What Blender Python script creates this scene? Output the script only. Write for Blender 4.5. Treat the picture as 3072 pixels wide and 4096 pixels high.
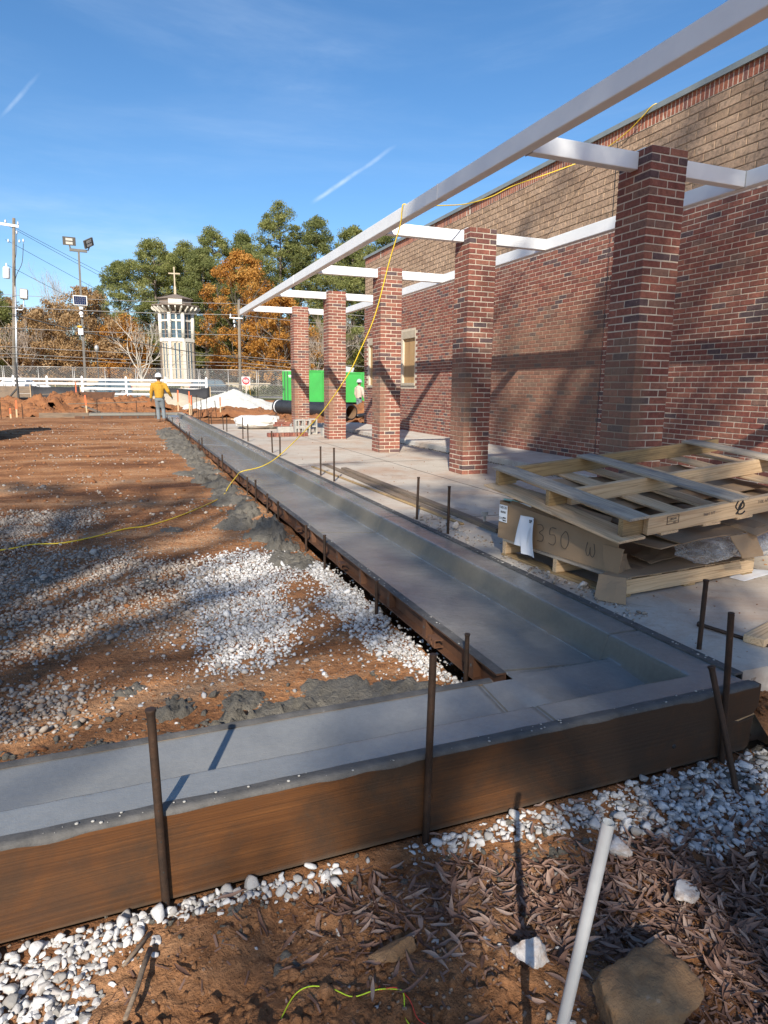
import bpy, math, random
import numpy as np
from mathutils import Vector, Matrix, noise, Euler
from math import sin, cos, pi, radians, sqrt, atan2, hypot
R = random.Random(11)
NR = np.random.default_rng(5)
SC = bpy.context.scene
COL = SC.collection
for _o in list(bpy.data.objects):
    bpy.data.objects.remove(_o)

# ---------------------------------------------------------------- camera
YAW, PIT, ROL, FPX = 0.37711, 0.18981, 0.010694, 2610.2
_f = Vector((sin(YAW)*cos(PIT), cos(YAW)*cos(PIT), -sin(PIT)))
_r = Vector((cos(YAW), -sin(YAW), 0))
_u = _r.cross(_f)
_r2 = _r*cos(ROL)+_u*sin(ROL)
_u2 = -_r*sin(ROL)+_u*cos(ROL)
cd = bpy.data.cameras.new('camera')
cam = bpy.data.objects.new('camera', cd)
COL.objects.link(cam)
cd.sensor_fit = 'VERTICAL'
cd.sensor_height = 36
cd.lens = FPX/4096*36
cd.clip_start = 0.05
cd.clip_end = 5000
cam.matrix_world = Matrix(((_r2.x, _u2.x, -_f.x, 0), (_r2.y, _u2.y, -_f.y, 0), (_r2.z, _u2.z, -_f.z, 1.22), (0, 0, 0, 1)))
SC.camera = cam

# ---------------------------------------------------------------- sky, sun, exposure
SUN_AZ, SUN_EL = 26.0, 32.0          # light travels towards azimuth 26 deg east of +Y
W = bpy.data.worlds.new('World')
SC.world = W
W.use_nodes = True
wn, wl = W.node_tree.nodes, W.node_tree.links
wn.clear()
wo = wn.new('ShaderNodeOutputWorld')
bg = wn.new('ShaderNodeBackground')
sky = wn.new('ShaderNodeTexSky')
sky.sky_type = 'NISHITA'
sky.sun_disc = False
sky.sun_elevation = radians(SUN_EL)
sky.sun_rotation = radians(180+SUN_AZ)
sky.altitude = 500
sky.air_density = 1.0
sky.dust_density = 0.9
sky.ozone_density = 3.0
bg.inputs['Strength'].default_value = 0.105
def wnode(t, **k):
    n = wn.new(t)
    for a, b in k.items():
        setattr(n, a, b)
    return n
def wmath(op, a, b=None):
    n = wnode('ShaderNodeMath', operation=op)
    n.use_clamp = False
    for i, v in enumerate((a, b)):
        if v is None: continue
        if isinstance(v, (int, float)): n.inputs[i].default_value = v
        else: wl.new(v, n.inputs[i])
    return n.outputs[0]
def wrange(v, a, b, c, d):
    n = wnode('ShaderNodeMapRange', interpolation_type='SMOOTHSTEP')
    wl.new(v, n.inputs[0])
    for i, q in enumerate((a, b, c, d)): n.inputs[i+1].default_value = q
    return n.outputs[0]
tc = wn.new('ShaderNodeTexCoord')
def wnoise(scale, rot, det, dist=0.0):
    m = wn.new('ShaderNodeMapping')
    m.inputs['Scale'].default_value = scale
    m.inputs['Rotation'].default_value = rot
    wl.new(tc.outputs['Generated'], m.inputs[0])
    n = wn.new('ShaderNodeTexNoise')
    n.inputs['Scale'].default_value = 1
    n.inputs['Detail'].default_value = det
    n.inputs['Roughness'].default_value = 0.62
    n.inputs['Distortion'].default_value = dist
    wl.new(m.outputs[0], n.inputs[0])
    return n.outputs[0]
sep = wn.new('ShaderNodeSeparateXYZ')
wl.new(tc.outputs['Generated'], sep.inputs[0])
cir = wrange(wnoise((1.6, 1.6, 9.0), (0.10, -0.06, 0.4), 7, 0.5), 0.42, 0.82, 0, 1)
fib = wrange(wnoise((2.2, 7, 16), (0.2, 0.12, 0.9), 5, 0.3), 0.35, 0.8, 0.25, 1)
band = wrange(sep.outputs[2], 0.07, 0.3, 1.0, 0.3)
cloud = wmath('MULTIPLY', wmath('MULTIPLY', cir, fib), band)
def contrail(a, b, w, amt):
    a, b = Vector(a).normalized(), Vector(b).normalized()
    n = a.cross(b).normalized()
    mid = (a+b).normalized()
    half = a.angle(b)/2
    def dot(v):
        d = wnode('ShaderNodeVectorMath', operation='DOT_PRODUCT')
        wl.new(tc.outputs['Generated'], d.inputs[0])
        d.inputs[1].default_value = v
        return d.outputs['Value']
    wob = wmath('MULTIPLY', wmath('SUBTRACT', wnoise((9, 9, 9), (0, 0, 0), 4), 0.5), w*2.2)
    across = wmath('ABSOLUTE', wmath('ADD', dot(n), wob))
    # along-track: wide end fades out
    along = dot((b-a).normalized())
    t0, t1 = a.dot((b-a).normalized()), b.dot((b-a).normalized())
    f1 = wrange(along, t0-0.01, t0+0.02, 0, 1)
    f2 = wrange(along, t1-0.06, t1+0.01, 1, 0)
    near = wrange(dot(mid), cos(half*1.25), cos(half*1.05), 0, 1)
    core = wrange(across, 0, w, 1, 0)
    rag = wrange(wnoise((30, 30, 30), (0, 0, 0), 4), 0.25, 0.7, 0.35, 1)
    v = wmath('MULTIPLY', wmath('MULTIPLY', core, rag), wmath('MULTIPLY', f1, f2))
    return wmath('MULTIPLY', wmath('MULTIPLY', v, near), amt)
CONTRAILS = [((.2618, .9326, .2485), (.3609, .8766, .3184), .0042, .6), ((-.1144, .9451, .306), (-.0646, .9316, .3578), .0035, .35)]
for a, b, w_, am in CONTRAILS:
    cloud = wmath('MAXIMUM', cloud, contrail(a, b, w_, am))
cl2 = wmath('MINIMUM', cloud, 0.8)
mixc = wnode('ShaderNodeMix', data_type='RGBA')
wl.new(cl2, mixc.inputs['Factor'])
hs = wn.new('ShaderNodeHueSaturation')
hs.inputs['Saturation'].default_value = 1.2
hs.inputs['Value'].default_value = 1.0
wl.new(sky.outputs[0], hs.inputs['Color'])
wl.new(hs.outputs[0], mixc.inputs['A'])
mixc.inputs['B'].default_value = (5.0, 6.0, 7.2, 1)
wl.new(mixc.outputs['Result'], bg.inputs['Color'])
wl.new(bg.outputs[0], wo.inputs['Surface'])
sd = bpy.data.lights.new('sun', 'SUN')
sd.energy = 4.8
sd.angle = radians(0.53)
sd.color = (1.0, 0.92, 0.80)
sun = bpy.data.objects.new('sun', sd)
COL.objects.link(sun)
_az, _el = radians(SUN_AZ), radians(SUN_EL)
LD = Vector((sin(_az)*cos(_el), cos(_az)*cos(_el), -sin(_el)))
sun.rotation_euler = LD.to_track_quat('-Z', 'Y').to_euler()
sun.location = (-8, -16, 14)
vs = SC.view_settings
vs.view_transform = 'Standard'
vs.look = 'None'
vs.exposure = 0.7
vs.gamma = 1
SC.cycles.max_bounces = 6
SC.cycles.use_denoising = True

# ---------------------------------------------------------------- helpers
class MB:
    """collects shapes, then links them as one mesh object"""
    def __init__(s):
        s.v, s.f, s.m, s.r = [], [], [], []
    def add(s, vs, fs, mi=0, rnd=0.0, mtx=None):
        o = len(s.v)
        if mtx is not None:
            vs = [mtx @ Vector(q) for q in vs]
        s.v += [tuple(q) for q in vs]
        for f in fs:
            s.f.append(tuple(i+o for i in f)); s.m.append(mi); s.r.append(rnd)
        return s
    def box(s, lo, hi, mi=0, rnd=0.0, mtx=None, ch=0.0):
        (a, b, c), (d, e, f) = lo, hi
        if ch <= 0:
            vs = [(a,b,c),(d,b,c),(d,e,c),(a,e,c),(a,b,f),(d,b,f),(d,e,f),(a,e,f)]
            fs = [(0,3,2,1),(4,5,6,7),(0,1,5,4),(1,2,6,5),(2,3,7,6),(3,0,4,7)]
            return s.add(vs, fs, mi, rnd, mtx)
        vs, idx = [], {}
        L, H = (a, b, c), (d, e, f)
        for ix in (0, 1):
            for iy in (0, 1):
                for iz in (0, 1):
                    base = [(L, H)[k][j] for j, k in enumerate((ix, iy, iz))]
                    for ax in range(3):
                        q = list(base)
                        for j in range(3):
                            if j != ax:
                                q[j] += ch if (ix, iy, iz)[j] == 0 else -ch
                        idx[(ix, iy, iz, ax)] = len(vs); vs.append(tuple(q))
        I = lambda x, y, z, ax: idx[(x, y, z, ax)]
        fs = []
        for ax in range(3):
            o1, o2 = [j for j in range(3) if j != ax]
            for sd_ in (0, 1):
                ring = []
                for p, q in ((0, 0), (1, 0), (1, 1), (0, 1)):
                    k = [0, 0, 0]; k[ax] = sd_; k[o1] = p; k[o2] = q
                    ring.append(I(*k, ax))
                fs.append(tuple(ring))
            for p in (0, 1):
                for q in (0, 1):
                    k0 = [0, 0, 0]; k0[o1] = p; k0[o2] = q
                    k1 = list(k0); k1[ax] = 1
                    fs.append((I(*k0, o1), I(*k1, o1), I(*k1, o2), I(*k0, o2)))
        for ix in (0, 1):
            for iy in (0, 1):
                for iz in (0, 1):
                    fs.append((I(ix, iy, iz, 0), I(ix, iy, iz, 1), I(ix, iy, iz, 2)))
        return s.add(vs, fs, mi, rnd, mtx)
    def tube(s, pts, rad, n=8, mi=0, rnd=0.0, cap=True, mtx=None, sq=None):
        pts = [Vector(p) for p in pts]
        if not hasattr(rad, '__len__'): rad = [rad]*len(pts)
        vs, fs = [], []
        up = Vector((0, 0, 1))
        prev = None
        for i, p in enumerate(pts):
            t = (pts[min(i+1, len(pts)-1)]-pts[max(i-1, 0)])
            t = t.normalized() if t.length > 1e-9 else Vector((0, 0, 1))
            if prev is None:
                a = t.cross(up if abs(t.z) < 0.95 else Vector((0, 1, 0))).normalized()
            else:
                a = (prev - t*prev.dot(t)).normalized()
            prev = a
            b = t.cross(a)
            for k in range(n):
                an = 2*pi*k/n + (pi/4 if n == 4 else 0)
                vs.append(p + (a*cos(an)+b*sin(an)*(sq or 1))*rad[i])
        for i in range(len(pts)-1):
            for k in range(n):
                k2 = (k+1) % n
                fs.append((i*n+k, i*n+k2, (i+1)*n+k2, (i+1)*n+k))
        if cap:
            fs.append(tuple(range(n-1, -1, -1)))
            fs.append(tuple((len(pts)-1)*n+k for k in range(n)))
        return s.add(vs, fs, mi, rnd, mtx)
    def lathe(s, prof, n=16, c=(0, 0, 0), mi=0, mtx=None, rnd=0.0):
        vs, fs = [], []
        for r_, z in prof:
            for k in range(n):
                an = 2*pi*(k+.5)/n
                vs.append((c[0]+r_*cos(an), c[1]+r_*sin(an), c[2]+z))
        for i in range(len(prof)-1):
            for k in range(n):
                k2 = (k+1) % n
                fs.append((i*n+k, i*n+k2, (i+1)*n+k2, (i+1)*n+k))
        fs.append(tuple(range(n-1, -1, -1)))
        fs.append(tuple((len(prof)-1)*n+k for k in range(n)))
        return s.add(vs, fs, mi, rnd, mtx)
    def prism(s, poly, h0, h1, axis='y', mi=0, mtx=None, rnd=0.0):
        """polygon extruded along an axis; poly gives the other two coordinates in order"""
        def P(p, h):
            return {'x': (h, p[0], p[1]), 'y': (p[0], h, p[1]), 'z': (p[0], p[1], h)}[axis]
        n = len(poly)
        vs = [P(p, h0) for p in poly]+[P(p, h1) for p in poly]
        fs = [tuple(range(n)), tuple(range(2*n-1, n-1, -1))]
        for k in range(n):
            fs.append((k, (k+1) % n, n+(k+1) % n, n+k))
        return s.add(vs, fs, mi, rnd, mtx)
    def ball(s, c, rad, n=10, m=7, mi=0, mtx=None):
        if not hasattr(rad, '__len__'): rad = (rad,)*3
        vs, fs = [], []
        for i in range(m+1):
            th = pi*i/m
            for k in range(n):
                an = 2*pi*k/n
                vs.append((c[0]+rad[0]*sin(th)*cos(an), c[1]+rad[1]*sin(th)*sin(an), c[2]+rad[2]*cos(th)))
        for i in range(m):
            for k in range(n):
                k2 = (k+1) % n
                fs.append((i*n+k, (i+1)*n+k, (i+1)*n+k2, i*n+k2))
        return s.add(vs, fs, mi, 0.0, mtx)
    def build(s, name, mat, parent=None, smooth=False, world=False, bevel=0, label=None, cat=None, group=None, kind=None, rnd=False, fix=True):
        me = bpy.data.meshes.new(name)
        vs = s.v
        if world and parent is not None:
            inv = parent.matrix_basis.inverted()
            vs = [tuple(inv @ Vector(q)) for q in vs]
        me.from_pydata(vs, [], s.f)
        mats = mat if isinstance(mat, (list, tuple)) else [mat]
        for m_ in mats: me.materials.append(m_)
        if len(mats) > 1:
            me.polygons.foreach_set('material_index', s.m)
        if rnd or any(s.r):
            at = me.attributes.new('rnd', 'FLOAT', 'FACE')
            at.data.foreach_set('value', s.r)
        if smooth:
            me.polygons.foreach_set('use_smooth', [True]*len(me.polygons))
        me.update()
        if fix:
            import bmesh
            bm = bmesh.new(); bm.from_mesh(me)
            bmesh.ops.recalc_face_normals(bm, faces=bm.faces)
            bm.to_mesh(me); bm.free()
        o = link(name, me, parent)
        if bevel:
            md = o.modifiers.new('bevel', 'BEVEL'); md.width = bevel; md.segments = 2; md.limit_method = 'ANGLE'
        return tag(o, label, cat, group, kind)
def link(name, me, parent=None):
    o = bpy.data.objects.new(name, me)
    COL.objects.link(o)
    if parent is not None: o.parent = parent
    return o
def tag(o, label=None, cat=None, group=None, kind=None):
    for k, v in (('label', label), ('category', cat), ('group', group), ('kind', kind)):
        if v: o[k] = v
    return o
def thing(name, label, cat, loc=(0, 0, 0), rotz=0.0, group=None, kind=None, mtx=None):
    o = bpy.data.objects.new(name, None)
    COL.objects.link(o)
    o.empty_display_size = 0.1
    if mtx is not None:
        o.matrix_basis = mtx
    else:
        o.location = loc; o.rotation_euler = (0, 0, rotz)
    return tag(o, label, cat, group, kind)
def dup(root, loc, rotz=0.0, label=None, scale=None):
    r = root.copy(); COL.objects.link(r)
    r.location = loc; r.rotation_euler = (0, 0, rotz)
    if scale: r.scale = (scale,)*3 if not hasattr(scale, '__len__') else scale
    if label: r['label'] = label
    for ch in list(root.children):
        c = ch.copy(); COL.objects.link(c); c.parent = r
        for g in list(ch.children):
            d = g.copy(); COL.objects.link(d); d.parent = c
    return r
def npmesh(name, V, F, mat, parent=None, rnd=None, smooth=False, **k):
    me = bpy.data.meshes.new(name)
    V = np.asarray(V, np.float32); F = np.asarray(F, np.int32)
    me.vertices.add(len(V)); me.vertices.foreach_set('co', V.ravel())
    me.loops.add(F.size); me.loops.foreach_set('vertex_index', F.ravel())
    me.polygons.add(len(F))
    me.polygons.foreach_set('loop_start', np.arange(0, F.size, F.shape[1], dtype=np.int32))
    me.polygons.foreach_set('loop_total', np.full(len(F), F.shape[1], np.int32))
    if smooth: me.polygons.foreach_set('use_smooth', np.ones(len(F), bool))
    me.materials.append(mat)
    if rnd is not None:
        at = me.attributes.new('rnd', 'FLOAT', 'FACE'); at.data.foreach_set('value', np.asarray(rnd, np.float32))
    me.update(calc_edges=True); me.validate()
    return tag(link(name, me, parent), **k)
ORD = ['first', 'second', 'third', 'fourth', 'fifth', 'sixth', 'seventh', 'eighth', 'ninth', 'tenth', 'eleventh', 'twelfth', 'thirteenth', 'fourteenth', 'fifteenth', 'sixteenth', 'seventeenth', 'eighteenth', 'nineteenth', 'twentieth', 'twenty-first', 'twenty-second', 'twenty-third', 'twenty-fourth']

# ---------------------------------------------------------------- materials
def newmat(name):
    m = bpy.data.materials.new(name); m.use_nodes = True
    nt = m.node_tree
    b = nt.nodes['Principled BSDF']
    return m, nt, b
def N(nt, t, **k):
    n = nt.nodes.new(t)
    for a, v in k.items(): setattr(n, a, v)
    return n
def coords(nt, kind, scale=(1, 1, 1)):
    if kind == 'pos':
        src = N(nt, 'ShaderNodeNewGeometry').outputs['Position']
    else:
        src = N(nt, 'ShaderNodeTexCoord').outputs['Object']
    mp = N(nt, 'ShaderNodeMapping')
    mp.inputs['Scale'].default_value = scale
    nt.links.new(src, mp.inputs[0])
    return mp.outputs[0]
def tnoise(nt, co, scale, det=4, rough=.55, dist=0.0):
    n = N(nt, 'ShaderNodeTexNoise')
    n.inputs['Scale'].default_value = scale; n.inputs['Detail'].default_value = det
    n.inputs['Roughness'].default_value = rough; n.inputs['Distortion'].default_value = dist
    nt.links.new(co, n.inputs[0])
    return n.outputs['Fac']
def ramp(nt, fac, stops):
    r_ = N(nt, 'ShaderNodeValToRGB')
    el = r_.color_ramp.elements
    while len(el) > 1: el.remove(el[-1])
    el[0].position = stops[0][0]; el[0].color = (*stops[0][1], 1)
    for p, c in stops[1:]:
        e = el.new(p); e.color = (*c, 1)
    nt.links.new(fac, r_.inputs[0])
    return r_.outputs[0]
def mixc_(nt, fac, a, b, mode='MIX'):
    m = N(nt, 'ShaderNodeMix', data_type='RGBA', blend_type=mode)
    for inp, v in (('Factor', fac), ('A', a), ('B', b)):
        s_ = m.inputs[inp]
        if isinstance(v, (int, float)): s_.default_value = v
        elif isinstance(v, tuple): s_.default_value = (*v, 1)
        else: nt.links.new(v, s_)
    return m.outputs['Result']
def mrange(nt, v, a, b, c=0.0, d=1.0):
    n = N(nt, 'ShaderNodeMapRange')
    nt.links.new(v, n.inputs[0])
    for i, q in enumerate((a, b, c, d)): n.inputs[i+1].default_value = q
    return n.outputs[0]
def mth(nt, op, a, b=None):
    n = N(nt, 'ShaderNodeMath', operation=op)
    for i, v in enumerate((a, b)):
        if v is None: continue
        if isinstance(v, (int, float)): n.inputs[i].default_value = v
        else: nt.links.new(v, n.inputs[i])
    return n.outputs[0]
def bump(nt, b, h, strength=.3, dist=.01):
    n = N(nt, 'ShaderNodeBump')
    n.inputs['Strength'].default_value = strength; n.inputs['Distance'].default_value = dist
    nt.links.new(h, n.inputs['Height'])
    nt.links.new(n.outputs[0], b.inputs['Normal'])
def setv(nt, sock, v):
    if isinstance(v, (int, float)): sock.default_value = v
    elif isinstance(v, tuple): sock.default_value = (*v, 1)
    else: nt.links.new(v, sock)
def pm(name, c1, c2=None, scale=6, rough=.7, bmp=0.0, bscale=60, metal=0.0, co='pos', st=(1, 1, 1), det=5, c3=None, spec=.5, bd=.006, r2=None):
    """two or three tone noise paint with a fine bump"""
    m, nt, b = newmat(name)
    c2 = c2 or tuple(x*.8 for x in c1)
    k = coords(nt, co, st)
    n1 = tnoise(nt, k, scale, det, .6)
    stops = [(.3, c1), (.68, c2)]
    if c3: stops.append((.8, c3))
    setv(nt, b.inputs['Base Color'], ramp(nt, n1, stops))
    if r2 is not None:
        setv(nt, b.inputs['Roughness'], mrange(nt, tnoise(nt, k, scale*2.3, 4), .3, .7, rough, r2))
    else:
        b.inputs['Roughness'].default_value = rough
    b.inputs['Metallic'].default_value = metal
    b.inputs['Specular IOR Level'].default_value = spec
    if bmp: bump(nt, b, tnoise(nt, k, bscale, 6, .65), bmp, bd)
    return m
def sepxyz(nt, v):
    s_ = N(nt, 'ShaderNodeSeparateXYZ'); nt.links.new(v, s_.inputs[0]); return s_.outputs
def attr(nt, name='rnd'):
    return N(nt, 'ShaderNodeAttribute', attribute_name=name).outputs['Fac']

def smear(nt):
    """grout haze left on the unwashed lower brickwork: columns' street side and one wall bay"""
    pos = N(nt, 'ShaderNodeNewGeometry').outputs['Position']
    x, y, z = sepxyz(nt, pos)
    n1 = tnoise(nt, pos, 2.2, 4, .6)
    nz = mth(nt, 'MULTIPLY', mth(nt, 'SUBTRACT', n1, .5), 1.1)
    zz = mth(nt, 'ADD', z, nz)
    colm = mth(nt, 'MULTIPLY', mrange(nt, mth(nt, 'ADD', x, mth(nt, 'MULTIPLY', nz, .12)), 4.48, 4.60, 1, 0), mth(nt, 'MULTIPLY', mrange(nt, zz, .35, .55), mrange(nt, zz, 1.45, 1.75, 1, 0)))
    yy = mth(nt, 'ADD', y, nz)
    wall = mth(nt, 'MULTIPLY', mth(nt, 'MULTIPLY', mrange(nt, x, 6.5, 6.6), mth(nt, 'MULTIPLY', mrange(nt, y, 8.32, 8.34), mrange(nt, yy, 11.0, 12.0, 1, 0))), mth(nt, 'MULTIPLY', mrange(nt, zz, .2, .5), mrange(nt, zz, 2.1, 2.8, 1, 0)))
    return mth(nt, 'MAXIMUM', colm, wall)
def brickmat(name, stops, haze=True, bstr=.5):
    m, nt, b = newmat(name)
    pos = N(nt, 'ShaderNodeNewGeometry').outputs['Position']
    base = ramp(nt, attr(nt), stops)
    mott = tnoise(nt, pos, 22, 5, .7)
    c = mixc_(nt, .75, base, ramp(nt, mott, [(.3, (.55, .55, .58)), (.7, (1.35, 1.3, 1.25))]), 'MULTIPLY')
    spl = mrange(nt, tnoise(nt, pos, 55, 3, .7), .62, .72)
    c = mixc_(nt, mth(nt, 'MULTIPLY', spl, .5), c, (.40, .34, .27))
    if name == 'tan_brick':
        c = mixc_(nt, mth(nt, 'MULTIPLY', mrange(nt, tnoise(nt, pos, 14, 6, .75, .5), .50, .66), .75), c, (.115, .085, .055))
    if haze:
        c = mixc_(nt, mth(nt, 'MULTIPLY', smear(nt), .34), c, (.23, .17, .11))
    setv(nt, b.inputs['Base Color'], c)
    b.inputs['Roughness'].default_value = .85
    b.inputs['Specular IOR Level'].default_value = .25
    bump(nt, b, tnoise(nt, pos, 75, 6, .7), bstr, .012)
    return m
M = {}
M['brick'] = brickmat('red_brick', [(0, (.10, .072, .074)), (.13, (.125, .078, .076)), (.2, (.15, .066, .054)), (.32, (.235, .088, .064)), (.45, (.27, .105, .074)), (.58, (.175, .075, .060)), (.7, (.215, .074, .056)), (.85, (.29, .125, .085)), (1, (.185, .115, .09))])
M['tan_brick'] = brickmat('tan_brick', [(0, (.40, .28, .185)), (.5, (.48, .345, .24)), (1, (.34, .235, .16))], False, 1.0)
M['soldier'] = brickmat('soldier_brick', [(0, (.30, .11, .07)), (.5, (.36, .14, .085)), (.9, (.24, .10, .075)), (1, (.14, .09, .085))], False)
def mortarmat(name, c, haze):
    m, nt, b = newmat(name)
    pos = N(nt, 'ShaderNodeNewGeometry').outputs['Position']
    cc = ramp(nt, tnoise(nt, pos, 9, 5), [(.3, tuple(v*.85 for v in c)), (.7, c)])
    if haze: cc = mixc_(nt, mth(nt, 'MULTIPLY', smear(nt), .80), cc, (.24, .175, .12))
    setv(nt, b.inputs['Base Color'], cc)
    b.inputs['Roughness'].default_value = .95
    bump(nt, b, tnoise(nt, pos, 110, 5, .7), .6, .01)
    return m
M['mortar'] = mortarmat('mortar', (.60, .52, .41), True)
M['shadowed_tan_mortar'] = mortarmat('shadowed_tan_mortar', (.24, .185, .12), False)  # tan wall's mortar, darkened to paint in the shadow of its raked joints

def concrete(name, c1, c2, rough, r2, stain=None, bst=.25, wet=0.0):
    m, nt, b = newmat(name)
    pos = N(nt, 'ShaderNodeNewGeometry').outputs['Position']
    c = ramp(nt, tnoise(nt, pos, 1.3, 7, .65), [(.28, c1), (.72, c2)])
    c = mixc_(nt, .2 if 'curb' in name else .35, c, ramp(nt, tnoise(nt, pos, 40, 4, .7), [(.3, (.7, .7, .7)), (.7, (1.25, 1.25, 1.25))]), 'MULTIPLY')
    if stain:
        s_ = mrange(nt, tnoise(nt, pos, .9, 7, .72, .6), .46, .66)
        c = mixc_(nt, mth(nt, 'MULTIPLY', s_, .7), c, stain)
        s2 = mrange(nt, tnoise(nt, pos, 3.3, 6, .75, .8), .55, .68)
        c = mixc_(nt, mth(nt, 'MULTIPLY', s2, .45), c, tuple(v*.6 for v in stain))
        dots = mrange(nt, tnoise(nt, pos, 26, 3, .6), .66, .72)
        c = mixc_(nt, mth(nt, 'MULTIPLY', dots, .7), c, tuple(v*.5 for v in stain))
    setv(nt, b.inputs['Base Color'], c)
    setv(nt, b.inputs['Roughness'], mrange(nt, tnoise(nt, pos, 3.1, 5), .3, .7, rough, r2))
    h = mth(nt, 'ADD', tnoise(nt, pos, 160, 4, .7), mth(nt, 'MULTIPLY', tnoise(nt, pos, 18, 4, .6), 2.0))
    if 'curb' in name or 'kerb' in name:
        mp = N(nt, 'ShaderNodeMapping'); mp.inputs['Scale'].default_value = (22, 130, 60); mp.inputs['Rotation'].default_value = (0, 0, .35); nt.links.new(pos, mp.inputs[0])
        h = mth(nt, 'ADD', h, mth(nt, 'MULTIPLY', tnoise(nt, mp.outputs[0], 1.0, 4, .6, .6), .7))
        pit = mrange(nt, tnoise(nt, pos, 95, 2, .5), .68, .74, 0, -1.2)
        h = mth(nt, 'ADD', h, pit)
    bump(nt, b, h, bst, .004)
    return m
M['slab'] = concrete('slab_concrete', (.40, .355, .295), (.52, .47, .40), .8, .95, (.38, .235, .15))
M['walk'] = concrete('walk_concrete', (.46, .43, .38), (.56, .53, .48), .85, .95, (.36, .25, .17))
M['curb'] = concrete('fresh_curb_concrete', (.150, .152, .147), (.235, .237, .23), .10, .26, None, .32)
M['curb'].node_tree.nodes['Principled BSDF'].inputs['Specular IOR Level'].default_value = .85
M['curb_face'] = concrete('slick_shaded_kerb_face', (.110, .098, .076), (.155, .140, .11), .4, .6, None, .3)  # wet paste tone, darkened further to paint in shade on the face
M['spill'] = pm('spilled_concrete', (.10, .090, .072), (.155, .14, .115), 9, .85, 1.0, 60, bd=.02)
M['cmu'] = pm('block_concrete', (.30, .29, .27), (.40, .385, .35), 12, .95, .5, 120)

def dirtmat(name, wet=0.0):
    m, nt, b = newmat(name)
    pos = N(nt, 'ShaderNodeNewGeometry').outputs['Position']
    mp = N(nt, 'ShaderNodeMapping'); mp.inputs['Scale'].default_value = (.55, 1.6, 1); mp.inputs['Rotation'].default_value = (0, 0, .22)
    nt.links.new(pos, mp.inputs[0])
    big = tnoise(nt, mp.outputs[0], .8, 7, .66, .4)
    c = ramp(nt, big, [(.28, (.085, .036, .018)), (.42, (.21, .088, .036)), (.54, (.38, .178, .076)), (.70, (.50, .30, .165))])
    if wet: c = mixc_(nt, wet, c, (.075, .042, .028))  # wet is the share of an even dark brown blended in
    fine = tnoise(nt, pos, 34, 6, .72)
    c = mixc_(nt, .8, c, ramp(nt, fine, [(.3, (.5, .48, .46)), (.66, (1.3, 1.3, 1.3))]), 'MULTIPLY')
    peb = N(nt, 'ShaderNodeTexVoronoi', feature='F1'); peb.inputs['Scale'].default_value = 46
    nt.links.new(pos, peb.inputs[0])
    pmask = mth(nt, 'MULTIPLY', mrange(nt, peb.outputs['Distance'], .18, .27, 1, 0), mrange(nt, tnoise(nt, pos, 2.0, 5, .65), .5, .62))
    c = mixc_(nt, mth(nt, 'MULTIPLY', pmask, .8), c, (.50, .40, .31))
    setv(nt, b.inputs['Base Color'], c)
    b.inputs['Roughness'].default_value = .95
    b.inputs['Specular IOR Level'].default_value = .2
    h = mth(nt, 'ADD', mth(nt, 'MULTIPLY', fine, .7), mth(nt, 'ADD', mth(nt, 'MULTIPLY', tnoise(nt, pos, 9, 5, .65), 1.6), mth(nt, 'MULTIPLY', pmask, .35)))
    bump(nt, b, h, .9, .035)
    return m
M['dirt'] = dirtmat('red_clay_dirt')
M['dirt_front'] = dirtmat('dark_red_dirt', .25)
def stonemat(name, stops, dirty=.35):
    m, nt, b = newmat(name)
    pos = N(nt, 'ShaderNodeNewGeometry').outputs['Position']
    c = ramp(nt, attr(nt), stops)
    d_ = mrange(nt, tnoise(nt, pos, 28, 4, .7), .45, .7)
    c = mixc_(nt, mth(nt, 'MULTIPLY', d_, dirty), c, (.30, .19, .12))
    setv(nt, b.inputs['Base Color'], c)
    b.inputs['Roughness'].default_value = .85
    bump(nt, b, tnoise(nt, pos, 130, 4, .7), .4, .005)
    return m
M['white_stone'] = stonemat('white_gravel', [(0, (.22, .21, .195)), (.25, (.38, .37, .355)), (.8, (.58, .575, .565)), (1, (.34, .32, .30))], .16)
M['tan_stone'] = stonemat('dusty_gravel', [(0, (.15, .12, .095)), (.4, (.26, .215, .175)), (.8, (.34, .295, .245)), (1, (.44, .41, .37))], .35)
M['rock_white'] = stonemat('quartz_rock', [(0, (.50, .46, .42)), (1, (.56, .52, .48))], .8)
M['rock_brown'] = pm('brown_rock', (.22, .115, .05), (.36, .21, .10), 14, .92, .8, 45, c3=(.48, .41, .33), det=8, bd=.015)

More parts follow.
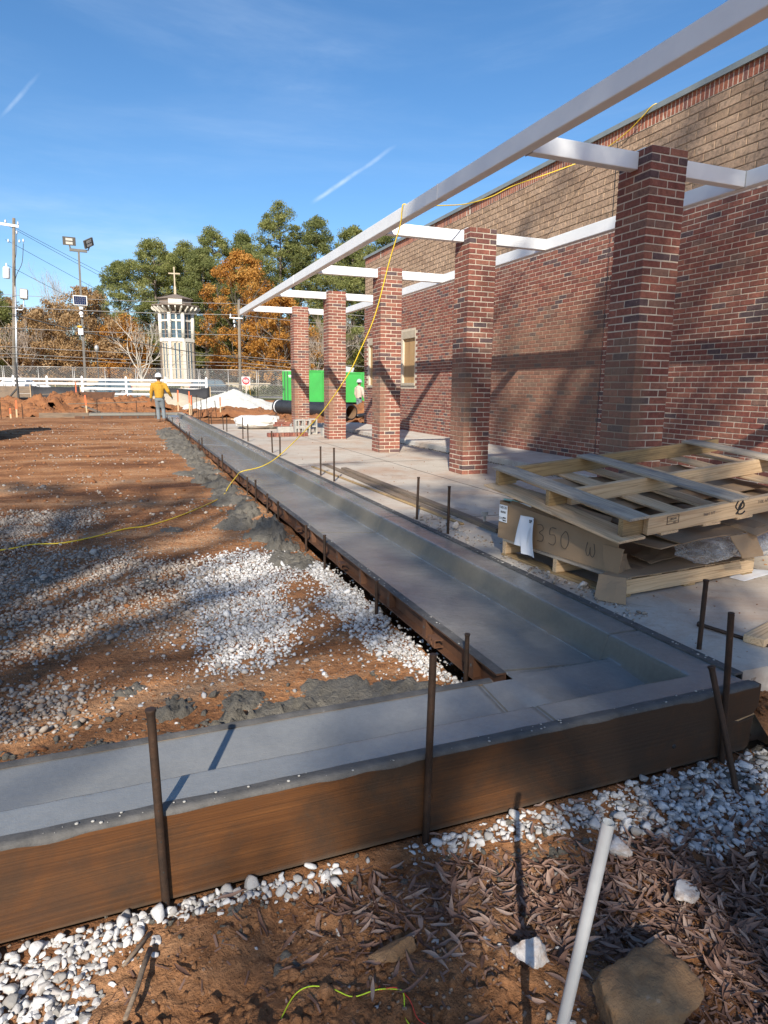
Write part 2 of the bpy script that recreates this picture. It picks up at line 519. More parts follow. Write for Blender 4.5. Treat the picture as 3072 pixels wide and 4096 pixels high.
def woodmat(name, c1, c2, dark, scale=1.0, rough=.75, spots=.0, axis=0, co='obj', stain=(.06, .055, .05), lines=1.0, contrast=1.0):
    m, nt, b = newmat(name)
    st = [60, 60, 60]; st[axis] = 1.6
    k = coords(nt, co, tuple(v*scale for v in st))
    n1 = tnoise(nt, k, 1.0, 5, .6, .25)
    st2 = [16, 16, 16]; st2[axis] = .5
    k2 = coords(nt, co, tuple(v*scale for v in st2))
    wv = N(nt, 'ShaderNodeTexNoise'); wv.inputs['Scale'].default_value = 1.0; wv.inputs['Detail'].default_value = 2
    nt.links.new(k2, wv.inputs[0])
    bands = mth(nt, 'FRACT', mth(nt, 'MULTIPLY', wv.outputs['Fac'], 9.0*lines))
    bands = mrange(nt, bands, .55, .98)
    c = ramp(nt, n1, [(.32, c2), (.62, c1)])
    c = mixc_(nt, mth(nt, 'MULTIPLY', bands, .65*contrast), c, dark)
    if spots:
        kk = coords(nt, co, (2.2*scale, 6*scale, 6*scale))
        s_ = mrange(nt, tnoise(nt, kk, 1.0, 5, .65), .48, .68)
        c = mixc_(nt, mth(nt, 'MULTIPLY', s_, spots), c, stain)
    setv(nt, b.inputs['Base Color'], c)
    b.inputs['Roughness'].default_value = rough
    bump(nt, b, mth(nt, 'ADD', n1, mth(nt, 'MULTIPLY', bands, -.6)), .35, .004)
    return m
def formwood(name):
    m, nt, b = newmat(name)
    co = N(nt, 'ShaderNodeTexCoord').outputs['Object']
    mp = N(nt, 'ShaderNodeMapping'); mp.inputs['Scale'].default_value = (.16, 1, 1); nt.links.new(co, mp.inputs[0])
    warp = N(nt, 'ShaderNodeTexNoise'); warp.inputs['Scale'].default_value = 6; warp.inputs['Detail'].default_value = 3; nt.links.new(mp.outputs[0], warp.inputs[0])
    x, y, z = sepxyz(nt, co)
    mp3 = N(nt, 'ShaderNodeMapping'); mp3.inputs['Scale'].default_value = (.5, 1, 150); mp3.inputs['Rotation'].default_value = (0, .012, 0); nt.links.new(co, mp3.inputs[0])
    vv = N(nt, 'ShaderNodeVectorMath', operation='ADD'); nt.links.new(mp3.outputs[0], vv.inputs[0])
    wz = N(nt, 'ShaderNodeCombineXYZ'); nt.links.new(mth(nt, 'MULTIPLY', warp.outputs['Fac'], 5.0), wz.inputs[2]); nt.links.new(wz.outputs[0], vv.inputs[1])
    late = mrange(nt, tnoise(nt, vv.outputs[0], 1.0, 3, .5), .44, .62)
    mp2 = N(nt, 'ShaderNodeMapping'); mp2.inputs['Scale'].default_value = (1.2, 20, 42); nt.links.new(co, mp2.inputs[0])
    n2_ = tnoise(nt, mp2.outputs[0], 1.6, 5, .6)
    c = ramp(nt, n2_, [(.3, (.074, .029, .010)), (.7, (.130, .052, .016))])
    c = mixc_(nt, mth(nt, 'MULTIPLY', late, mrange(nt, n2_, .25, .6, .15, .5)), c, (.034, .015, .007))
    st_ = mrange(nt, mth(nt, 'ADD', tnoise(nt, co, 2.0, 7, .68, .6), mrange(nt, x, .2, 1.5, -.06, .10)), .42, .62)  # dark blotches, heavier towards the board's right end
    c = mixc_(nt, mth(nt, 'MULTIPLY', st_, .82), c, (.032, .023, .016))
    sp_ = mrange(nt, tnoise(nt, co, 38, 4, .7), .60, .70)
    c = mixc_(nt, mth(nt, 'MULTIPLY', sp_, .5), c, (.06, .042, .028))
    low = mrange(nt, mth(nt, 'ADD', z, mth(nt, 'MULTIPLY', warp.outputs['Fac'], .03)), -.272, -.255, .6, 0)
    c = mixc_(nt, low, c, (.085, .070, .052))
    setv(nt, b.inputs['Base Color'], c)
    b.inputs['Roughness'].default_value = .48
    bump(nt, b, mth(nt, 'ADD', mth(nt, 'MULTIPLY', late, -.8), mth(nt, 'MULTIPLY', n2_, .5)), .16, .002)
    return m
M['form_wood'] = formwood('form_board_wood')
M['old_wood'] = woodmat('weathered_lumber', (.23, .17, .115), (.16, .115, .08), (.09, .065, .047), 1.0, .85, .5)
M['pine_wood'] = woodmat('pallet_pine', (.68, .485, .29), (.58, .395, .22), (.36, .205, .10), 1.0, .75, .35, stain=(.21, .17, .12))
M['grey_deck'] = woodmat('weathered_pallet_board', (.46, .385, .29), (.36, .295, .22), (.19, .15, .11), 1.0, .8, .8, stain=(.115, .115, .12))
M['dark_pine'] = woodmat('damp_pallet_pine', (.40, .27, .125), (.31, .20, .09), (.17, .10, .045), 1.0, .75, .6, stain=(.10, .08, .055))
M['plywood'] = woodmat('plywood', (.43, .285, .135), (.36, .225, .10), (.26, .14, .055), .35, .7, .4, axis=2, stain=(.40, .22, .09))
M['pole_wood'] = woodmat('utility_pole_wood', (.24, .20, .155), (.18, .155, .12), (.11, .09, .07), .3, .9, .4, axis=2)
M['fresh_wood'] = pm('split_wood', (.50, .34, .19), (.40, .25, .12), 40, .8, .4, 60)

M['white_steel'] = pm('white_primer_steel', (.78, .79, .78), (.70, .71, .71), 2.5, .42, .08, 40, c3=(.60, .60, .58), det=8)
M['cardboard'] = pm('cardboard', (.33, .225, .135), (.28, .185, .105), 3.0, .85, .12, 60, c3=(.24, .16, .095))
M['cardboard_dark'] = pm('torn_cardboard', (.26, .175, .105), (.19, .125, .075), 6.0, .9, .2, 60)
M['paper'] = pm('white_paper', (.76, .77, .79), (.70, .71, .74), 5, .7)
M['label_white'] = pm('label_paper', (.75, .78, .80), (.70, .73, .76), 8, .6)
M['ink'] = pm('black_marker', (.015, .015, .018), (.02, .02, .02), 5, .6)
M['mint'] = pm('mint_foam', (.35, .62, .58), (.30, .55, .52), 5, .6)
M['tarwood'] = M['old_wood']
M['rust'] = pm('rusty_form_steel', (.085, .040, .022), (.145, .066, .033), 7, .7, .5, 55, metal=.25, c3=(.20, .10, .055))
M['form_top'] = pm('concrete_splashed_steel', (.05, .048, .046), (.10, .095, .09), 12, .75, .7, 45, c3=(.30, .29, .27))
M['stake'] = pm('rusty_stake_steel', (.035, .024, .018), (.075, .042, .026), 18, .6, .3, 90, metal=.5, c3=(.24, .20, .16))
M['galv'] = pm('galvanised_steel', (.74, .77, .80), (.60, .64, .68), 12, .28, .0, 120, metal=.6, r2=.38)
M['grey_metal'] = pm('grey_bronze_metal', (.15, .14, .125), (.115, .11, .10), 4, .5, metal=.3)
M['dark_metal'] = pm('dark_metal', (.035, .034, .034), (.05, .048, .045), 6, .5)
M['copper_grey'] = pm('weathered_coping_metal', (.22, .255, .25), (.30, .33, .32), 3, .5, .1, 30, metal=.3, c3=(.16, .20, .19))
M['stone_trim'] = pm('cast_stone', (.34, .29, .22), (.40, .35, .27), 9, .9, .3, 90)
M['yellow_cord'] = pm('yellow_cord', (.78, .56, .04), (.70, .48, .03), 20, .45)
M['string_green'] = pm('neon_string', (.55, .72, .03), (.45, .62, .02), 30, .6)
M['string_red'] = pm('red_string', (.62, .055, .03), (.5, .04, .02), 30, .6)
M['bag'] = pm('white_woven_bag', (.70, .69, .66), (.60, .58, .54), 3, .7, .35, 14, bd=.04)
M['black_pipe'] = pm('black_plastic_pipe', (.016, .018, .022), (.028, .03, .034), 4, .38)
M['pipe_inside'] = pm('dirty_pipe_lining', (.20, .115, .06), (.12, .08, .05), 4, .8)
M['green_paint'] = pm('green_dumpster_paint', (.022, .33, .045), (.018, .26, .036), 1.5, .4, .1, 12, c3=(.05, .36, .08))
M['green_dark'] = pm('dark_green_paint', (.02, .10, .04), (.02, .08, .03), 2, .5)
M['silt'] = pm('black_silt_fabric', (.012, .013, .016), (.022, .022, .025), 6, .7, .2, 40)
M['vinyl'] = pm('white_vinyl', (.80, .80, .79), (.74, .74, .73), 2, .45)
M['galv_dull'] = pm('fence_tube', (.42, .41, .39), (.52, .49, .44), 8, .5, metal=.6)
M['wire'] = pm('fence_wire', (.26, .26, .26), (.33, .33, .32), 8, .55, metal=.5)
M['cable'] = pm('overhead_cable', (.20, .195, .19), (.26, .25, .24), 2, .6)
M['cable_dark'] = pm('dark_cable', (.03, .03, .03), (.04, .04, .04), 2, .6)
M['asphalt'] = pm('asphalt', (.05, .05, .052), (.07, .07, .07), 6, .9, .3, 60)
M['grass'] = pm('dry_grass', (.10, .12, .035), (.15, .13, .05), 3, .95, .6, 30)
M['tower_white'] = pm('tower_white_stone', (.66, .62, .54), (.60, .55, .47), 2, .8)
M['tower_stone'] = pm('tower_rough_stone', (.50, .42, .31), (.40, .33, .24), 1.6, .9, .5, 6, det=7, bd=.05)
M['tower_brown'] = pm('tower_bronze_trim', (.20, .155, .12), (.16, .125, .10), 2, .7)
M['glass'] = pm('blue_glass', (.07, .115, .15), (.05, .085, .11), 1, .12)
M['soil_pile'] = pm('orange_clay', (.33, .14, .052), (.23, .09, .034), 2.5, .95, 1.0, 16, c3=(.43, .23, .11), bd=.06)
M['gravel_pile'] = pm('pale_gravel', (.56, .54, .48), (.68, .66, .60), 18, .95, 1.0, 26, bd=.05)
M['beige_pile'] = pm('beige_gravel', (.48, .40, .29), (.56, .48, .36), 18, .95, 1.0, 26, bd=.05)
M['orange'] = pm('marking_orange', (.80, .16, .05), (.68, .12, .04), 9, .6)
M['lath'] = pm('wood_lath', (.55, .40, .24), (.48, .34, .20), 9, .8)
M['skin'] = pm('skin', (.32, .17, .11), (.28, .145, .09), 9, .55)
M['hoodie'] = pm('mustard_sweatshirt', (.46, .26, .025), (.37, .20, .018), 7, .9, .5, 22, bd=.02)
M['denim'] = pm('dusty_denim', (.12, .155, .185), (.18, .20, .205), 9, .9, .4, 40)
M['hoodie_tan'] = pm('beige_sweatshirt', (.55, .44, .36), (.48, .38, .31), 7, .9, .4, 22, bd=.02)
M['hat'] = pm('white_hard_hat', (.72, .73, .74), (.66, .67, .68), 4, .35)
M['hat_grey'] = pm('grey_hard_hat', (.45, .47, .48), (.40, .42, .43), 4, .35)
M['boot'] = pm('muddy_boot', (.13, .075, .045), (.18, .10, .06), 12, .9, .3, 40)
M['glove'] = pm('work_glove', (.07, .075, .06), (.10, .10, .08), 12, .9)
M['hair'] = pm('dark_hair', (.015, .012, .01), (.025, .02, .015), 20, .7)
M['car_blue'] = pm('blue_car_paint', (.035, .085, .12), (.03, .075, .11), 1, .22)
M['car_dark'] = pm('dark_car_paint', (.02, .026, .035), (.016, .02, .03), 1, .2)
M['car_white'] = pm('white_car_paint', (.66, .67, .68), (.6, .61, .62), 1, .25)
M['tyre'] = pm('tyre_rubber', (.014, .014, .014), (.02, .02, .02), 9, .8)
M['rim'] = pm('alloy_rim', (.45, .45, .45), (.38, .38, .38), 4, .35, metal=.8)
M['trim_dark'] = pm('black_trim', (.02, .02, .02), (.03, .03, .03), 5, .6)
M['tail_red'] = pm('tail_lamp_red', (.45, .02, .02), (.4, .015, .015), 4, .3)
M['sign_red'] = pm('sign_red', (.55, .02, .03), (.5, .02, .03), 3, .5)
M['sign_white'] = pm('sign_white', (.75, .75, .74), (.7, .7, .69), 3, .5)
M['yellow_paint'] = pm('machine_yellow', (.62, .36, .02), (.52, .30, .02), 3, .5)
M['solar'] = pm('solar_cell', (.012, .025, .075), (.016, .035, .10), 3, .2)
M['lamp_glass'] = pm('lamp_lens', (.55, .55, .50), (.6, .6, .56), 6, .25)
M['leaf_litter'] = None
def leafmat(name, stops, trans=.25, rough=.6):
    m, nt, b = newmat(name)
    setv(nt, b.inputs['Base Color'], ramp(nt, attr(nt), stops))
    b.inputs['Roughness'].default_value = rough
    b.inputs['Specular IOR Level'].default_value = .3
    if trans:
        tr = N(nt, 'ShaderNodeBsdfTranslucent')
        setv(nt, tr.inputs['Color'], ramp(nt, attr(nt), stops))
        mx = N(nt, 'ShaderNodeMixShader'); mx.inputs[0].default_value = trans
        out = nt.nodes['Material Output']
        nt.links.new(b.outputs[0], mx.inputs[1]); nt.links.new(tr.outputs[0], mx.inputs[2])
        nt.links.new(mx.outputs[0], out.inputs['Surface'])
    return m
M['leaf_dry'] = leafmat('dry_leaf', [(0, (.11, .055, .036)), (.35, (.215, .122, .085)), (.75, (.31, .195, .145)), (1, (.38, .28, .22))], .1, .75)
M['pine_leaf'] = leafmat('pine_needles', [(0, (.13, .15, .05)), (.5, (.26, .28, .09)), (1, (.40, .39, .15))], .5)
M['pine_leaf2'] = leafmat('pine_needles_dark', [(0, (.105, .13, .046)), (.5, (.20, .225, .075)), (1, (.31, .32, .12))], .5)
M['orange_leaf'] = leafmat('orange_leaves', [(0, (.30, .125, .026)), (.4, (.46, .215, .045)), (.75, (.55, .29, .065)), (1, (.50, .34, .12))], .4)
M['brown_leaf'] = leafmat('brown_leaves', [(0, (.24, .145, .065)), (.5, (.40, .255, .12)), (1, (.50, .35, .19))], .4)
M['oak_leaf'] = leafmat('shade_oak_leaves', [(0, (.06, .05, .015)), (.5, (.12, .09, .025)), (1, (.17, .10, .03))], .2)
M['ever_leaf'] = leafmat('hedge_leaves', [(0, (.03, .045, .012)), (1, (.10, .12, .03))], .25)
M['bark'] = pm('grey_bark', (.12, .095, .075), (.17, .14, .115), 3, .95, .6, 14)
M['pale_bark'] = pm('pale_bark', (.40, .36, .30), (.50, .46, .40), 2, .9, .3, 14)
M['twig'] = pm('bare_twigs', (.30, .24, .195), (.37, .31, .255), 1, .95)
m_, nt_, b_ = newmat('plastic_wrap')
b_.inputs['Base Color'].default_value = (.75, .78, .82, 1); b_.inputs['Roughness'].default_value = .08
b_.inputs['Specular IOR Level'].default_value = 1.0
bump(nt_, b_, tnoise(nt_, coords(nt_, 'obj'), 22, 6, .6), 1.0, .03)
tr_ = N(nt_, 'ShaderNodeBsdfTransparent'); mx_ = N(nt_, 'ShaderNodeMixShader'); lw_ = N(nt_, 'ShaderNodeLayerWeight'); lw_.inputs[0].default_value = .45
nt_.links.new(mrange(nt_, lw_.outputs['Facing'], 0, 1, .10, .6), mx_.inputs[0])
nt_.links.new(tr_.outputs[0], mx_.inputs[1]); nt_.links.new(b_.outputs[0], mx_.inputs[2]); nt_.links.new(mx_.outputs[0], nt_.nodes['Material Output'].inputs['Surface'])
M['wrap'] = m_

# ================================================================ SETTING
def sstep(a, b, t):
    t = min(1, max(0, (t-a)/(b-a))); return t*t*(3-2*t)
def fb(x, y, s, o=4, seed=0.0):
    return noise.fractal(Vector((x*s+seed, y*s-seed, seed*1.7)), 0.6, 2.1, o)
def hgt(x, y):
    z = -.305 + .10*sstep(8, 26, y) + .22*sstep(32, 52, y) - .02*sstep(60, 70, y)
    return z
def grid(name, xs, ys, zf, mat, kind='structure', smooth=True, parent=None, hole=None, **k):
    xs, ys = list(xs), list(ys)
    V = [(x, y, zf(x, y)) for y in ys for x in xs]
    n = len(xs)
    F = []
    for j in range(len(ys)-1):
        for i in range(n-1):
            if hole and hole((xs[i]+xs[i+1])/2, (ys[j]+ys[j+1])/2): continue
            F.append((j*n+i, j*n+i+1, (j+1)*n+i+1, (j+1)*n+i))
    return npmesh(name, V, F, mat, parent, smooth=smooth, kind=kind, **k)
def lin(a, b, st):
    n = max(2, int(round((b-a)/st))+1)
    return list(np.linspace(a, b, n))
far = [31.2, 34, 37, 40, 44, 48, 52, 56, 60, 66, 72, 80, 90, 105, 130, 170, 240, 380, 700, 1500]
gx = [-1500, -700, -350, -180, -100, -60, -40, -28, -20, -16.2, -10, -5, -1.9, 0, 1.4, 2.6, 5.8, 8, 12, 17, 24, 34, 50, 80, 140, 260, 600, 1500]
gy = [-1500, -600, -250, -100, -50, -30, -20, -12, -7, -4, -2, 0, 1, 1.9, 3, 5, 8, 12, 16, 20, 24, 28] + far
def basez(x, y):
    z = hgt(x, y)
    if 1.2 < y < 31.3 and -16.3 < x < 9: return z-.30
    if y < 1.2: return -.40
    return z + .12*fb(x, y, .11, 3)*(0 if y > 60 else 1)
grid('ground', gx, gy, basez, M['dirt'])
# raised dirt between the kerb and the camera: clods, ridges, trodden soil
def forez(x, y):
    z = -.325 + .030*fb(x, y, 2.2, 4, 3) + .022*abs(fb(x, y, 7.5, 3, 9)) + .010*fb(x, y, 26, 3, 5)
    z += .050*math.exp(-((x-.22)**2/.03+(y-1.30)**2/.010)) + .04*math.exp(-((x-.52)**2/.02+(y-1.27)**2/.01))
    z += .030*math.exp(-((x-.15)**2/.05+(y-1.70)**2/.012))
    if y > 1.72: z = z*(1-(y-1.72)/.1)+(-.305)*((y-1.72)/.1) if y < 1.82 else -.33
    return min(z, -.262 if y < 1.70 else -.285)
site = grid('front_dirt', lin(-1.5, 3.6, .0125), lin(-.3, 1.83, .0125), forez, M['dirt_front'])
grid('front_dirt', lin(2.445, 4.2, .03), lin(1.50, 1.945, .03), lambda x, y: -.31+.20*sstep(1.58, 1.93, y)+.03*fb(x, y, 6, 4, 3)+.02*abs(fb(x, y, 18, 3, 2)), M['dirt_front'])
def lotz(x, y):
    z = hgt(x, y) + .016*fb(x, y, 1.1, 4, 1) + .006*abs(fb(x, y*1.3, 4.5, 3, 4))
    if y < 9: z += .006*fb(x, y, 24, 3, 2)
    # rubble banked against the gutter form
    z += .05*math.exp(-((1.45-x)/.16)**2)*sstep(5.8, 6.6, y)*(1+.5*fb(x, y, 2.5, 3, 7))
    return z
lot = grid('dirt_lot', lin(-2.0, 1.56, .024), lin(2.40, 8.0, .026), lotz, M['dirt'])
grid('dirt_lot', lin(-16.5, 1.56, .11), lin(8.0, 31.5, .11), lotz, M['dirt'])
grid('dirt_lot', lin(-16.5, -2.0, .3), lin(2.0, 8.0, .2), lotz, M['dirt'])

# slab, raised walk against the wall, street, verge
def slabz(x, y): return .004*fb(x, y, .8, 2)
mb = MB(); mb.box((2.47, 1.93, -.62), (5.7, 21.3, 0)); mb.build('slab', M['slab'], kind='structure')
mb = MB(); mb.box((5.7, -3, -.62), (7.0, 21.3, 0)); mb.build('slab', M['slab'], kind='structure')
mb = MB()
for y0, y1 in ((1.0, 6.9), (6.912, 9.95), (9.962, 13.0), (13.012, 16.05), (16.062, 19.6)):
    mb.box((5.635, y0, .003), (6.855, y1, .103), ch=.008)
mb.build('raised_walk', M['walk'], kind='structure')
mb = MB()
for y in (5.4, 10.0, 14.6, 19.0): mb.box((2.50, y, .0012), (5.63, y+.008, .003))
mb.box((4.02, 2.0, .0012), (4.028, 21, .0028))
mb.build('saw_cut', M['trim_dark'], kind='structure')
grid('street', [-300, -100, -40, -10, 10, 40, 100, 300], [62, 66, 70, 74], lambda x, y: .03, M['asphalt'])
grid('grass_verge', [-300, -60, -20, 0, 20, 60, 300], [74, 78, 84, 92], lambda x, y: .05+(y-74)*.05, M['grass'])
grid('far_verge', [-300, -40, -6, 6, 14, 40, 300], [55.5, 58, 61.9], lambda x, y: .04, M['grass'])

# ---------------------------------------------------------------- kerb and gutter of wet concrete
JL = [2.49, 5.66, 8.87, 12.07, 15.16, 18.3, 21.4, 24.5, 27.6]
def prof(t):
    """kerb section: t = distance from the back; returns height"""
    if t < .165: return 0.0
    if t < .185: return -.012*((t-.165)/.02)**2
    if t < .222: return -.012-.118*(t-.185)/.037
    if t < .240: return -.130-.014*(t-.222)/.018
    return -.144+.042*(t-.240)/.56
def kz(x, y):
    c = []
    if 1.595 <= x <= 2.41 and y <= 30.9: c.append(prof(2.40-x))
    if y <= 2.45: c.append(max(prof((y-1.842)*1.0+.035), -.144 + .042*min(1, (y-2.0)/.4) if y > 2.0 else -9))
    if y >= 29.7: c.append(prof(max(0, 30.75-y)))
    z = max(c) if c else -.14
    z += .0016*fb(x, y, 9, 3, 6) + .0009*fb(x, y, 40, 2, 8)
    for j in JL:
        if abs(y-j) < .0065: z -= .008
    if y < 2.45 and abs(x-1.43) < .0065: z -= .007
    return z
tx = [0, .02, .05, .08, .11, .14, .165, .172, .178, .185, .19, .197, .205, .213, .222, .228, .234, .240, .25, .27, .30, .35, .40, .45, .5, .55, .6, .65, .7, .75, .80]
kx = sorted(round(2.40-t, 4) for t in tx)
ky = set(np.round(np.concatenate([np.arange(2.40, 6, .02), np.arange(6, 12, .05), np.arange(12, 29.7, .15)]), 4).tolist())
for j in JL: ky |= {round(j-.011, 4), round(j-.006, 4), round(j+.006, 4), round(j+.011, 4)}
ky |= {29.7, 29.8, 30.0, 30.2, 30.4, 30.5, 30.51, 30.53, 30.55, 30.565, 30.58, 30.6, 30.65, 30.75}
nx = sorted(set(np.round(np.arange(-1.6, 1.6, .04), 4).tolist()) | {1.419, 1.424, 1.436, 1.441} | set(kx))
ny = [1.842, 1.86, 1.88, 1.91, 1.94, 1.96, 1.972, 1.979, 1.986, 1.992, 1.999, 2.006, 2.014, 2.023, 2.03, 2.04, 2.06, 2.1, 2.15, 2.2, 2.25, 2.3, 2.35, 2.40]
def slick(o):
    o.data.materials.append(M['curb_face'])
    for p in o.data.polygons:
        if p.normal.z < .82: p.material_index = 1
slick(grid('curb', kx, sorted(ky), kz, M['curb'], smooth=False))
slick(grid('curb', nx, ny, kz, M['curb'], smooth=False))
slick(grid('curb', lin(-1.4, 1.6, .15), [29.9, 30.1, 30.3, 30.45, 30.5, 30.52, 30.54, 30.56, 30.58, 30.6, 30.65, 30.75], lambda x, y: prof(30.75-y), M['curb'], smooth=False))
# trowel ridges of wet paste along the arris and the flow line
def ridge(pts, rad, seed):
    mb = MB()
    P = []
    for (a, b) in zip(pts[:-1], pts[1:]):
        a, b = Vector(a), Vector(b)
        n = max(2, int((b-a).length/.018))
        for i in range(n): P.append(a.lerp(b, i/n))
    rr = [max(.0006, rad*(.55+.9*noise.noise(Vector((p.x*23+seed, p.y*23, seed))))) for p in P]
    mb.tube([p+Vector((.002*noise.noise(p*30), 0, 0)) for p in P], rr, 5)
    return mb
ridge([(2.226, 2.03, -.003), (2.226, 9, -.003)], .0055, 1).build('paste_ridge', M['curb'], kind='stuff', smooth=True)
ridge([(2.163, 2.25, -.142), (2.163, 9, -.142)], .0075, 3).build('paste_ridge', M['curb'], kind='stuff', smooth=True)
ridge([(1.607, 2.45, -.101), (1.607, 8, -.101)], .006, 5).build('paste_ridge', M['curb'], kind='stuff', smooth=True)

# ---------------------------------------------------------------- form boards
def splash(name, pts, w, mat, n, seed, rmax=.01):
    """spatters of cement left on top of a form"""
    rr = random.Random(seed); mb = MB()
    for _ in range(n):
        t = rr.random(); i = min(len(pts)-2, int(t*(len(pts)-1)))
        p = Vector(pts[i]).lerp(Vector(pts[i+1]), rr.random())
        r_ = rmax*(.2+.8*rr.random()**2)
        mb.ball((p.x+rr.uniform(-w, w)*(1 if abs(pts[1][0]-pts[0][0]) < .5 else 0), p.y+rr.uniform(-w, w)*(0 if abs(pts[1][0]-pts[0][0]) < .5 else 1), p.z), (r_*1.3, r_*1.2, r_*.55), 6, 4)
    return mb.build(name, mat, kind='stuff', smooth=True)
fb_t = thing('form_board', 'long dark stained timber form board facing the camera along the near kerb', 'form board', (0, 1.802, 0))
mb = MB()
P = [(-1.7, .004), (2.437, .004), (2.438, -.02), (2.434, -.10), (2.405, -.128), (2.30, -.142), (2.33, -.150), (2.415, -.139), (2.408, -.2), (2.404, -.27), (2.38, -.288), (-1.7, -.288)]
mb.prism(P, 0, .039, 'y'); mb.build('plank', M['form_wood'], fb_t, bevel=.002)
mb = MB(); mb.prism([(2.31, -.143), (2.41, -.130), (2.425, -.133), (2.33, -.149)], .004, .034, 'y'); mb.build('split_end', M['fresh_wood'], fb_t)
mb = MB(); mb.lathe([(.011, -.002), (.007, .004)], 8, (1.98, 0, 0), mtx=Matrix.Translation((0, -.001, -.19)) @ Matrix.Rotation(pi/2, 4, 'X')); mb.build('knot', M['trim_dark'], fb_t)
# cement smeared over the board's top
mb = MB()
xs_ = lin(-1.6, 2.42, .02)
V = []; F = []
for i, x in enumerate(xs_):
    e = .004+.008*(noise.noise(Vector((x*9, 0, 0)))+.5)
    for (yy, zz) in ((1.799-.0008, -.006-.02*max(0, noise.noise(Vector((x*6, 3, 0))))), (1.799, .0065), (1.82, .0085+.003*noise.noise(Vector((x*30, 1, 0)))), (1.846+e*.6, .003)):
        V.append((x, yy, zz))
for i in range(len(xs_)-1):
    for k in range(3):
        F.append((i*4+k, (i+1)*4+k, (i+1)*4+k+1, i*4+k+1))
npmesh('cement_smear', V, F, M['form_top'], smooth=True, kind='stuff')
splash('cement_spatter', [(-.4, 1.82, .010), (2.4, 1.82, .010)], .02, M['cmu'], 55, 4, .005)
ib = thing('form_board', 'low inner timber form board on the gravel side of the near gutter', 'form board', (0, 2.402, 0))
mb = MB(); mb.box((-1.7, 0, -.24), (1.50, .040, -.096)); mb.build('plank', M['old_wood'], ib, bevel=.004)
mb = MB()
V, F = [], []
for i, x in enumerate(lin(-1.6, 1.49, .03)):
    for yy, zz in ((-.004, -.099), (.012, -.091+.004*noise.noise(Vector((x*13, 0, 2)))), (.03, -.0925)):
        V.append((x, yy, zz))
    if i:
        for k in range(2): F.append((3*i-3+k, 3*i+k, 3*i+k+1, 3*i-2+k))
npmesh('cement_skin', V, F, M['form_top'], ib, smooth=True)

# ---------------------------------------------------------------- steel form rails
def steel_form(y0, y1, side, label, detail):
    t = thing('steel_form', label, 'steel form', (2.402 if side == 'R' else 1.598, y0, 0), 0, 'steel form rails')
    L = y1-y0
    if side == 'R':
        mb = MB(); mb.box((0, 0, -.20), (.006, L, .010)); mb.box((.006, 0, .002), (.05, L, .010)); mb.box((.044, 0, -.03), (.05, L, .0018)); mb.build('rail', M['form_top'], t)
    else:
        mb = MB(); mb.box((-.006, 0, -.21), (0, L, -.094)); mb.box((-.052, 0, -.102), (-.0062, L, -.094)); mb.box((-.052, 0, -.218), (0, L, -.2102)); mb.build('rail', M['rust'], t)
        mb = MB(); mb.box((-.054, 0, -.0938), (-.001, L, -.0905)); mb.build('cement_crust', M['form_top'], t)
        if detail:
            for k in (.22, .78, 1.34, 1.9, 2.46):
                if k < L-.1:
                    mb = MB(); mb.box((-.05, k, -.209), (-.0065, k+.008, -.1025)); mb.box((-.05, k+.008, -.209), (-.044, k+.045, -.1025))
                    mb.tube([(-.052, k+.025, -.15), (-.04, k+.025, -.15)], .009, 8, mi=1)
                    mb.build('stiffener', [M['rust'], M['form_top']], t)
            for k in (.55, 2.2):
                if k < L-.15:
                    mb = MB(); mb.box((-.10, k, -.175), (-.0525, k+.09, -.17)); mb.box((-.10, k, -.135), (-.0525, k+.09, -.13)); mb.box((-.105, k, -.175), (-.10, k+.035, -.13)); mb.box((-.105, k+.06, -.175), (-.10, k+.09, -.13))
                    mb.prism([(k+.03, -.165), (k+.075, -.155), (k+.065, -.140), (k+.03, -.150)], -.112, -.102, 'x')
                    mb.build('stake_bracket', M['rust'], t)
    return t
jr = [1.905, 4.95, 8.0, 11.05, 14.1, 17.15, 20.2, 23.25, 26.3, 29.35]
for i in range(9):
    steel_form(jr[i]+(.004 if i else 0), jr[i+1], 'R', 'black cement-splashed steel form behind the kerb, %s length from the near corner' % ORD[i], False)
jl = [2.45, 5.5, 8.55, 11.6, 14.65, 17.7, 20.75, 23.8, 26.85, 29.7]
for i in range(9):
    steel_form(jl[i]+.004, jl[i+1], 'L', 'rusty steel gutter form beside the dirt lot, %s length from the near corner' % ORD[i], i < 5)
splash('cement_spatter', [(2.43, 1.95, .011), (2.43, 7, .011)], .02, M['cmu'], 110, 9, .006)
splash('cement_spatter', [(1.57, 2.5, -.0895), (1.57, 7, -.0895)], .02, M['cmu'], 80, 10, .006)
mb = MB(); mb.box((-3.3, 30.76, -.22), (2.4, 30.80, .0)); mb.build('form_board', M['old_wood'], label='timber form board behind the far kerb beyond the worker', cat='form board')
mb = MB(); mb.box((-2.75, 30.5, -.22), (-1.41, 30.54, .01)); mb.build('form_board', M['old_wood'], label='short grey plank at the left end of the far kerb', cat='form board')
ff = thing('steel_form', 'low steel form in front of the far gutter', 'steel form', (-1.9, 29.86, 0), 0, 'steel form rails')
mb = MB(); mb.box((0, 0, -.26), (3.4, .05, -.11)); mb.build('rail', M['rust'], ff)
for k in range(5):
    mb = MB(); mb.box((.3+k*.7, -.03, -.25), (.36+k*.7, -.001, -.12)); mb.build('stiffener', M['form_top'], ff)

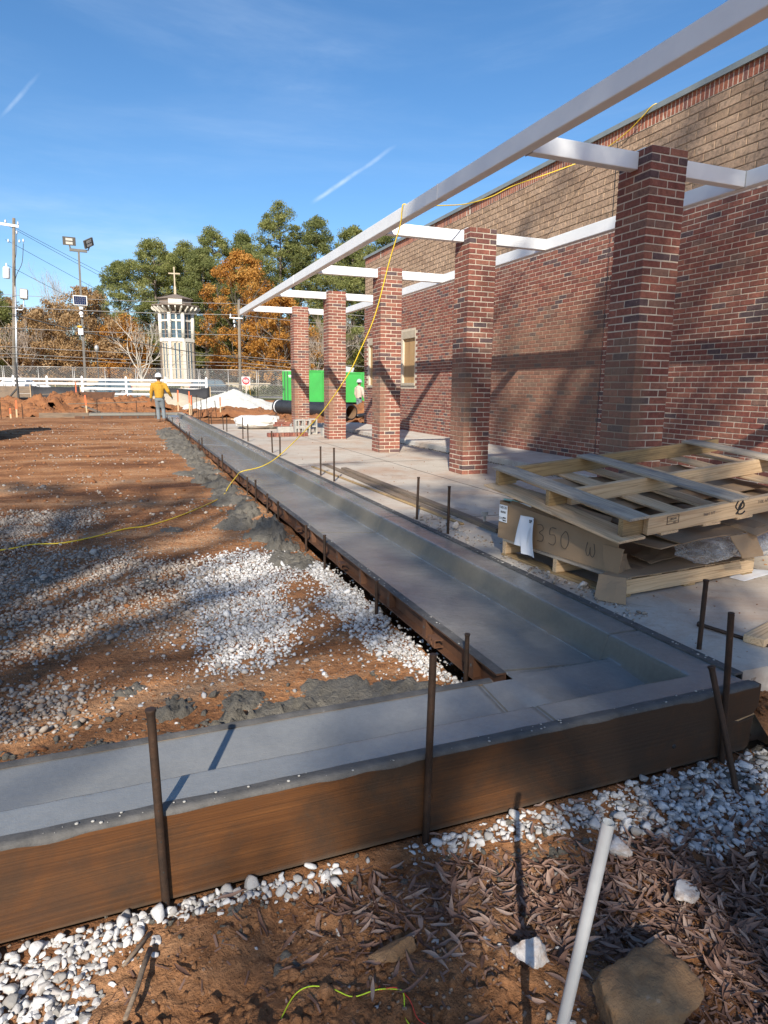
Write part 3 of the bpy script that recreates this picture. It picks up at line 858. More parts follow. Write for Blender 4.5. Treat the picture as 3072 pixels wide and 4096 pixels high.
# ---------------------------------------------------------------- stakes
def stake(x, y, z0, z1, label, top=None, r_=.0105, group='form stakes', head=True, mat='stake'):
    tx_, ty_ = top if top else (x, y)
    d = Vector((tx_-x, ty_-y, z1-z0)); L = d.length
    mt = Matrix.Translation((x, y, z0)) @ Vector((0, 0, 1)).rotation_difference(d).to_matrix().to_4x4()
    mb = MB()
    rr = R
    prof_ = [(r_*.35, -.10), (r_, 0), (r_*.99, L*.35), (r_*1.02, L*.7), (r_, L-.022)]
    prof_ += [(r_*1.05, L-.012), (r_*1.28, L-.005), (r_*1.2, L), (.001, L+.002)] if head else [(r_, L), (.001, L)]
    mb.lathe(prof_, 10)
    for k in range(1, int(L/.1)):
        mb.tube([(0, -r_*1.03, k*.1-.03), (0, -r_*.8, k*.1-.03)], .0026, 6, mi=1)
    o = mb.build('form_stake', [M[mat], M['trim_dark']], smooth=True, label=label, cat='stake', group=group)
    md = o.modifiers.new('es', 'EDGE_SPLIT'); md.split_angle = radians(40)
    o.matrix_basis = mt
    return o
stake(.030, 1.786, -.34, .338, 'tall rusty stake against the left part of the near form board', (.019, 1.786), .0125)
stake(.872, 1.786, -.40, .372, 'tall rusty stake against the middle of the near form board', (.884, 1.786), .0125, head=False)
stake(2.236, 1.782, -.36, .356, 'upright stake against the near form board by its split right end', (2.188, 1.782), .0125, head=False)
stake(2.12, 1.60, -.34, .165, 'leaning stake crossing in front of the upright one at the split board end', (2.068, 1.745), .012)
RS = [(2.499, 2.187, .345), (2.494, 4.822, .408), (2.497, 5.468, .40), (2.495, 8.075, .437), (2.484, 8.666, .404), (2.501, 11.287, .341), (2.504, 11.944, .398), (2.517, 14.568, .376), (2.522, 15.26, .49), (2.515, 17.758, .397), (2.53, 18.5, .412), (2.53, 21.14, .374), (2.534, 21.824, .412), (2.536, 24.33, .439), (2.547, 25.04, .351), (2.55, 27.3, .36), (2.555, 28.1, .367)]
for i, (x, y, z) in enumerate(RS):
    stake(x, y, 0, z, 'dark steel stake on the slab behind the kerb, %s from the near corner' % ORD[i], (x+R.uniform(-.012, .012), y), .0115 if y < 9 else .013)
LS = [(1.505, 2.67, .032), (1.505, 3.92, -.055), (1.505, 5.15, -.008), (1.505, 5.76, -.046), (1.51, 6.97, -.026), (1.51, 7.55, -.03), (1.51, 8.28, .034), (1.51, 8.9, -.012), (1.51, 11.32, .056), (1.51, 11.88, -.048), (1.51, 14.4, .115), (1.51, 15.0, .02), (1.51, 17.3, .04), (1.51, 18.05, 0), (1.51, 20.3, .11), (1.51, 23.4, .13), (1.51, 26.2, .11)]
for i, (x, y, z) in enumerate(LS):
    stake(x, y, -.33 if y < 10 else -.25, z, 'short steel stake along the gutter form beside the dirt, %s from the near corner' % ORD[i], None, .0115 if y < 9 else .013)
for i, (x, y, z) in enumerate([(1.22, 28.9, .22), (1.30, 29.1, .18), (1.36, 28.9, .25), (1.43, 29.0, .2), (1.49, 28.9, .16)]):
    stake(x, y, -.25, z, 'spare stake in the bunch beside the worker at the far corner, %s from the left' % ORD[i], None, .014)

# ---------------------------------------------------------------- gravel, leaves, rocks
def ico(sub=0):
    t = (1+sqrt(5))/2
    V = [(-1, t, 0), (1, t, 0), (-1, -t, 0), (1, -t, 0), (0, -1, t), (0, 1, t), (0, -1, -t), (0, 1, -t), (t, 0, -1), (t, 0, 1), (-t, 0, -1), (-t, 0, 1)]
    F = [(0, 11, 5), (0, 5, 1), (0, 1, 7), (0, 7, 10), (0, 10, 11), (1, 5, 9), (5, 11, 4), (11, 10, 2), (10, 7, 6), (7, 1, 8), (3, 9, 4), (3, 4, 2), (3, 2, 6), (3, 6, 8), (3, 8, 9), (4, 9, 5), (2, 4, 11), (6, 2, 10), (8, 6, 7), (9, 8, 1)]
    V = [Vector(v).normalized() for v in V]
    for _ in range(sub):
        mid, nf = {}, []
        def m_(a, b):
            k = (min(a, b), max(a, b))
            if k not in mid:
                mid[k] = len(V); V.append(((V[a]+V[b])/2).normalized())
            return mid[k]
        for a, b, c in F:
            x, y, z = m_(a, b), m_(b, c), m_(c, a)
            nf += [(a, x, z), (b, y, x), (c, z, y), (x, y, z)]
        F = nf
    return np.array([tuple(v) for v in V]), np.array(F)
def rockshape(seed, sub, rough=.25, cuts=7, flat=(1, .8, .6)):
    """a stone: a ball cut by random planes so that it has facets and corners"""
    rr = np.random.default_rng(seed)
    V, F = ico(sub)
    V = V.copy()
    for _ in range(cuts):
        n = rr.normal(size=3); n /= np.linalg.norm(n)
        d = rr.uniform(.38, .72)
        k = V@n
        over = k > d
        V[over] -= np.outer(k[over]-d, n)*.92
    V *= 1+rr.normal(size=(len(V), 1))*rough*.12
    return V*np.array(flat), F
STN = [rockshape(100+i, 1, .15, 12, (1, R.uniform(.65, .9), R.uniform(.5, .75))) for i in range(14)]
STL = [rockshape(300+i, 0, 1.3, 3, (1, R.uniform(.65, .9), R.uniform(.5, .75))) for i in range(10)]
def rotm(rr):
    a, b, c = rr.uniform(0, 2*pi), rr.uniform(-.5, .5), rr.uniform(-.5, .5)
    return np.array(Euler((b, c, a)).to_matrix())
def inpoly(x, y, P):
    c = False
    for i in range(len(P)):
        (x0, y0), (x1, y1) = P[i], P[i-1]
        if (y0 > y) != (y1 > y) and x < (x1-x0)*(y-y0)/(y1-y0)+x0: c = not c
    return c
def scatter(poly, n, rr, soft=.05):
    xs, ys = [p[0] for p in poly], [p[1] for p in poly]
    out = []
    while len(out) < n:
        x, y = rr.uniform(min(xs)-soft, max(xs)+soft), rr.uniform(min(ys)-soft, max(ys)+soft)
        if inpoly(x+rr.normal()*soft, y+rr.normal()*soft, poly): out.append((x, y))
    return out
def stones(name, spots, size, zf, mat, shapes, pile=.5, seed=1):
    rr = np.random.default_rng(seed)
    VV, FF, RR, o = [], [], [], 0
    for x, y in spots:
        V, F = shapes[rr.integers(len(shapes))]
        s = size*rr.lognormal(0, .38)*.5
        W_ = (V*s)@rotm(rr).T
        W_ += (x, y, zf(x, y)+s*rr.uniform(-.4, .25+pile))
        VV.append(W_); FF.append(F+o); o += len(V); RR.append(np.full(len(F), rr.random()))
    return npmesh(name, np.concatenate(VV), np.concatenate(FF), mat, rnd=np.concatenate(RR), kind='stuff')
W1 = [(0.42, 5.33), (0.78, 5.93), (1.22, 5.78), (1.33, 5.33), (1.12, 4.86), (0.93, 4.47), (0.95, 3.93), (0.81, 3.55), (0.55, 3.35), (0.34, 3.43), (0.35, 3.88), (0.45, 4.37), (0.37, 4.79)]
W2 = [(1.38, 5.35), (1.53, 5.35), (1.54, 4.14), (1.54, 3.27), (1.54, 2.74), (1.46, 2.85), (1.4, 3.18), (1.27, 3.37), (1.29, 3.9), (1.20, 4.25), (1.38, 4.62)]
T1 = [(-1.62, 8.6), (-0.41, 8.77), (-0.49, 7.7), (-0.73, 6.81), (-1.4, 6.74)]
T2 = [(-1.5, 6.44), (-0.11, 6.49), (0.17, 5.82), (0.73, 5.54), (0.6, 4.59), (0.41, 4.22), (0.07, 4.07), (-0.28, 3.95), (-1.2, 3.96)]
T3 = [(-0.9, 3.58), (-0.38, 3.5), (-0.2, 3.21), (-0.35, 3.05), (-0.8, 3.06)]
G = np.random.default_rng(42)
def thin(sp, f):
    return [p for p in sp if noise.noise(Vector((p[0]*3.1, p[1]*3.1, 4)))+G.uniform(-.5, .5) > f]
stones('gravel', thin(scatter(W1, 10500, G, .07), -.36)+thin(scatter(W1, 1800, G, .22), -.1), .0195, lotz, M['white_stone'], STL, .6, 2)
stones('gravel', thin(scatter(W2, 3900, G, .03), -.42)+scatter(W2, 700, G, .14), .0205, lotz, M['white_stone'], STL, .6, 3)
stones('gravel', thin(scatter(T2, 14000, G, .12), -.30)+thin(scatter(T1, 8000, G, .14), -.26)+thin(scatter(T3, 1500, G, .1), -.15), .0225, lotz, M['tan_stone'], STL, .4, 4)
mix = [(G.uniform(-1.9, 1.5), G.uniform(2.5, 8)) for _ in range(9000)]
stones('gravel', thin(mix, -.1), .0135, lotz, M['tan_stone'], STL, .1, 5)
stones('gravel', [(G.uniform(-1.5, 1.45), G.uniform(2.5, 5)) for _ in range(170)], .030, lotz, M['white_stone'], STL, .1, 6)
farg = [(G.uniform(-7, 1.45), 8+G.random()**1.6*18) for _ in range(5200)]
stones('gravel', [p for p in farg if noise.noise(Vector((p[0]*.7, p[1]*.9, 1)))+G.uniform(-.4, .4) > 0], .036, lotz, M['tan_stone'], STL, .1, 7)
# clods of clay in the lot
stones('clay_clods', [(G.uniform(-1.9, 1.5), G.uniform(2.5, 9)) for _ in range(2600)], .019, lotz, M['soil_pile'], STL, .1, 8)
stones('clay_clods', [(G.uniform(-6, 1.4), G.uniform(9, 26)) for _ in range(1100)], .05, lotz, M['soil_pile'], STL, .1, 9)
# foreground
F1 = [(-0.95, 1.80), (0.02, 1.80), (-0.05, 1.67), (-0.13, 1.61), (-0.2, 1.47), (-0.95, 1.45)]
F2 = [(0.0, 1.795), (0.55, 1.79), (0.60, 1.75), (0.26, 1.72), (0.01, 1.73)]
F3 = [(0.8, 1.77), (1.26, 1.79), (2.22, 1.79), (2.9, 1.78), (2.5, 1.40), (1.93, 1.33), (1.74, 1.40), (1.62, 1.54), (1.44, 1.66), (1.23, 1.69), (0.91, 1.72)]
LV = [(0.49, 1.69), (0.81, 1.66), (1.28, 1.51), (1.57, 1.49), (1.95, 1.35), (2.6, 1.4), (2.4, .8), (1.38, .70), (1.02, .95), (1.16, 1.24), (0.75, 1.36), (0.49, 1.47), (0.43, 1.61)]
near = []      # (distance, x, y, size)
for P_, n_, sz, soft in ((F1, 1700, .028, .015), (F1, 140, .026, .06), (F2, 210, .025, .02), (F3, 3300, .0248, .02), (F3, 160, .022, .08)):
    for x, y in scatter(P_, n_, G, soft):
        if y < 1.795: near.append((hypot(x, y, 1.5)/sz, x, y, sz))
for _ in range(240):
    x, y = G.uniform(-.4, 2.2), G.uniform(.9, 1.78); sz = float(G.choice([.012, .016, .022, .03], p=[.4, .3, .2, .1])); near.append((hypot(x, y, 1.5)/sz, x, y, sz))
near.sort()
STM = []
for i, (V, F) in enumerate(STN):
    me = bpy.data.meshes.new('stone')
    me.from_pydata([tuple(v) for v in V.tolist()], [], [tuple(f) for f in F.tolist()])
    at = me.attributes.new('rnd', 'FLOAT', 'FACE'); at.data.foreach_set('value', [(i*.37) % 1.0]*len(F))
    me.materials.append(M['white_stone']); me.update(); STM.append(me)
for i, (d, x, y, sz) in enumerate(near[:300]):
    o = link('stone', STM[i % len(STM)], site)
    s = sz*float(G.lognormal(0, .25))*.5
    o.scale = (s, s, s); o.rotation_euler = (G.uniform(-.6, .6), G.uniform(-.6, .6), G.uniform(0, 6.28))
    o.location = (x, y, forez(x, y)+s*G.uniform(0, .55))
rest = near[300:]
stones('gravel', [(x, y) for d, x, y, s in rest if s > .0245], .0262, forez, M['white_stone'], STN, .55, 12)
stones('gravel', [(x, y) for d, x, y, s in rest if s <= .0245], .017, forez, M['white_stone'], STL, .2, 13)
stones('clay_clods', [(G.uniform(-.6, 2.6), G.uniform(.6, 1.78)) for _ in range(2600)], .015, forez, M['dirt_front'], STL, .2, 14)
stones('clay_clods', [(G.uniform(2.46, 3.4), G.uniform(1.8, 1.93)) for _ in range(120)], .035, lambda x, y: -.13, M['dirt_front'], STN, .3, 19)
stones('clay_clods', [(G.uniform(-.1, .9), G.uniform(1.15, 1.5)) for _ in range(160)], .04, forez, M['dirt_front'], STN, .1, 15)
# rubble between kerb form and pallet
stones('rubble', [(G.uniform(2.475, 2.62), G.uniform(2.6, 4.0)) for _ in range(160)]+[(G.uniform(2.47, 2.75), G.uniform(4.3, 5.6)) for _ in range(120)], .022, lambda x, y: .003, M['tan_stone'], STL, .2, 16)
stones('rubble', [(G.uniform(2.5, 5.5), 2+G.random()**1.5*15) for _ in range(420)], .011, lambda x, y: .001, M['dirt'], STL, .1, 17)
stones('rubble', [(G.uniform(5.57, 5.63), G.uniform(6, 18)) for _ in range(500)], .02, lambda x, y: .003, M['bark'], STL, .3, 18)
def rock(name, x, y, z, size, mat, label, seed, sub=3, rot=0, cuts=10):
    V, F = rockshape(seed, sub, .05, cuts, size)
    Vn = []
    for v in V:
        q = Vector(v); k = 1+.13*noise.fractal(q*6/max(size)*.5+Vector((seed, 0, 0)), .6, 2.2, 6)
        Vn.append(tuple(q*k))
    o = npmesh(name, Vn, F, mat, rnd=[.5]*len(F), label=label, cat='rock')
    o.location = (x, y, z); o.rotation_euler = (0, 0, rot)
    return o
rock('rock', 1.09, 1.03, -.30, (.23, .165, .11), M['rock_brown'], 'large brown rock beside the galvanised pipe', 5, 4, .5)
rock('rock', .93, 1.245, -.275, (.058, .050, .040), M['rock_white'], 'fist-sized white rock left of the big brown rock', 9, 3)
rock('rock', 1.50, 1.27, -.275, (.062, .040, .030), M['rock_white'], 'pale rock lying among the dry leaves', 14, 3, .5)
rock('rock', 1.45, 1.50, -.285, (.058, .044, .038), M['rock_white'], 'white speckled rock behind the top of the galvanised pipe', 17, 3)
rock('rock', .60, 1.395, -.285, (.085, .045, .03), M['rock_brown'], 'flat reddish rock behind the knotted string', 23, 3, .2)
rock('rock', 2.60, 3.18, .02, (.05, .035, .035), M['rock_white'], 'white rubble lump on the kerb side of the lower pallet', 31, 2)
rock('rock', 2.63, 4.95, .03, (.035, .03, .05), M['rock_white'], 'upright grey lump of concrete by the stake on the slab', 37, 2)

# dry willow-oak leaves
LFM = []
for i in range(16):
    rr = random.Random(i)
    L_, w_ = rr.uniform(.05, .088), rr.uniform(.0048, .0072)
    curl, tw = rr.uniform(-6, 9), rr.uniform(-1.0, 1.0)
    V, F = [], []
    n = 7
    for k in range(n+1):
        t = k/n; s = t*L_-L_/2
        ww = w_*max(.04, sin(pi*min(1, t*1.02))**.75)
        z = curl*s*s*1.6+.0015*sin(t*9+i)
        for q, cz in ((-1, .0022), (0, -.0015), (1, .0022)):
            a = tw*(t-.5)
            V.append((s, q*ww*cos(a), z+cz+q*ww*sin(a)+.0025))
    for k in range(n):
        for q in (0, 1): F.append((k*3+q, k*3+3+q, k*3+4+q, k*3+1+q))
    LFM.append((np.array(V), np.array(F)))
def leafmesh(i):
    V, F = LFM[i]
    me = bpy.data.meshes.new('leaf'); me.from_pydata(V.tolist(), [], F.tolist())
    at = me.attributes.new('rnd', 'FLOAT', 'FACE'); at.data.foreach_set('value', [(i*.29) % 1]*len(F))
    me.materials.append(M['leaf_dry']); me.polygons.foreach_set('use_smooth', [True]*len(F)); me.update(); return me
LM = [leafmesh(i) for i in range(16)]
spots = scatter(LV, 3400, G, .06)
extra = [(G.uniform(-.2, 2.3), G.uniform(.95, 1.76)) for _ in range(60)]+scatter(F3, 60, G, .03)
dens = [(x, y) for x, y in spots if (x > .95 or G.random() < .42) and noise.noise(Vector((x*5, y*5, 2))) > -.32]+extra
dens = [(x, y) for x, y in dens if hypot(x-1.09, (y-1.04)*1.2) > .17]
dens.sort(key=lambda p: hypot(p[0]-.8, p[1], 0))
VV, FF, RR, o_ = [], [], [], 0
for i, (x, y) in enumerate(dens):
    e = (G.normal()*.2, G.normal()*.2, G.uniform(0, 6.28)); s = float(G.uniform(.75, 1.2))
    z = forez(x, y)+G.uniform(.004, .024)
    if i % max(1, len(dens)//300) == 0 and i//max(1, len(dens)//300) < 300:
        o = link('leaf', LM[int(G.integers(16))], site); o.location = (x, y, z+.006); o.rotation_euler = e; o.scale = (s,)*3
    else:
        V, F = LFM[int(G.integers(16))]
        VV.append(V*s@np.array(Euler(e).to_matrix()).T+(x, y, z)); FF.append(F+o_); o_ += len(V); RR.append(np.full(len(F), G.random()))
npmesh('leaf_litter', np.concatenate(VV), np.concatenate(FF), M['leaf_dry'], rnd=np.concatenate(RR), smooth=True, kind='stuff')

# needles, leaf crumbs and bark bits pressed into the soil
VV, FF, RR, o_ = [], [], [], 0
for x, y in scatter(LV, 4200, G, .09)+[(G.uniform(-.5, 2.5), G.uniform(.7, 1.77)) for _ in range(700)]:
    a = G.uniform(0, 6.28); L2, w2 = G.uniform(.004, .022), G.uniform(.0007, .0035); z = forez(x, y)+G.uniform(.001, .008); t_ = G.normal()*.3
    c_, s2_ = cos(a), sin(a)
    VV.append(np.array([(x-c_*L2-s2_*w2, y-s2_*L2+c_*w2, z), (x-c_*L2+s2_*w2, y-s2_*L2-c_*w2, z), (x+c_*L2+s2_*w2, y+s2_*L2-c_*w2, z+L2*t_), (x+c_*L2-s2_*w2, y+s2_*L2+c_*w2, z+L2*t_)])); FF.append(np.array([(0, 1, 2, 3)])+o_); o_ += 4; RR.append(np.array([G.random()*.8]))
npmesh('leaf_crumbs', np.concatenate(VV), np.concatenate(FF), M['leaf_dry'], rnd=np.concatenate(RR), kind='stuff')
# lumps of wet concrete spilled by the forms
def spill(pts, zf, rad, seed, n=26):
    rr = np.random.default_rng(seed)
    for (x, y, r_, h_) in pts:
        V, F = [], []
        for j in range(n+1):
            for k in range(n+1):
                u, v = (k/n-.5)*2, (j/n-.5)*2
                px, py = x+u*r_*1.5, y+v*r_*1.5
                d = hypot(u, v)*1.5
                e = max(0, 1-d*d*(1.1+max(-.6, min(.8, 1.1*fb(px, py, .9/r_, 3, seed)))))
                lump = abs(fb(px, py, 16, 4, seed+2))
                z = zf(px, py)-.012+(1.5 if zf is lotz else .55)*h_*(min(1, e*1.6)**.8)*(.35+.9*lump)+(.006*fb(px, py, 45, 3, 2))
                V.append((px, py, z if e > 0 else zf(px, py)-.03))
        for j in range(n):
            for k in range(n): F.append((j*(n+1)+k, j*(n+1)+k+1, (j+1)*(n+1)+k+1, (j+1)*(n+1)+k))
        npmesh('spilled_concrete', V, F, M['spill'], smooth=True, kind='stuff')
spill([(.35, 2.74, .15, .05), (.62, 2.80, .20, .05), (.95, 2.92, .24, .035), (1.2, 2.72, .26, .045), (.10, 2.60, .14, .05), (-.25, 2.72, .13, .04), (-.42, 2.62, .12, .045), (.15, 3.02, .09, .04), (.45, 3.02, .12, .03), (1.42, 2.55, .12, .04), (-.05, 3.3, .09, .02), (.8, 2.6, .18, .03)], lotz, 1, 3)
sg_ = random.Random(8); SPL = []
for k in range(64):
    y_ = 5.3+17*(k/64)**1.25; r_ = sg_.uniform(.07, .17)*(1+.05*y_)
    SPL.append((1.46-r_*.7-abs(sg_.gauss(0, .10)), y_+sg_.uniform(-.1, .1), r_, sg_.uniform(.04, .10)))
spill(SPL, lotz, 1, 5, 16)
spill([(.4, 7.2, .16, .02), (.1, 5.2, .1, .03), (-.7, 5.6, .12, .03)], lotz, 1, 6, 16)
spill([(1.22, 1.58, .13, .028), (1.14, 1.47, .10, .022), (2.2, 1.66, .10, .05), (.55, 1.74, .09, .03), (.2, 1.63, .10, .03), (2.45, 1.75, .12, .06), (-.2, 1.56, .05, .03), (.33, 1.49, .07, .03), (.95, 1.70, .10, .03)], forez, 1, 8, 28)

stones('concrete_crumbs', [(sg_.uniform(-.6, 1.5), 2.48+abs(sg_.gauss(0, .28))) for _ in range(700)]+[(1.5-abs(sg_.gauss(0, .22)), 5.2+13*sg_.random()**1.4) for _ in range(1300)], .026, lotz, M['spill'], STL, .2, 21)
stones('concrete_crumbs', [(sg_.gauss(1.2, .13), sg_.gauss(1.55, .08)) for _ in range(150)]+[(sg_.uniform(-.3, 2.4), sg_.gauss(1.70, .05)) for _ in range(160)], .018, forez, M['spill'], STL, .2, 22)
# twigs, strings, pipe in the front dirt
def twig(pts, r_, label):
    mb = MB(); P_ = [Vector(p) for p in pts]
    mb.tube(P_, [r_*(1-.4*i/len(P_)) for i in range(len(P_))], 7)
    mb.build('twig', M['old_wood'], smooth=True, label=label, cat='twig')
twig([(-.02, 1.62, -.27), (-.04, 1.56, -.265), (-.055, 1.50, -.26), (-.085, 1.43, -.27)], .008, 'broken grey twig among white stones at the lower left')
twig([(-.02, 1.68, -.275), (-.06, 1.63, -.275), (-.09, 1.60, -.28)], .006, 'reddish root sticking from the dirt near the left stake')
def cord(name, pts, r_, mat, label, cat, n=8, sub=6, parent=None):
    """smooth line through points (Catmull-Rom)"""
    P_ = [Vector(p) for p in pts]; out = []
    for i in range(len(P_)-1):
        p0, p1, p2, p3 = P_[max(0, i-1)], P_[i], P_[i+1], P_[min(len(P_)-1, i+2)]
        for k in range(sub):
            t = k/sub
            out.append(.5*((2*p1)+(p2-p0)*t+(2*p0-5*p1+4*p2-p3)*t*t+(3*p1-p0-3*p2+p3)*t**3))
    out.append(P_[-1])
    mb = MB(); mb.tube(out, r_, n)
    return mb.build(name, mat, parent, smooth=True, label=label, cat=cat)
def onfore(pts, dz): return [(x, y, forez(x, y)+dz) for x, y in pts]
cord('string', onfore([(.245, 1.26), (.27, 1.32), (.315, 1.37), (.357, 1.37), (.407, 1.346), (.45, 1.314), (.505, 1.295), (.55, 1.283), (.561, 1.251), (.548, 1.205), (.561, 1.165)], .006), .0016, M['string_green'], 'neon yellow-green string looped over the front dirt', 'string', 6)
cord('string', onfore([(.521, 1.31), (.516, 1.295), (.553, 1.279), (.569, 1.234), (.576, 1.199), (.593, 1.169), (.614, 1.164), (.668, 1.157), (.745, 1.134)], .0065), .0013, M['string_red'], 'thin red string tied to the neon string', 'string', 6)
mb = MB()
mb.tube([(.709, .897, -.36), (.784, .842, .438)], .0119, 20, cap=False)
mb.tube([(.784, .842, .438), (.709, .897, -.36)], .0102, 20, cap=False)
d_ = Vector((.784-.709, .842-.897, .798)).normalized()
mb.build('galvanised_pipe', M['galv'], smooth=True, label='shiny galvanised steel pipe standing in the front dirt', cat='pipe')

# ================================================================ BRICK COLUMNS
BH, JT = .0677, .010
def brick_mesh(L, D, H, seed, mat, rndv, ch=.004):
    rr = random.Random(seed)
    mb = MB(); mb.box((-L/2, -D/2, -H/2), (L/2, D/2, H/2), rnd=rndv, ch=ch)
    mb.v = [(x+rr.gauss(0, .0007), y+rr.gauss(0, .0007), z+rr.gauss(0, .0008)) for x, y, z in mb.v]
    me = bpy.data.meshes.new('brick'); me.from_pydata(mb.v, [], mb.f)
    at = me.attributes.new('rnd', 'FLOAT', 'FACE'); at.data.foreach_set('value', [max(.0001, rndv)]*len(mb.f))
    import bmesh
    bm = bmesh.new(); bm.from_mesh(me); bmesh.ops.recalc_face_normals(bm, faces=bm.faces); bm.to_mesh(me); bm.free()
    me.materials.append(mat); return me
RNDV = [.02, .08, .12, .22, .28, .34, .4, .45, .5, .55, .6, .66, .7, .75, .8, .85, .9, .97, .3, .48]
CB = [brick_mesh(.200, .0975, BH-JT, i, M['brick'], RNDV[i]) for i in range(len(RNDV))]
YC = [4.894, 8.148, 11.403, 14.658, 17.912]
XC, CWD, NCR = 4.412, .411, 49
LABC = ['nearest brick column, shaded, beside the pallet pile', 'second brick column from the camera, lit below and shaded above', 'third brick column from the camera in full sun', 'fourth brick column, in front of the corrugated pipe and concrete blocks', 'farthest brick column with concrete blocks at its foot']
for ci, y0 in enumerate(YC):
    c = thing('brick_column', LABC[ci], 'column', (XC, y0, 0), 0, 'brick canopy columns')
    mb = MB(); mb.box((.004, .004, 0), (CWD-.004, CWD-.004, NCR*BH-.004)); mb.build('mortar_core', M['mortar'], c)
    rr = random.Random(50+ci)
    for k in range(NCR):
        z = k*BH+(BH-JT)/2+.004
        rot = (k+ci) % 2
        # two pairs of stretchers on opposite faces, one stretcher between them on the other faces
        for fx, fy, rz in ((.100, .04875, 0), (.311, .04875, 0), (.100, .36225, 0), (.311, .36225, 0), (.04875, .2055, 1), (.36225, .2055, 1)):
            if rot: fx, fy, rz = fy, fx, 1-rz
            if k in (NCR-1, NCR-2) and rz == 0 and False: continue
            o = link('brick', CB[rr.choice([0, 1, 2]+list(range(3, 20))*2)], c)
            o.location = (fx+rr.gauss(0, .0008), fy+rr.gauss(0, .0008), z+rr.gauss(0, .0006))
            o.rotation_euler = (0, 0, (pi/2 if rz else 0)+rr.choice((0, pi)))

# ================================================================ BUILDING WALL
XW, Y0W, Y1W = 6.85, 2.6, 19.05
bld = thing('brick_building', 'long brick building with red lower wall, tan upper wall and metal coping', 'building', (XW, 0, 0))
WIN = [(15.33, 16.10, 1.32, 2.43), (17.86, 18.64, 1.26, 2.40)]
def inwin(y0, y1, z0, z1):
    for a, b, c, d in WIN:
        if y1 > a-.001 and y0 < b+.001 and z1 > c-.075 and z0 < d+.19: return True
    return False
mb = MB()
ys = [Y0W, 15.33, 16.10, 17.86, 18.64, Y1W]
for i in range(5):
    if i in (1, 3):
        a, b, c, d = WIN[i//2]
        mb.box((.0045, ys[i], -.15), (.35, ys[i+1], c)); mb.box((.0045, ys[i], d), (.35, ys[i+1], 3.485)); mb.box((.16, ys[i], c), (.35, ys[i+1], d))
    else:
        mb.box((.0045, ys[i], -.15), (.35, ys[i+1], 3.485))
mb.build('mortar_backing', M['mortar'], bld)
mb = MB(); mb.box((.026, Y0W, 3.485), (.36, Y1W, 4.72)); mb.build('tan_mortar_backing', M['shadowed_tan_mortar'], bld)
mb = MB(); mb.box((.0185, Y0W, 4.72), (.36, Y1W, 4.895)); mb.build('soldier_backing', M['mortar'], bld)
mb = MB(); mb.box((.35, Y0W, -.15), (9, Y1W, 4.6)); mb.build('building_body', M['stone_trim'], bld)
WB = [brick_mesh(.193, .06, BH-JT, 40+i, M['brick'], RNDV[i], .0035) for i in range(len(RNDV))]
WBv = [(np.array([v.co[:] for v in m_2.vertices]), [tuple(p.vertices) for p in m_2.polygons]) for m_2 in WB]
def wallfield(y_start, y_end, z0, rows, pitch, L, meshes, name, skip, choose, x, stuffname, mat, seed, rndset):
    rr = random.Random(seed); pool = []
    for k in range(rows):
        off = (pitch_l := L+JT)*.5*(k % 2)
        y = y_start-off
        while y < y_end:
            a, b = max(y, y_start), min(y+L, y_end)
            zc = z0+k*pitch+(pitch-JT)/2
            if b-a > .05 and not skip(a, b, zc-pitch/2, zc+pitch/2):
                pool.append((a, b, zc, rr.randrange(len(meshes)) if rr.random() < .5 else rr.randrange(3, len(meshes))))
            y += pitch_l
    pick = [q for q in pool if choose(q) and q[1]-q[0] > L-.002]
    pick.sort(key=lambda q: q[0]); pick = set(pick[:300])
    VV, FF, RV, o_ = [], [], [], 0
    for q in pool:
        a, b, zc, mi = q
        dx = rr.gauss(0, .001)
        if q in pick:
            o = link(name, meshes[mi], bld); o.location = (x+.03+dx, (a+b)/2, zc+rr.gauss(0, .0007)); o.rotation_euler = (0, 0, pi/2)
        else:
            me = meshes[mi]
            V, F = MV[me.name]
            W_ = np.stack([x+.03+dx-V[:, 1], (a+b)/2+V[:, 0]*((b-a)/L), zc+V[:, 2]], 1)
            VV.append(W_); o2 = o_
            FF += [tuple(i+o2 for i in f) for f in F]; o_ += len(V); RV += [rndset[mi]]*len(F)
    V = np.concatenate(VV)
    me = bpy.data.meshes.new(stuffname); me.from_pydata(V.tolist(), [], FF)
    at = me.attributes.new('rnd', 'FLOAT', 'FACE'); at.data.foreach_set('value', RV)
    me.materials.append(mat)
    tag(link(stuffname, me, bld), kind='stuff')
MV = {}
def reg(ms):
    for m_2 in ms: MV[m_2.name] = (np.array([v.co[:] for v in m_2.vertices]), [tuple(p.vertices) for p in m_2.polygons])
TB = [brick_mesh(.295, .06, .1025-.009, 80+i, M['tan_brick'], (i+.5)/10, .005) for i in range(10)]
reg(WB); reg(TB)
wallfield(Y0W, Y1W, .103, 50, BH, .193, WB, 'brick', inwin, lambda q: 6.0 < q[0] < 8.2 and q[2] > .85, 0, 'red_brickwork', M['brick'], 3, RNDV)
wallfield(Y0W, Y1W, 3.488, 12, .1025, .295, TB, 'tan_brick', lambda *a: False, lambda q: q[0] > 5.8, .018, 'tan_brickwork', M['tan_brick'], 4, [(i+.5)/10 for i in range(10)])
SBm = [brick_mesh(.0577, .06, .166, 120+i, M['soldier'], (i+.5)/8) for i in range(8)]
y = 4.9; k = 0
while y+.0577 < Y1W:
    o = link('soldier_brick', SBm[R.randrange(8)], bld); o.location = (.046+R.gauss(0, .001), y+.0289, 4.807); o.rotation_euler = (0, 0, pi/2); y += .0677
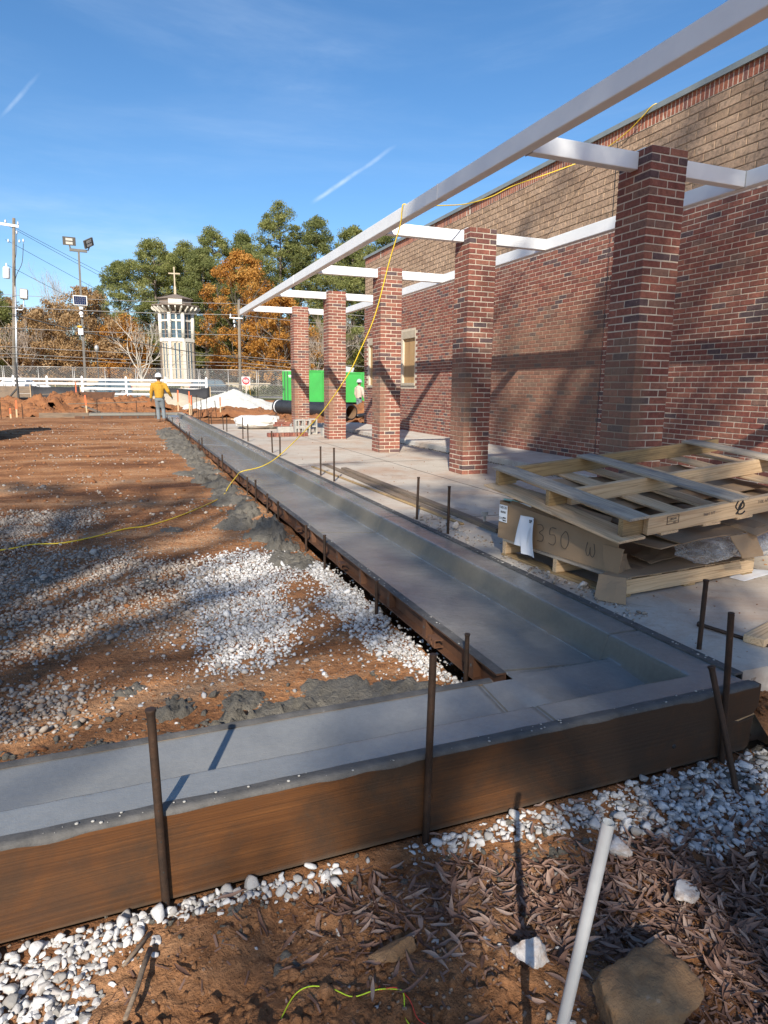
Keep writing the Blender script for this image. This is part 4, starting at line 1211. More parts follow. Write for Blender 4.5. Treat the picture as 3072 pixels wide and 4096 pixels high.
# rough mortar bed left where the red veneer ends
mb = MB(); P_ = []
for i in range(900):
    yy = Y0W+i*(Y1W-Y0W)/900; P_.append((.012+.004*noise.noise(Vector((yy*9, 0, 0))), yy, 3.487+.006*noise.noise(Vector((yy*14, 2, 0)))))
mb.tube(P_, [max(.003, .013+.014*noise.noise(Vector((i*.37, 7, 0)))) for i in range(900)], 5); mb.build('mortar_bed', M['rock_white'], bld, smooth=True)
for i, (a, b, n_) in enumerate(((Y0W, 7.55, 0), (7.556, 11.2, 0), (11.206, 14.8, 0), (14.806, Y1W+.03, 0))):
    mb = MB(); mb.box((-.022, a, 4.893), (.40, b, 4.952)); mb.box((-.027, a, 4.880), (-.0222, b, 4.950)); mb.build('coping', M['copper_grey'], bld)
mb = MB(); mb.box((-.001, 8.318, .103), (.012, 8.33, 3.48)); mb.build('control_joint', M['trim_dark'], bld)
mb = MB(); mb.box((.014, 8.318, 3.49), (.020, 8.33, 4.72)); mb.build('control_joint', M['trim_dark'], bld)
for i, (a, b, c, d) in enumerate(WIN):
    w_ = thing('window', None, None, (0, 0, 0)); w_.parent = bld
    mb = MB(); mb.box((.055, a+.002, c+.002), (.070, b-.002, d-.002)); mb.build('plywood_panel', M['plywood'], w_)
    n_ = 10
    for q in range(n_):
        s0 = a-.02+(b-a+.04)*q/n_
        mb = MB(); mb.box((-.004, s0+.002, d+.004), (.09, s0+(b-a+.04)/n_-.002, d+.186), ch=.003); mb.build('lintel_block', M['stone_trim'], w_)
    mb = MB(); mb.box((-.03, a-.06, c-.072), (.10, b+.06, c-.002), ch=.005); mb.build('sill', M['stone_trim'], w_)

# ================================================================ WHITE STEEL CANOPY FRAME
cf = thing('canopy_frame', 'white primed steel tube canopy frame resting on the brick columns', 'steel frame')
ZB, ZT = 3.150, 3.300
mb = MB(); mb.box((3.180, -2.2, ZB), (3.288, 6.62, ZT)); mb.build('front_beam', M['white_steel'], cf, bevel=.009)
mb = MB(); mb.box((3.180, 6.624, ZB), (3.288, 12.9, ZT)); mb.build('front_beam', M['white_steel'], cf, bevel=.009)
mb = MB(); mb.box((3.180, 12.904, ZB), (3.288, 19.2, ZT)); mb.build('front_beam', M['white_steel'], cf, bevel=.009)
for yy in (6.622, 12.902):
    mb = MB(); mb.box((3.1775, yy-.007, ZB-.0025), (3.2905, yy+.007, ZT+.0025)); mb.build('weld', M['white_steel'], cf)
mb = MB(); mb.box((5.720, -2.2, ZB), (5.828, 18.55, ZT)); mb.build('ledger_beam', M['white_steel'], cf, bevel=.009)
for ci, y0 in enumerate(YC+[1.64]):
    yc = y0+.205
    mb = MB()
    if y0 > 2:
        mb.box((3.2895, yc-.05, ZB+.001), (XC-.001, yc+.05, ZT-.001)); mb.box((XC+CWD+.001, yc-.05, ZB+.001), (5.7185, yc+.05, ZT-.001))
    else: mb.box((3.2895, yc-.05, ZB+.001), (5.7185, yc+.05, ZT-.001))
    ra_ = mb.build('rafter', M['white_steel'], cf, bevel=.008)
    for xx in (3.292, 5.712):
        mb = MB(); mb.box((xx, yc-.0535, ZB-.0025), (xx+.007, yc+.0535, ZT+.002)); mb.build('weld_bead', M['galv_dull'], ra_)
    if y0 > 2:
        mb = MB(); mb.box((XC+.02, yc-.09, NCR*BH+.001), (XC+CWD-.02, yc+.09, NCR*BH+.011)); mb.build('cap_plate', M['white_steel'], ra_)

# ================================================================ YELLOW EXTENSION CORD
def onlot(pts, dz): return [(x, y, lotz(x, y)+dz) for x, y in pts]
cp = [(7.3, 7.3, 4.965), (6.95, 7.55, 4.966), (6.83, 7.62, 4.955), (6.805, 7.80, 4.86), (6.80, 8.15, 4.74), (6.72, 8.7, 4.62), (6.25, 8.95, 4.43), (5.6, 9.05, 4.18), (4.95, 8.55, 3.84), (4.3, 8.05, 3.56), (3.75, 7.7, 3.40), (3.30, 7.52, 3.312), (3.172, 7.49, 3.306), (3.160, 7.51, 3.25), (3.165, 7.58, 3.08), (3.09, 7.7, 2.72), (2.98, 7.9, 2.09), (2.86, 8.1, 1.68), (2.75, 8.29, 1.36), (2.49, 8.72, .83), (2.11, 9.36, .26), (1.89, 9.74, .03), (1.62, 10.0, -.075), (1.50, 9.75, -.11)]
cp += [(1.33, 9.35, -.19)]+onlot([(1.143, 8.93), (.606, 7.979), (.192, 7.433), (-.063, 7.289), (-.344, 6.975), (-.625, 6.812), (-.886, 6.858), (-1.135, 6.707), (-1.9, 6.5), (-2.8, 6.6)], .012)
cord('extension_cord', cp, .0068, M['yellow_cord'], 'yellow extension cord draped from the roof over the white beam onto the dirt', 'cord', 8, 8)

# ================================================================ PALLETS AND CARTONS
def frame(o, u, v):
    u = Vector(u).normalized(); v = Vector(v); v = (v-u*u.dot(v)).normalized(); w = u.cross(v)
    return Matrix(((u.x, v.x, w.x, o[0]), (u.y, v.y, w.y, o[1]), (u.z, v.z, w.z, o[2]), (0, 0, 0, 1)))
def plank(name, size, parent, loc, rotz, mat, seed, bev=.003):
    """board with its long axis on local x so the grain runs along it; slightly sprung"""
    rr = random.Random(seed)
    L, w, t = size
    mb = MB(); n = 6
    V, F = [], []
    bow, cup = rr.gauss(0, .002), rr.gauss(0, .004)
    for i in range(n+1):
        s = (i/n-.5)
        dz = bow*(1-4*s*s); dy = cup*s
        e = rr.gauss(0, .0012) if i in (0, n) else 0
        for q, r_ in ((-1, -1), (1, -1), (1, 1), (-1, 1)):
            V.append((s*L+e*q, q*w/2+dy, r_*t/2+dz))
    for i in range(n):
        for q in range(4):
            F.append((i*4+q, i*4+(q+1) % 4, i*4+4+(q+1) % 4, i*4+4+q))
    F += [(3, 2, 1, 0), (n*4, n*4+1, n*4+2, n*4+3)]
    mb.add(V, F)
    o = mb.build(name, mat, parent, bevel=bev)
    o.location = loc; o.rotation_euler = (0, 0, rotz)
    return o
# upper pallet, tilted on top of the cartons; local x along the stringers
up = thing('pallet', 'pale wooden pallet tilted on top of the cardboard pile', 'pallet', mtx=frame((2.605, 2.83, .505), (1, .03, .08), (.06, .99, .10)))
UL, VL = 2.3, 1.42
for i, (x, m2) in enumerate(((.075, 'grey_deck'), (.865, 'grey_deck'), (1.98, 'grey_deck'))):
    plank('deck_board', (VL+.01, .15, .017), up, (x, VL/2, -.0085), pi/2+.0*i, M[m2], i)
for i, x in enumerate((.03, .32, .655, .94, 1.30, 1.82, 2.14)):
    plank('bottom_board', (VL, .135 if i else .20, .016), up, (x, VL/2, -.133), pi/2+R.gauss(0, .008), M['pine_wood'], 20+i)
for i, yv in enumerate((.022, .70, 1.395)):
    plank('stringer', (UL-.14, .040, .1065), up, (UL/2+.075, yv, -.071), 0, M['pine_wood' if i < 2 else 'dark_pine'], 30+i)
    mb = MB(); mb.box((-.0, yv-.022+.046*(i != 2)-(.045 if i == 2 else 0), -.124), (.16, yv+.02+.044*(i != 2)-(.045 if i == 2 else 0), -.018)); mb.build('companion_block', M['dark_pine'], up, bevel=.003)
def strokes(name, parent, lines, mtx, r_=.0022, mat=None):
    mb = MB()
    for ln in lines:
        P_ = []
        Q = [Vector((a, b, 0)) for a, b in ln]
        for i in range(len(Q)-1):
            p0, p1, p2, p3 = Q[max(0, i-1)], Q[i], Q[i+1], Q[min(len(Q)-1, i+2)]
            for k in range(5):
                t = k/5; P_.append(.5*((2*p1)+(p2-p0)*t+(2*p0-5*p1+4*p2-p3)*t*t+(3*p1-p0-3*p2+p3)*t**3))
        P_.append(Q[-1])
        mb.tube([mtx @ p for p in P_], r_, 5)
    return mb.build(name, mat or M['ink'], parent)
def text(name, body, size, parent, mtx, mat, bold=0.0):
    cu = bpy.data.curves.new(name, 'FONT'); cu.body = body; cu.size = size; cu.extrude = .0003; cu.offset = bold
    cu.align_x = 'CENTER'; cu.align_y = 'CENTER'; cu.materials.append(mat)
    t_ = bpy.data.objects.new(name, cu); COL.objects.link(t_)
    bpy.context.view_layer.update()
    me = bpy.data.meshes.new_from_object(t_.evaluated_get(bpy.context.evaluated_depsgraph_get()))
    bpy.data.objects.remove(t_); bpy.data.curves.remove(cu)
    o = link(name, me, parent); o.matrix_basis = mtx
    return o
fr = Matrix.Translation((0, .0008, 0)) @ Matrix.Rotation(pi/2, 4, 'X')          # writing on the near stringer face (local -y)
for nm, b, x, z, s in (('grade_stamp', 'HT', .40, -.060, .032), ('grade_stamp', '180341', .33, -.052, .020), ('grade_stamp', '710L HT', 1.08, -.05, .028), ('grade_stamp', '56#1 HT', .62, -.062, .026)):
    if s == .020:
        mb = MB()
        for a in ((.285, -.030, .375, -.0285), (.285, -.0805, .375, -.079), (.285, -.08, .2865, -.03), (.3735, -.08, .375, -.03), (.285, -.064, .375, -.0632)):
            mb.box((a[0], -.0012, a[1]), (a[2], .0015, a[3]))
        mb.build('stamp_frame', M['ink'], up)
        text(nm, b, s, up, Matrix.Translation((.33, -.0008, -.05)) @ Matrix.Rotation(pi/2, 4, 'X'), M['ink'])
        text(nm, 'IPPC', .012, up, Matrix.Translation((.345, -.0008, -.072)) @ Matrix.Rotation(pi/2, 4, 'X'), M['ink'])
    elif b != 'HT':
        text(nm, b, s, up, Matrix.Translation((x, -.0008, z)) @ Matrix.Rotation(pi/2, 4, 'X'), M['bark'])
strokes('spray_mark', up, [[(.86, -.012), (.84, -.05), (.87, -.075), (.91, -.06), (.90, -.03), (.875, -.045), (.865, -.095), (.90, -.105), (.925, -.09)], [(.90, -.01), (.88, -.06), (.85, -.10)]], Matrix.Translation((0, .0005, 0)) @ Matrix.Rotation(pi/2, 4, 'X'), .0045)

# lower pallet on the slab
lp = thing('pallet', 'yellowish wooden pallet on the slab under the cartons', 'pallet', mtx=frame((2.655, 2.925, 0), (.9955, .095, 0), (-.095, .9955, 0)))
for i, yv in enumerate((.021, .56, 1.105)):
    plank('stringer', (1.25, .040, .092), lp, (.625, yv, .064), 0, M['pine_wood'], 40+i)
for i, x in enumerate((.05, .30, .55, .80, 1.05, 1.19)):
    plank('deck_board', (1.13, .10, .016), lp, (x, .565, .1185), pi/2, M['pine_wood' if i else 'grey_deck'], 50+i)
for i, x in enumerate((.05, .62, 1.19)):
    plank('bottom_board', (1.13, .10, .016), lp, (x, .565, .009), pi/2, M['dark_pine'], 60+i)

def sheet(name, P00, P10, P11, P01, mat, th=.005, n=8, warp=.01, seed=0, parent=None, world=True, **k):
    """thick bent board of card between four corners"""
    P00, P10, P11, P01 = map(Vector, (P00, P10, P11, P01))
    nn = (P10-P00).cross(P01-P00).normalized()
    V, F = [], []
    for s in (0, 1):
        for j in range(n+1):
            for i in range(n+1):
                u, v = i/n, j/n
                p = P00*(1-u)*(1-v)+P10*u*(1-v)+P11*u*v+P01*(1-u)*v
                p = p+nn*(warp*noise.noise(Vector((u*2.3+seed, v*2.3, seed)))+(th if s else 0))
                if i in (0, n) or j in (0, n): p = p+Vector((noise.noise(p*40), noise.noise(p*40+Vector((9, 0, 0))), 0))*.004
                V.append(tuple(p))
    m2 = (n+1)**2
    for s in (0, 1):
        for j in range(n):
            for i in range(n):
                q = [s*m2+j*(n+1)+i, s*m2+j*(n+1)+i+1, s*m2+(j+1)*(n+1)+i+1, s*m2+(j+1)*(n+1)+i]
                F.append(tuple(q if s else q[::-1]))
    for i in range(n):
        for a, b in ((i, i+1), (n*(n+1)+i+1, n*(n+1)+i), ((i+1)*(n+1), i*(n+1)), (i*(n+1)+n, (i+1)*(n+1)+n)):
            F.append((a, b, m2+b, m2+a))
    mb = MB(); mb.add(V, F)
    return mb.build(name, mat, parent, world=world, smooth=False, **k)
# sheet on the lower pallet with its torn corner hanging over the kerb side
cs = thing('cardboard_sheet', 'brown cardboard sheet on the lower pallet, torn corner hanging down', 'cardboard', (2.7, 2.95, .13))
sheet('sheet', (2.72, 2.90, .131), (3.92, 3.01, .131), (3.82, 4.0, .131), (2.62, 3.9, .131), M['cardboard'], .004, 8, .006, 1, cs)
sheet('hanging_flap', (2.575, 3.02, .137), (2.665, 2.885, .139), (2.60, 2.80, .012), (2.505, 2.955, .006), M['cardboard'], .005, 6, .012, 2, cs)
sheet('corner_fold', (2.575, 3.02, .132), (2.665, 2.885, .134), (2.79, 2.90, .136), (2.72, 3.05, .136), M['cardboard'], .003, 4, .003, 3, cs)
# long open carton with marker writing
bx = thing('carton', 'long open cardboard carton marked 350 W on the kerb side of the pallets', 'box', mtx=frame((2.692, 2.985, .128), (-.135, .99, 0.0), (-.99, -.135, 0)))
# local x runs away from the camera along the face, local y points to the kerb (outside), z up
mb = MB()
BL, BHt, BWd = 1.13, .275, .36
def wallp(V4, name, seed, mat=M['cardboard'], warp=.006, n=10):
    return sheet(name, *V4, mat, .005, n, warp, seed, bx, False)
wallp([(.0, .0, 0), (BL, 0, 0), (BL, -.012, BHt), (.02, -.005, .205)], 'face_panel', 5)
wallp([(.01, -.004, 0), (.05, -.16, 0), (.10, -.17, .09), (.03, -.01, .12)], 'crushed_end', 6, M['cardboard_dark'], .02)
wallp([(BL, -.002, 0), (BL, -BWd, 0), (BL, -BWd, .27), (BL, -.012, BHt)], 'end_panel', 7)
wallp([(.35, -BWd, 0), (BL, -BWd, 0), (BL, -BWd-.03, .22), (.35, -BWd-.03, .17)], 'back_panel', 8)
wallp([(0.01, -.005, .004), (BL-.01, -.005, .004), (BL-.01, -BWd+.01, .004), (0.01, -BWd+.01, .004)], 'bottom_panel', 9, M['cardboard_dark'])
wallp([(.16, -.01, .215), (1.02, -.01, .272), (1.06, -.22, .36), (.25, -.20, .285)], 'top_flap', 10, M['cardboard'], .02)
wallp([(-.006, .006, .0), (.10, .010, -.004), (.115, .012, .165), (-.03, .004, .165)], 'bent_end_flap', 11)
fm = Matrix(((-1, 0, 0, 0), (0, 0, 1, .0095), (0, 1, 0, 0), (0, 0, 0, 1)))      # drawing plane on the outer face: +a runs towards the camera
def wr(a0, s, pts): return [[(a0+x*s, y*s) for x, y in ln] for ln in pts]
three = [[(0, .95), (.35, 1.0), (.5, .78), (.2, .52), (.52, .35), (.45, .05), (.05, 0)]]
five = [[(.55, 1.0), (.12, .98), (.06, .58), (.45, .60), (.55, .25), (.35, 0), (0, .06)]]
zero = [[(.3, 1.0), (.02, .6), (.1, .1), (.4, .02), (.62, .45), (.5, .9), (.3, 1.0)]]
dbl = [[(.12, .9), (0, .35), (.15, 0), (.33, .15), (.36, .6), (.40, .15), (.62, 0), (.78, .35), (.66, .9)]]
for w_ in (wr(-.70, .115, three), wr(-.585, .115, five), wr(-.475, .115, zero), wr(-.255, .095, dbl)):
    strokes('marker_writing', bx, w_, Matrix.Translation((0, 0, .065)) @ fm, .0018)
mb = MB(); mb.box((1.03, .0005, .125), (1.118, .0042, .25)); lb = mb.build('shipping_label', M['label_white'], bx)
mb = MB()
for i in range(22):
    mb.box((1.045+i*.0026, .0044, .190), (1.045+i*.0026+R.choice((.0008, .0014)), .0049, .206)); mb.box((1.04+i*.0016, .0044, .150), (1.04+i*.0016+R.choice((.0005, .0009)), .0049, .162)); mb.box((1.04+i*.0016, .0044, .132), (1.04+i*.0016+R.choice((.0005, .0009)), .0049, .143))
mb.build('barcode', M['ink'], lb)
text('label_number', '640135', .026, lb, Matrix.Translation((1.074, .0046, .231)) @ Matrix.Rotation(pi, 4, 'Z') @ Matrix.Rotation(pi/2, 4, 'X'), M['ink'], .0006)
text('label_text', '5030-640135\nSO 910329', .010, lb, Matrix.Translation((1.096, .0046, .150)) @ Matrix.Rotation(pi, 4, 'Z') @ Matrix.Rotation(pi/2, 4, 'X'), M['ink'])
mb = MB()
for k in (.28, .66): mb.box((BL-.35-k*.9, -.13, .02), (BL-.33-k*.2, -.05, .20))
cord('foam_edge', [(BL-.02, -.03, .285), (BL-.15, -.045, .283), (BL-.25, -.06, .255), (BL-.4, -.06, .252), (BL-.5, -.05, .248)], .008, M['mint'], None, None, 8, 5, bx)
mb = MB(); mb.box((BL-.30, -.14, .02), (BL-.17, -.04, .285)); mb.build('white_inner_box', M['paper'], bx, bevel=.003)
# papers hung over the carton face
pp = thing('paper_sheets', 'white paper sheets hanging over the carton beside the number', 'paper', mtx=bx.matrix_basis.copy())
def paper(x0, x1, z0, z1, sk, off, seed):
    V, F = [], []
    n = 10
    for j in range(n+1):
        for i in range(n+1):
            u, v = i/n, j/n
            V.append((x0+(x1-x0)*u+sk*v, off+.030*sin(v*2.4+.3)*(.4+.6*u)+.010*sin(u*5+seed)+.02*v*v, z1+(z0-z1)*v))
    for j in range(n):
        for i in range(n): F.append((j*(n+1)+i, j*(n+1)+i+1, (j+1)*(n+1)+i+1, (j+1)*(n+1)+i))
    return npmesh('sheet', V, F, M['paper'], pp, smooth=True)
paper(.86, .73, .0, .215, .03, .012, 1); paper(.85, .71, -.045, .205, -.05, .022, 2)
text('print', 'SP', .03, pp, Matrix.Translation((.745, .034, .19)) @ Matrix.Rotation(pi, 4, 'Z') @ Matrix.Rotation(pi/2, 4, 'X'), M['ink'], .001)
# flattened cartons between the pallets
CZ = [((2.92, 2.90, .285), (4.6, 3.10, .40), (4.45, 4.1, .47), (2.80, 3.9, .36), 'lowest flattened carton sagging under the upper pallet'),
      ((3.05, 2.86, .315), (3.72, 2.86, .375), (3.6, 3.7, .44), (2.95, 3.7, .36), 'torn flattened carton with a dangling tongue under the upper pallet'),
      ((3.55, 2.78, .345), (4.75, 2.98, .42), (4.7, 4.0, .50), (3.5, 3.8, .43), 'flattened carton with curled flaps at the right end of the pile'),
      ((2.95, 3.4, .40), (4.5, 3.5, .50), (4.4, 4.25, .58), (2.9, 4.15, .50), 'brown carton sheet showing through the slats of the upper pallet')]
for i, (a, b, c, d, lb_) in enumerate(CZ):
    sheet('flattened_carton', a, b, c, d, M['cardboard' if i != 1 else 'cardboard_dark'], .007, 10, .035, 20+i, label=lb_, cat='cardboard')
sheet('cardboard_scrap', (3.42, 2.855, .34), (3.60, 2.83, .355), (3.66, 2.80, .21), (3.50, 2.815, .20), M['cardboard'], .005, 6, .01, 31, label='torn cardboard tongue hanging over the plastic wrap', cat='cardboard')
sheet('cardboard_scrap', (3.0, 3.05, .15), (3.42, 3.15, .16), (3.35, 3.32, .20), (2.98, 3.2, .17), M['cardboard_dark'], .005, 6, .02, 32, label='crumpled dark cardboard scrap on the lower pallet sheet', cat='cardboard')
sheet('cardboard_scrap', (3.1, 3.55, .43), (3.3, 3.5, .47), (3.32, 3.75, .56), (3.12, 3.8, .50), M['cardboard'], .005, 6, .05, 33, label='crumpled carton piece poking through the upper pallet', cat='cardboard')
sheet('cardboard_scrap', (3.68, 2.93, .004), (4.1, 3.02, .004), (4.0, 3.12, .004), (3.66, 3.03, .004), M['paper'], .003, 5, .004, 34, label='pale cardboard strip lying beside the lower pallet', cat='cardboard')
def wrap(c, r_, label, seed):
    V, F = ico(4)
    Vn = []
    for v in V:
        q = Vector(v)
        k = 1+.22*noise.fractal(q*2.1+Vector((seed, 0, 0)), .8, 2.2, 5)+.10*abs(noise.noise(q*7+Vector((0, seed, 0))))
        Vn.append((c[0]+q.x*r_[0]*k, c[1]+q.y*r_[1]*k, max(.138, c[2]+q.z*r_[2]*k)))
    npmesh('plastic_wrap', Vn, F, M['wrap'], smooth=True, label=label, cat='plastic wrap')
wrap((3.42, 3.03, .225), (.22, .14, .085), 'crumpled clear plastic wrap left of the cardboard tongue', 3)
wrap((3.82, 3.05, .21), (.20, .13, .085), 'crumpled clear plastic wrap at the right end of the lower pallet', 7)

# ================================================================ LUMBER AND BITS ON THE SLAB
def lumber(p0, p1, w, t, mat, label, seed):
    p0, p1 = Vector(p0), Vector(p1); d = p1-p0
    o = plank('lumber', (d.length, w, t), None, (p0+p1)/2+Vector((0, 0, t/2)), atan2(d.y, d.x), mat, seed, .004)
    o['label'] = label; o['category'] = 'lumber'
    return o
lumber((2.98, 9.15, .002), (2.93, 4.7, .002), .085, .040, M['old_wood'], 'long weathered two-by-four lying on the slab behind the kerb', 71)
lumber((2.90, 9.9, .002), (2.80, 5.45, .002), .09, .015, M['old_wood'], 'long thin grey board lying beside the two-by-four', 72)
lumber((2.63, 9.63, .002), (2.78, 5.1, .002), .035, .018, M['dark_pine'], 'narrow yellowish batten nearest the kerb on the slab', 73)
lumber((2.79, 2.13, .002), (3.4, 2.32, .002), .10, .04, M['pine_wood'], 'short pale timber offcut at the right edge on the slab', 74)
mb = MB(); mb.lathe([(.001, 0), (.014, .002), (.015, .01), (.010, .014), (.0095, .5), (.001, .51)], 10, mtx=Matrix.Translation((2.735, 2.42, .0155)) @ Matrix.Rotation(radians(92), 4, 'X') @ Matrix.Rotation(.3, 4, 'Y'))
mb.build('form_stake', M['stake'], smooth=True, label='loose steel stake lying flat on the slab near the corner', cat='stake')
mb = MB(); mb.lathe([(.013, 0), (.013, .05), (.03, .052), (.03, .09), (.001, .092)], 12); o = mb.build('pipe_fitting', M['cmu'], smooth=False, label='small grey pipe fitting standing on the lumber', cat='fitting'); o.location = (2.95, 5.0, .043)
# ================================================================ BAG, BLOCKS, BRICKS, PIPE
V, F = ico(4); Vn = []
for v in V:
    q = Vector(v)
    k = 1+.13*noise.fractal(q*1.8+Vector((4, 0, 0)), .8, 2.2, 5)-.05*abs(noise.noise(q*5))
    sx = abs(q.x)**.6*(1 if q.x > 0 else -1); sy = abs(q.y)**.7*(1 if q.y > 0 else -1)
    z = .22+q.z*.24*k
    if q.z > .5: z -= .10*(1-hypot(q.x, q.y))*1.4
    Vn.append((3.55+sx*.62*k, 18.9+sy*.5*k, max(.004, z)))
npmesh('bulk_bag', Vn, F, M['bag'], smooth=True, label='slumped white woven bulk bag on the slab by the far kerb', cat='bag')
def cmu(loc, rotz, label, stand=0):
    mb = MB(); L, D_, H = .39, .19, .19
    t = .032
    for a in ((0, 0, L, t), (0, D_-t, L, D_), (0, t, t, D_-t), (L-t, t, L, D_-t), (L/2-t/2, t, L/2+t/2, D_-t)):
        mb.box((a[0], a[1], 0), (a[2], a[3], H))
    o = mb.build('concrete_block', M['cmu'], label=label, cat='concrete block', group='concrete blocks at the far columns')
    o.matrix_basis = Matrix.Translation(loc) @ Matrix.Rotation(rotz, 4, 'Z') @ (Matrix.Rotation(pi/2, 4, 'X') if stand == 1 else Matrix.Rotation(pi/2, 4, 'Y') if stand == 2 else Matrix.Identity(4))
BLK = [((3.98, 16.35, 0), .0, 'lower left hollow concrete block at the farthest column', 1), ((3.98, 16.35, .192), .02, 'upper left hollow concrete block at the farthest column', 1),
       ((4.24, 16.15, .39), pi/2, 'upright concrete block beside the hollow ones', 2), ((4.62, 16.4, .39), pi/2, 'pale upright concrete block at the right of the stack', 2),
       ((4.56, 15.9, 0), .0, 'dark concrete block lying lowest at the right of the stack', 1), ((3.62, 16.5, 0), 0, 'concrete block under the loose red bricks', 0)]
for lc, rz, lb_, st_ in BLK: cmu(lc, rz, lb_, st_)
lbk = [brick_mesh(.195, .092, .057, 200+i, M['brick'], (.3, .5, .62, .8, .95, .88)[i], .004) for i in range(6)]
def loose(x, y, z, rz, i, label, tip=False):
    o = link('loose_brick', lbk[i % 6]); o.location = (x, y, z+(.046 if tip else .029)); o.rotation_euler = (pi/2 if tip else 0, 0, rz)
    tag(o, label, 'brick', 'loose bricks by the far columns')
for i in range(15):
    loose(3.22+i*.066, 15.74+.01*(i % 3), 0, pi/2+R.gauss(0, .05), i, 'loose brick on edge in the row on the slab, %s from the left' % ORD[i], True)
for i, (x, y, z) in enumerate([(3.62, 16.6, .193), (3.84, 16.58, .193), (3.66, 16.6, .252), (3.86, 16.57, .252), (3.72, 16.6, .311), (3.52, 15.95, 0), (3.74, 15.98, 0)]):
    loose(x, y, z, R.gauss(0, .1), i, ['left red brick of the lowest loose course on the block', 'right red brick of the lowest loose course on the block', 'left red brick of the middle loose course on the block', 'right red brick of the middle loose course on the block', 'single red brick on top of the loose bricks', 'left loose brick lying flat behind the row', 'right loose brick lying flat behind the row'][i])
# corrugated pipe
a, b = Vector((6.55, 29.9, .27)), Vector((8.42, 24.9, .21))
pt = thing('corrugated_pipe', 'large black corrugated drain pipe lying behind the columns', 'pipe', mtx=Matrix.Translation(a) @ Vector((0, 0, 1)).rotation_difference(b-a).to_matrix().to_4x4())
L_ = (b-a).length; pr = []
n = 62
for i in range(n):
    z0, z1 = L_*i/n, L_*(i+1)/n
    pr += [(.285, z0), (.315, z0+(z1-z0)*.25), (.315, z0+(z1-z0)*.6), (.285, z0+(z1-z0)*.85)]
mb = MB(); V, F = [], []
pr = [(.262, L_-.001)]+[(.275, L_), (.31, L_)]+pr[::-1]
nn = 28
for r_, z in pr:
    for k in range(nn): V.append((r_*cos(2*pi*k/nn), r_*sin(2*pi*k/nn), z))
for i in range(len(pr)-1):
    for k in range(nn): F.append((i*nn+k, i*nn+(k+1) % nn, (i+1)*nn+(k+1) % nn, (i+1)*nn+k))
mb.add(V, F); mb.build('shell', M['black_pipe'], pt, smooth=True)
mb = MB(); V = [(.262*cos(2*pi*k/nn), .262*sin(2*pi*k/nn), z) for z in (L_-.001, 0) for k in range(nn)]
mb.add(V, [(k, (k+1) % nn, nn+(k+1) % nn, nn+k) for k in range(nn)]); mb.build('lining', M['pipe_inside'], pt, smooth=True)
mb = MB(); mb.lathe([(.300, .14), (.318, .145), (.318, .22), (.30, .225)], 28); mb.build('white_band', M['vinyl'], pt)
mb = MB(); mb.tube([(8.9, 25.6, .02), (10.4, 27.6, .02)], .09, 14); mb.build('drain_pipe', M['black_pipe'], smooth=True, label='thin dark pipe beyond the open end of the corrugated pipe', cat='pipe')
# scrap timber on the far slab
for i in range(9):
    x, y = 3.3+R.random()*1.3, 22.2+R.random()*2.6
    lumber((x, y, .01+.02*(i % 4)), (x+R.uniform(.6, 1.6), y+R.uniform(-.9, .9), .01+.02*(i % 4)), .09, .03, M['pine_wood' if i % 3 else 'old_wood'], 'scrap timber in the heap before the white gravel pile, %s' % ['lowest left', 'lower left', 'lowest middle', 'leaning middle', 'upper middle', 'upper right', 'right', 'rightmost', 'topmost'][i], 90+i)

# ================================================================ MID AND FAR GROUND
def lumpy(name, c, r_, h_, mat, seed, n=34, label=None, cat=None, kind=None, rough=1.0, par=None):
    V, F = [], []
    z0 = hgt(c[0], c[1])-.12
    for j in range(n+1):
        for i in range(n+1):
            u, v = (i/n-.5)*2, (j/n-.5)*2
            x, y = c[0]+u*r_[0], c[1]+v*r_[1]
            d = hypot(u, v)*(1+max(-.5, .55*fb(x, y, .8, 3, seed))*rough)
            z = z0+h_*max(0, 1-d)**(.85-.25*rough)*(1 if rough < .5 else .82)*(1+.45*rough*fb(x, y, 1.5, 4, seed+3))+(.16*rough*abs(fb(x, y, 3.6, 4, seed+5)) if d < 1 else 0)
            V.append((x, y, z))
    for j in range(n):
        for i in range(n): F.append((j*(n+1)+i, j*(n+1)+i+1, (j+1)*(n+1)+i+1, (j+1)*(n+1)+i))
    if rough > .5:
        rg = np.random.default_rng(seed); pts = [V[q] for q in rg.choice(len(V), int(n*n*.22)) if V[q][2] > z0+.14]
        zm = {(p[0], p[1]): p[2] for p in pts}
        if pts: stones('clay_clods', [(p[0], p[1]) for p in pts], .10, lambda x, y: zm[(x, y)], M['soil_pile'], STL, .1, seed)
    return npmesh(name, V, F, mat, smooth=False, label=label, cat=cat, kind=kind)
lumpy('gravel_pile', (5.9, 38.5), (3.0, 3.0), 1.15, M['gravel_pile'], 3, 60, 'big white gravel pile beyond the far kerb', 'gravel pile', rough=.25)
lumpy('gravel_pile', (2.9, 41.5), (3.4, 2.6), .95, M['beige_pile'], 5, 40, 'low beige gravel bank left of the white pile', 'gravel pile', rough=.25)
lumpy('clay_mound', (-2.7, 36.5), (2.4, 2.2), 1.15, M['soil_pile'], 7, 44, 'orange clay mound left of the light pole base', 'dirt pile')
lumpy('clay_mound', (-3.9, 34.0), (1.9, 2.0), .55, M['soil_pile'], 8, 36, 'low clay mound at the left end of the far kerb', 'dirt pile')
lumpy('clay_mound', (.4, 38.5), (2.6, 2.0), 1.0, M['soil_pile'], 9, 44, 'orange clay mound left of the worker', 'dirt pile')
lumpy('clay_mound', (-.6, 34.6), (3.6, 1.8), .45, M['soil_pile'], 10, 40, 'long low clay bank behind the far kerb', 'dirt pile')
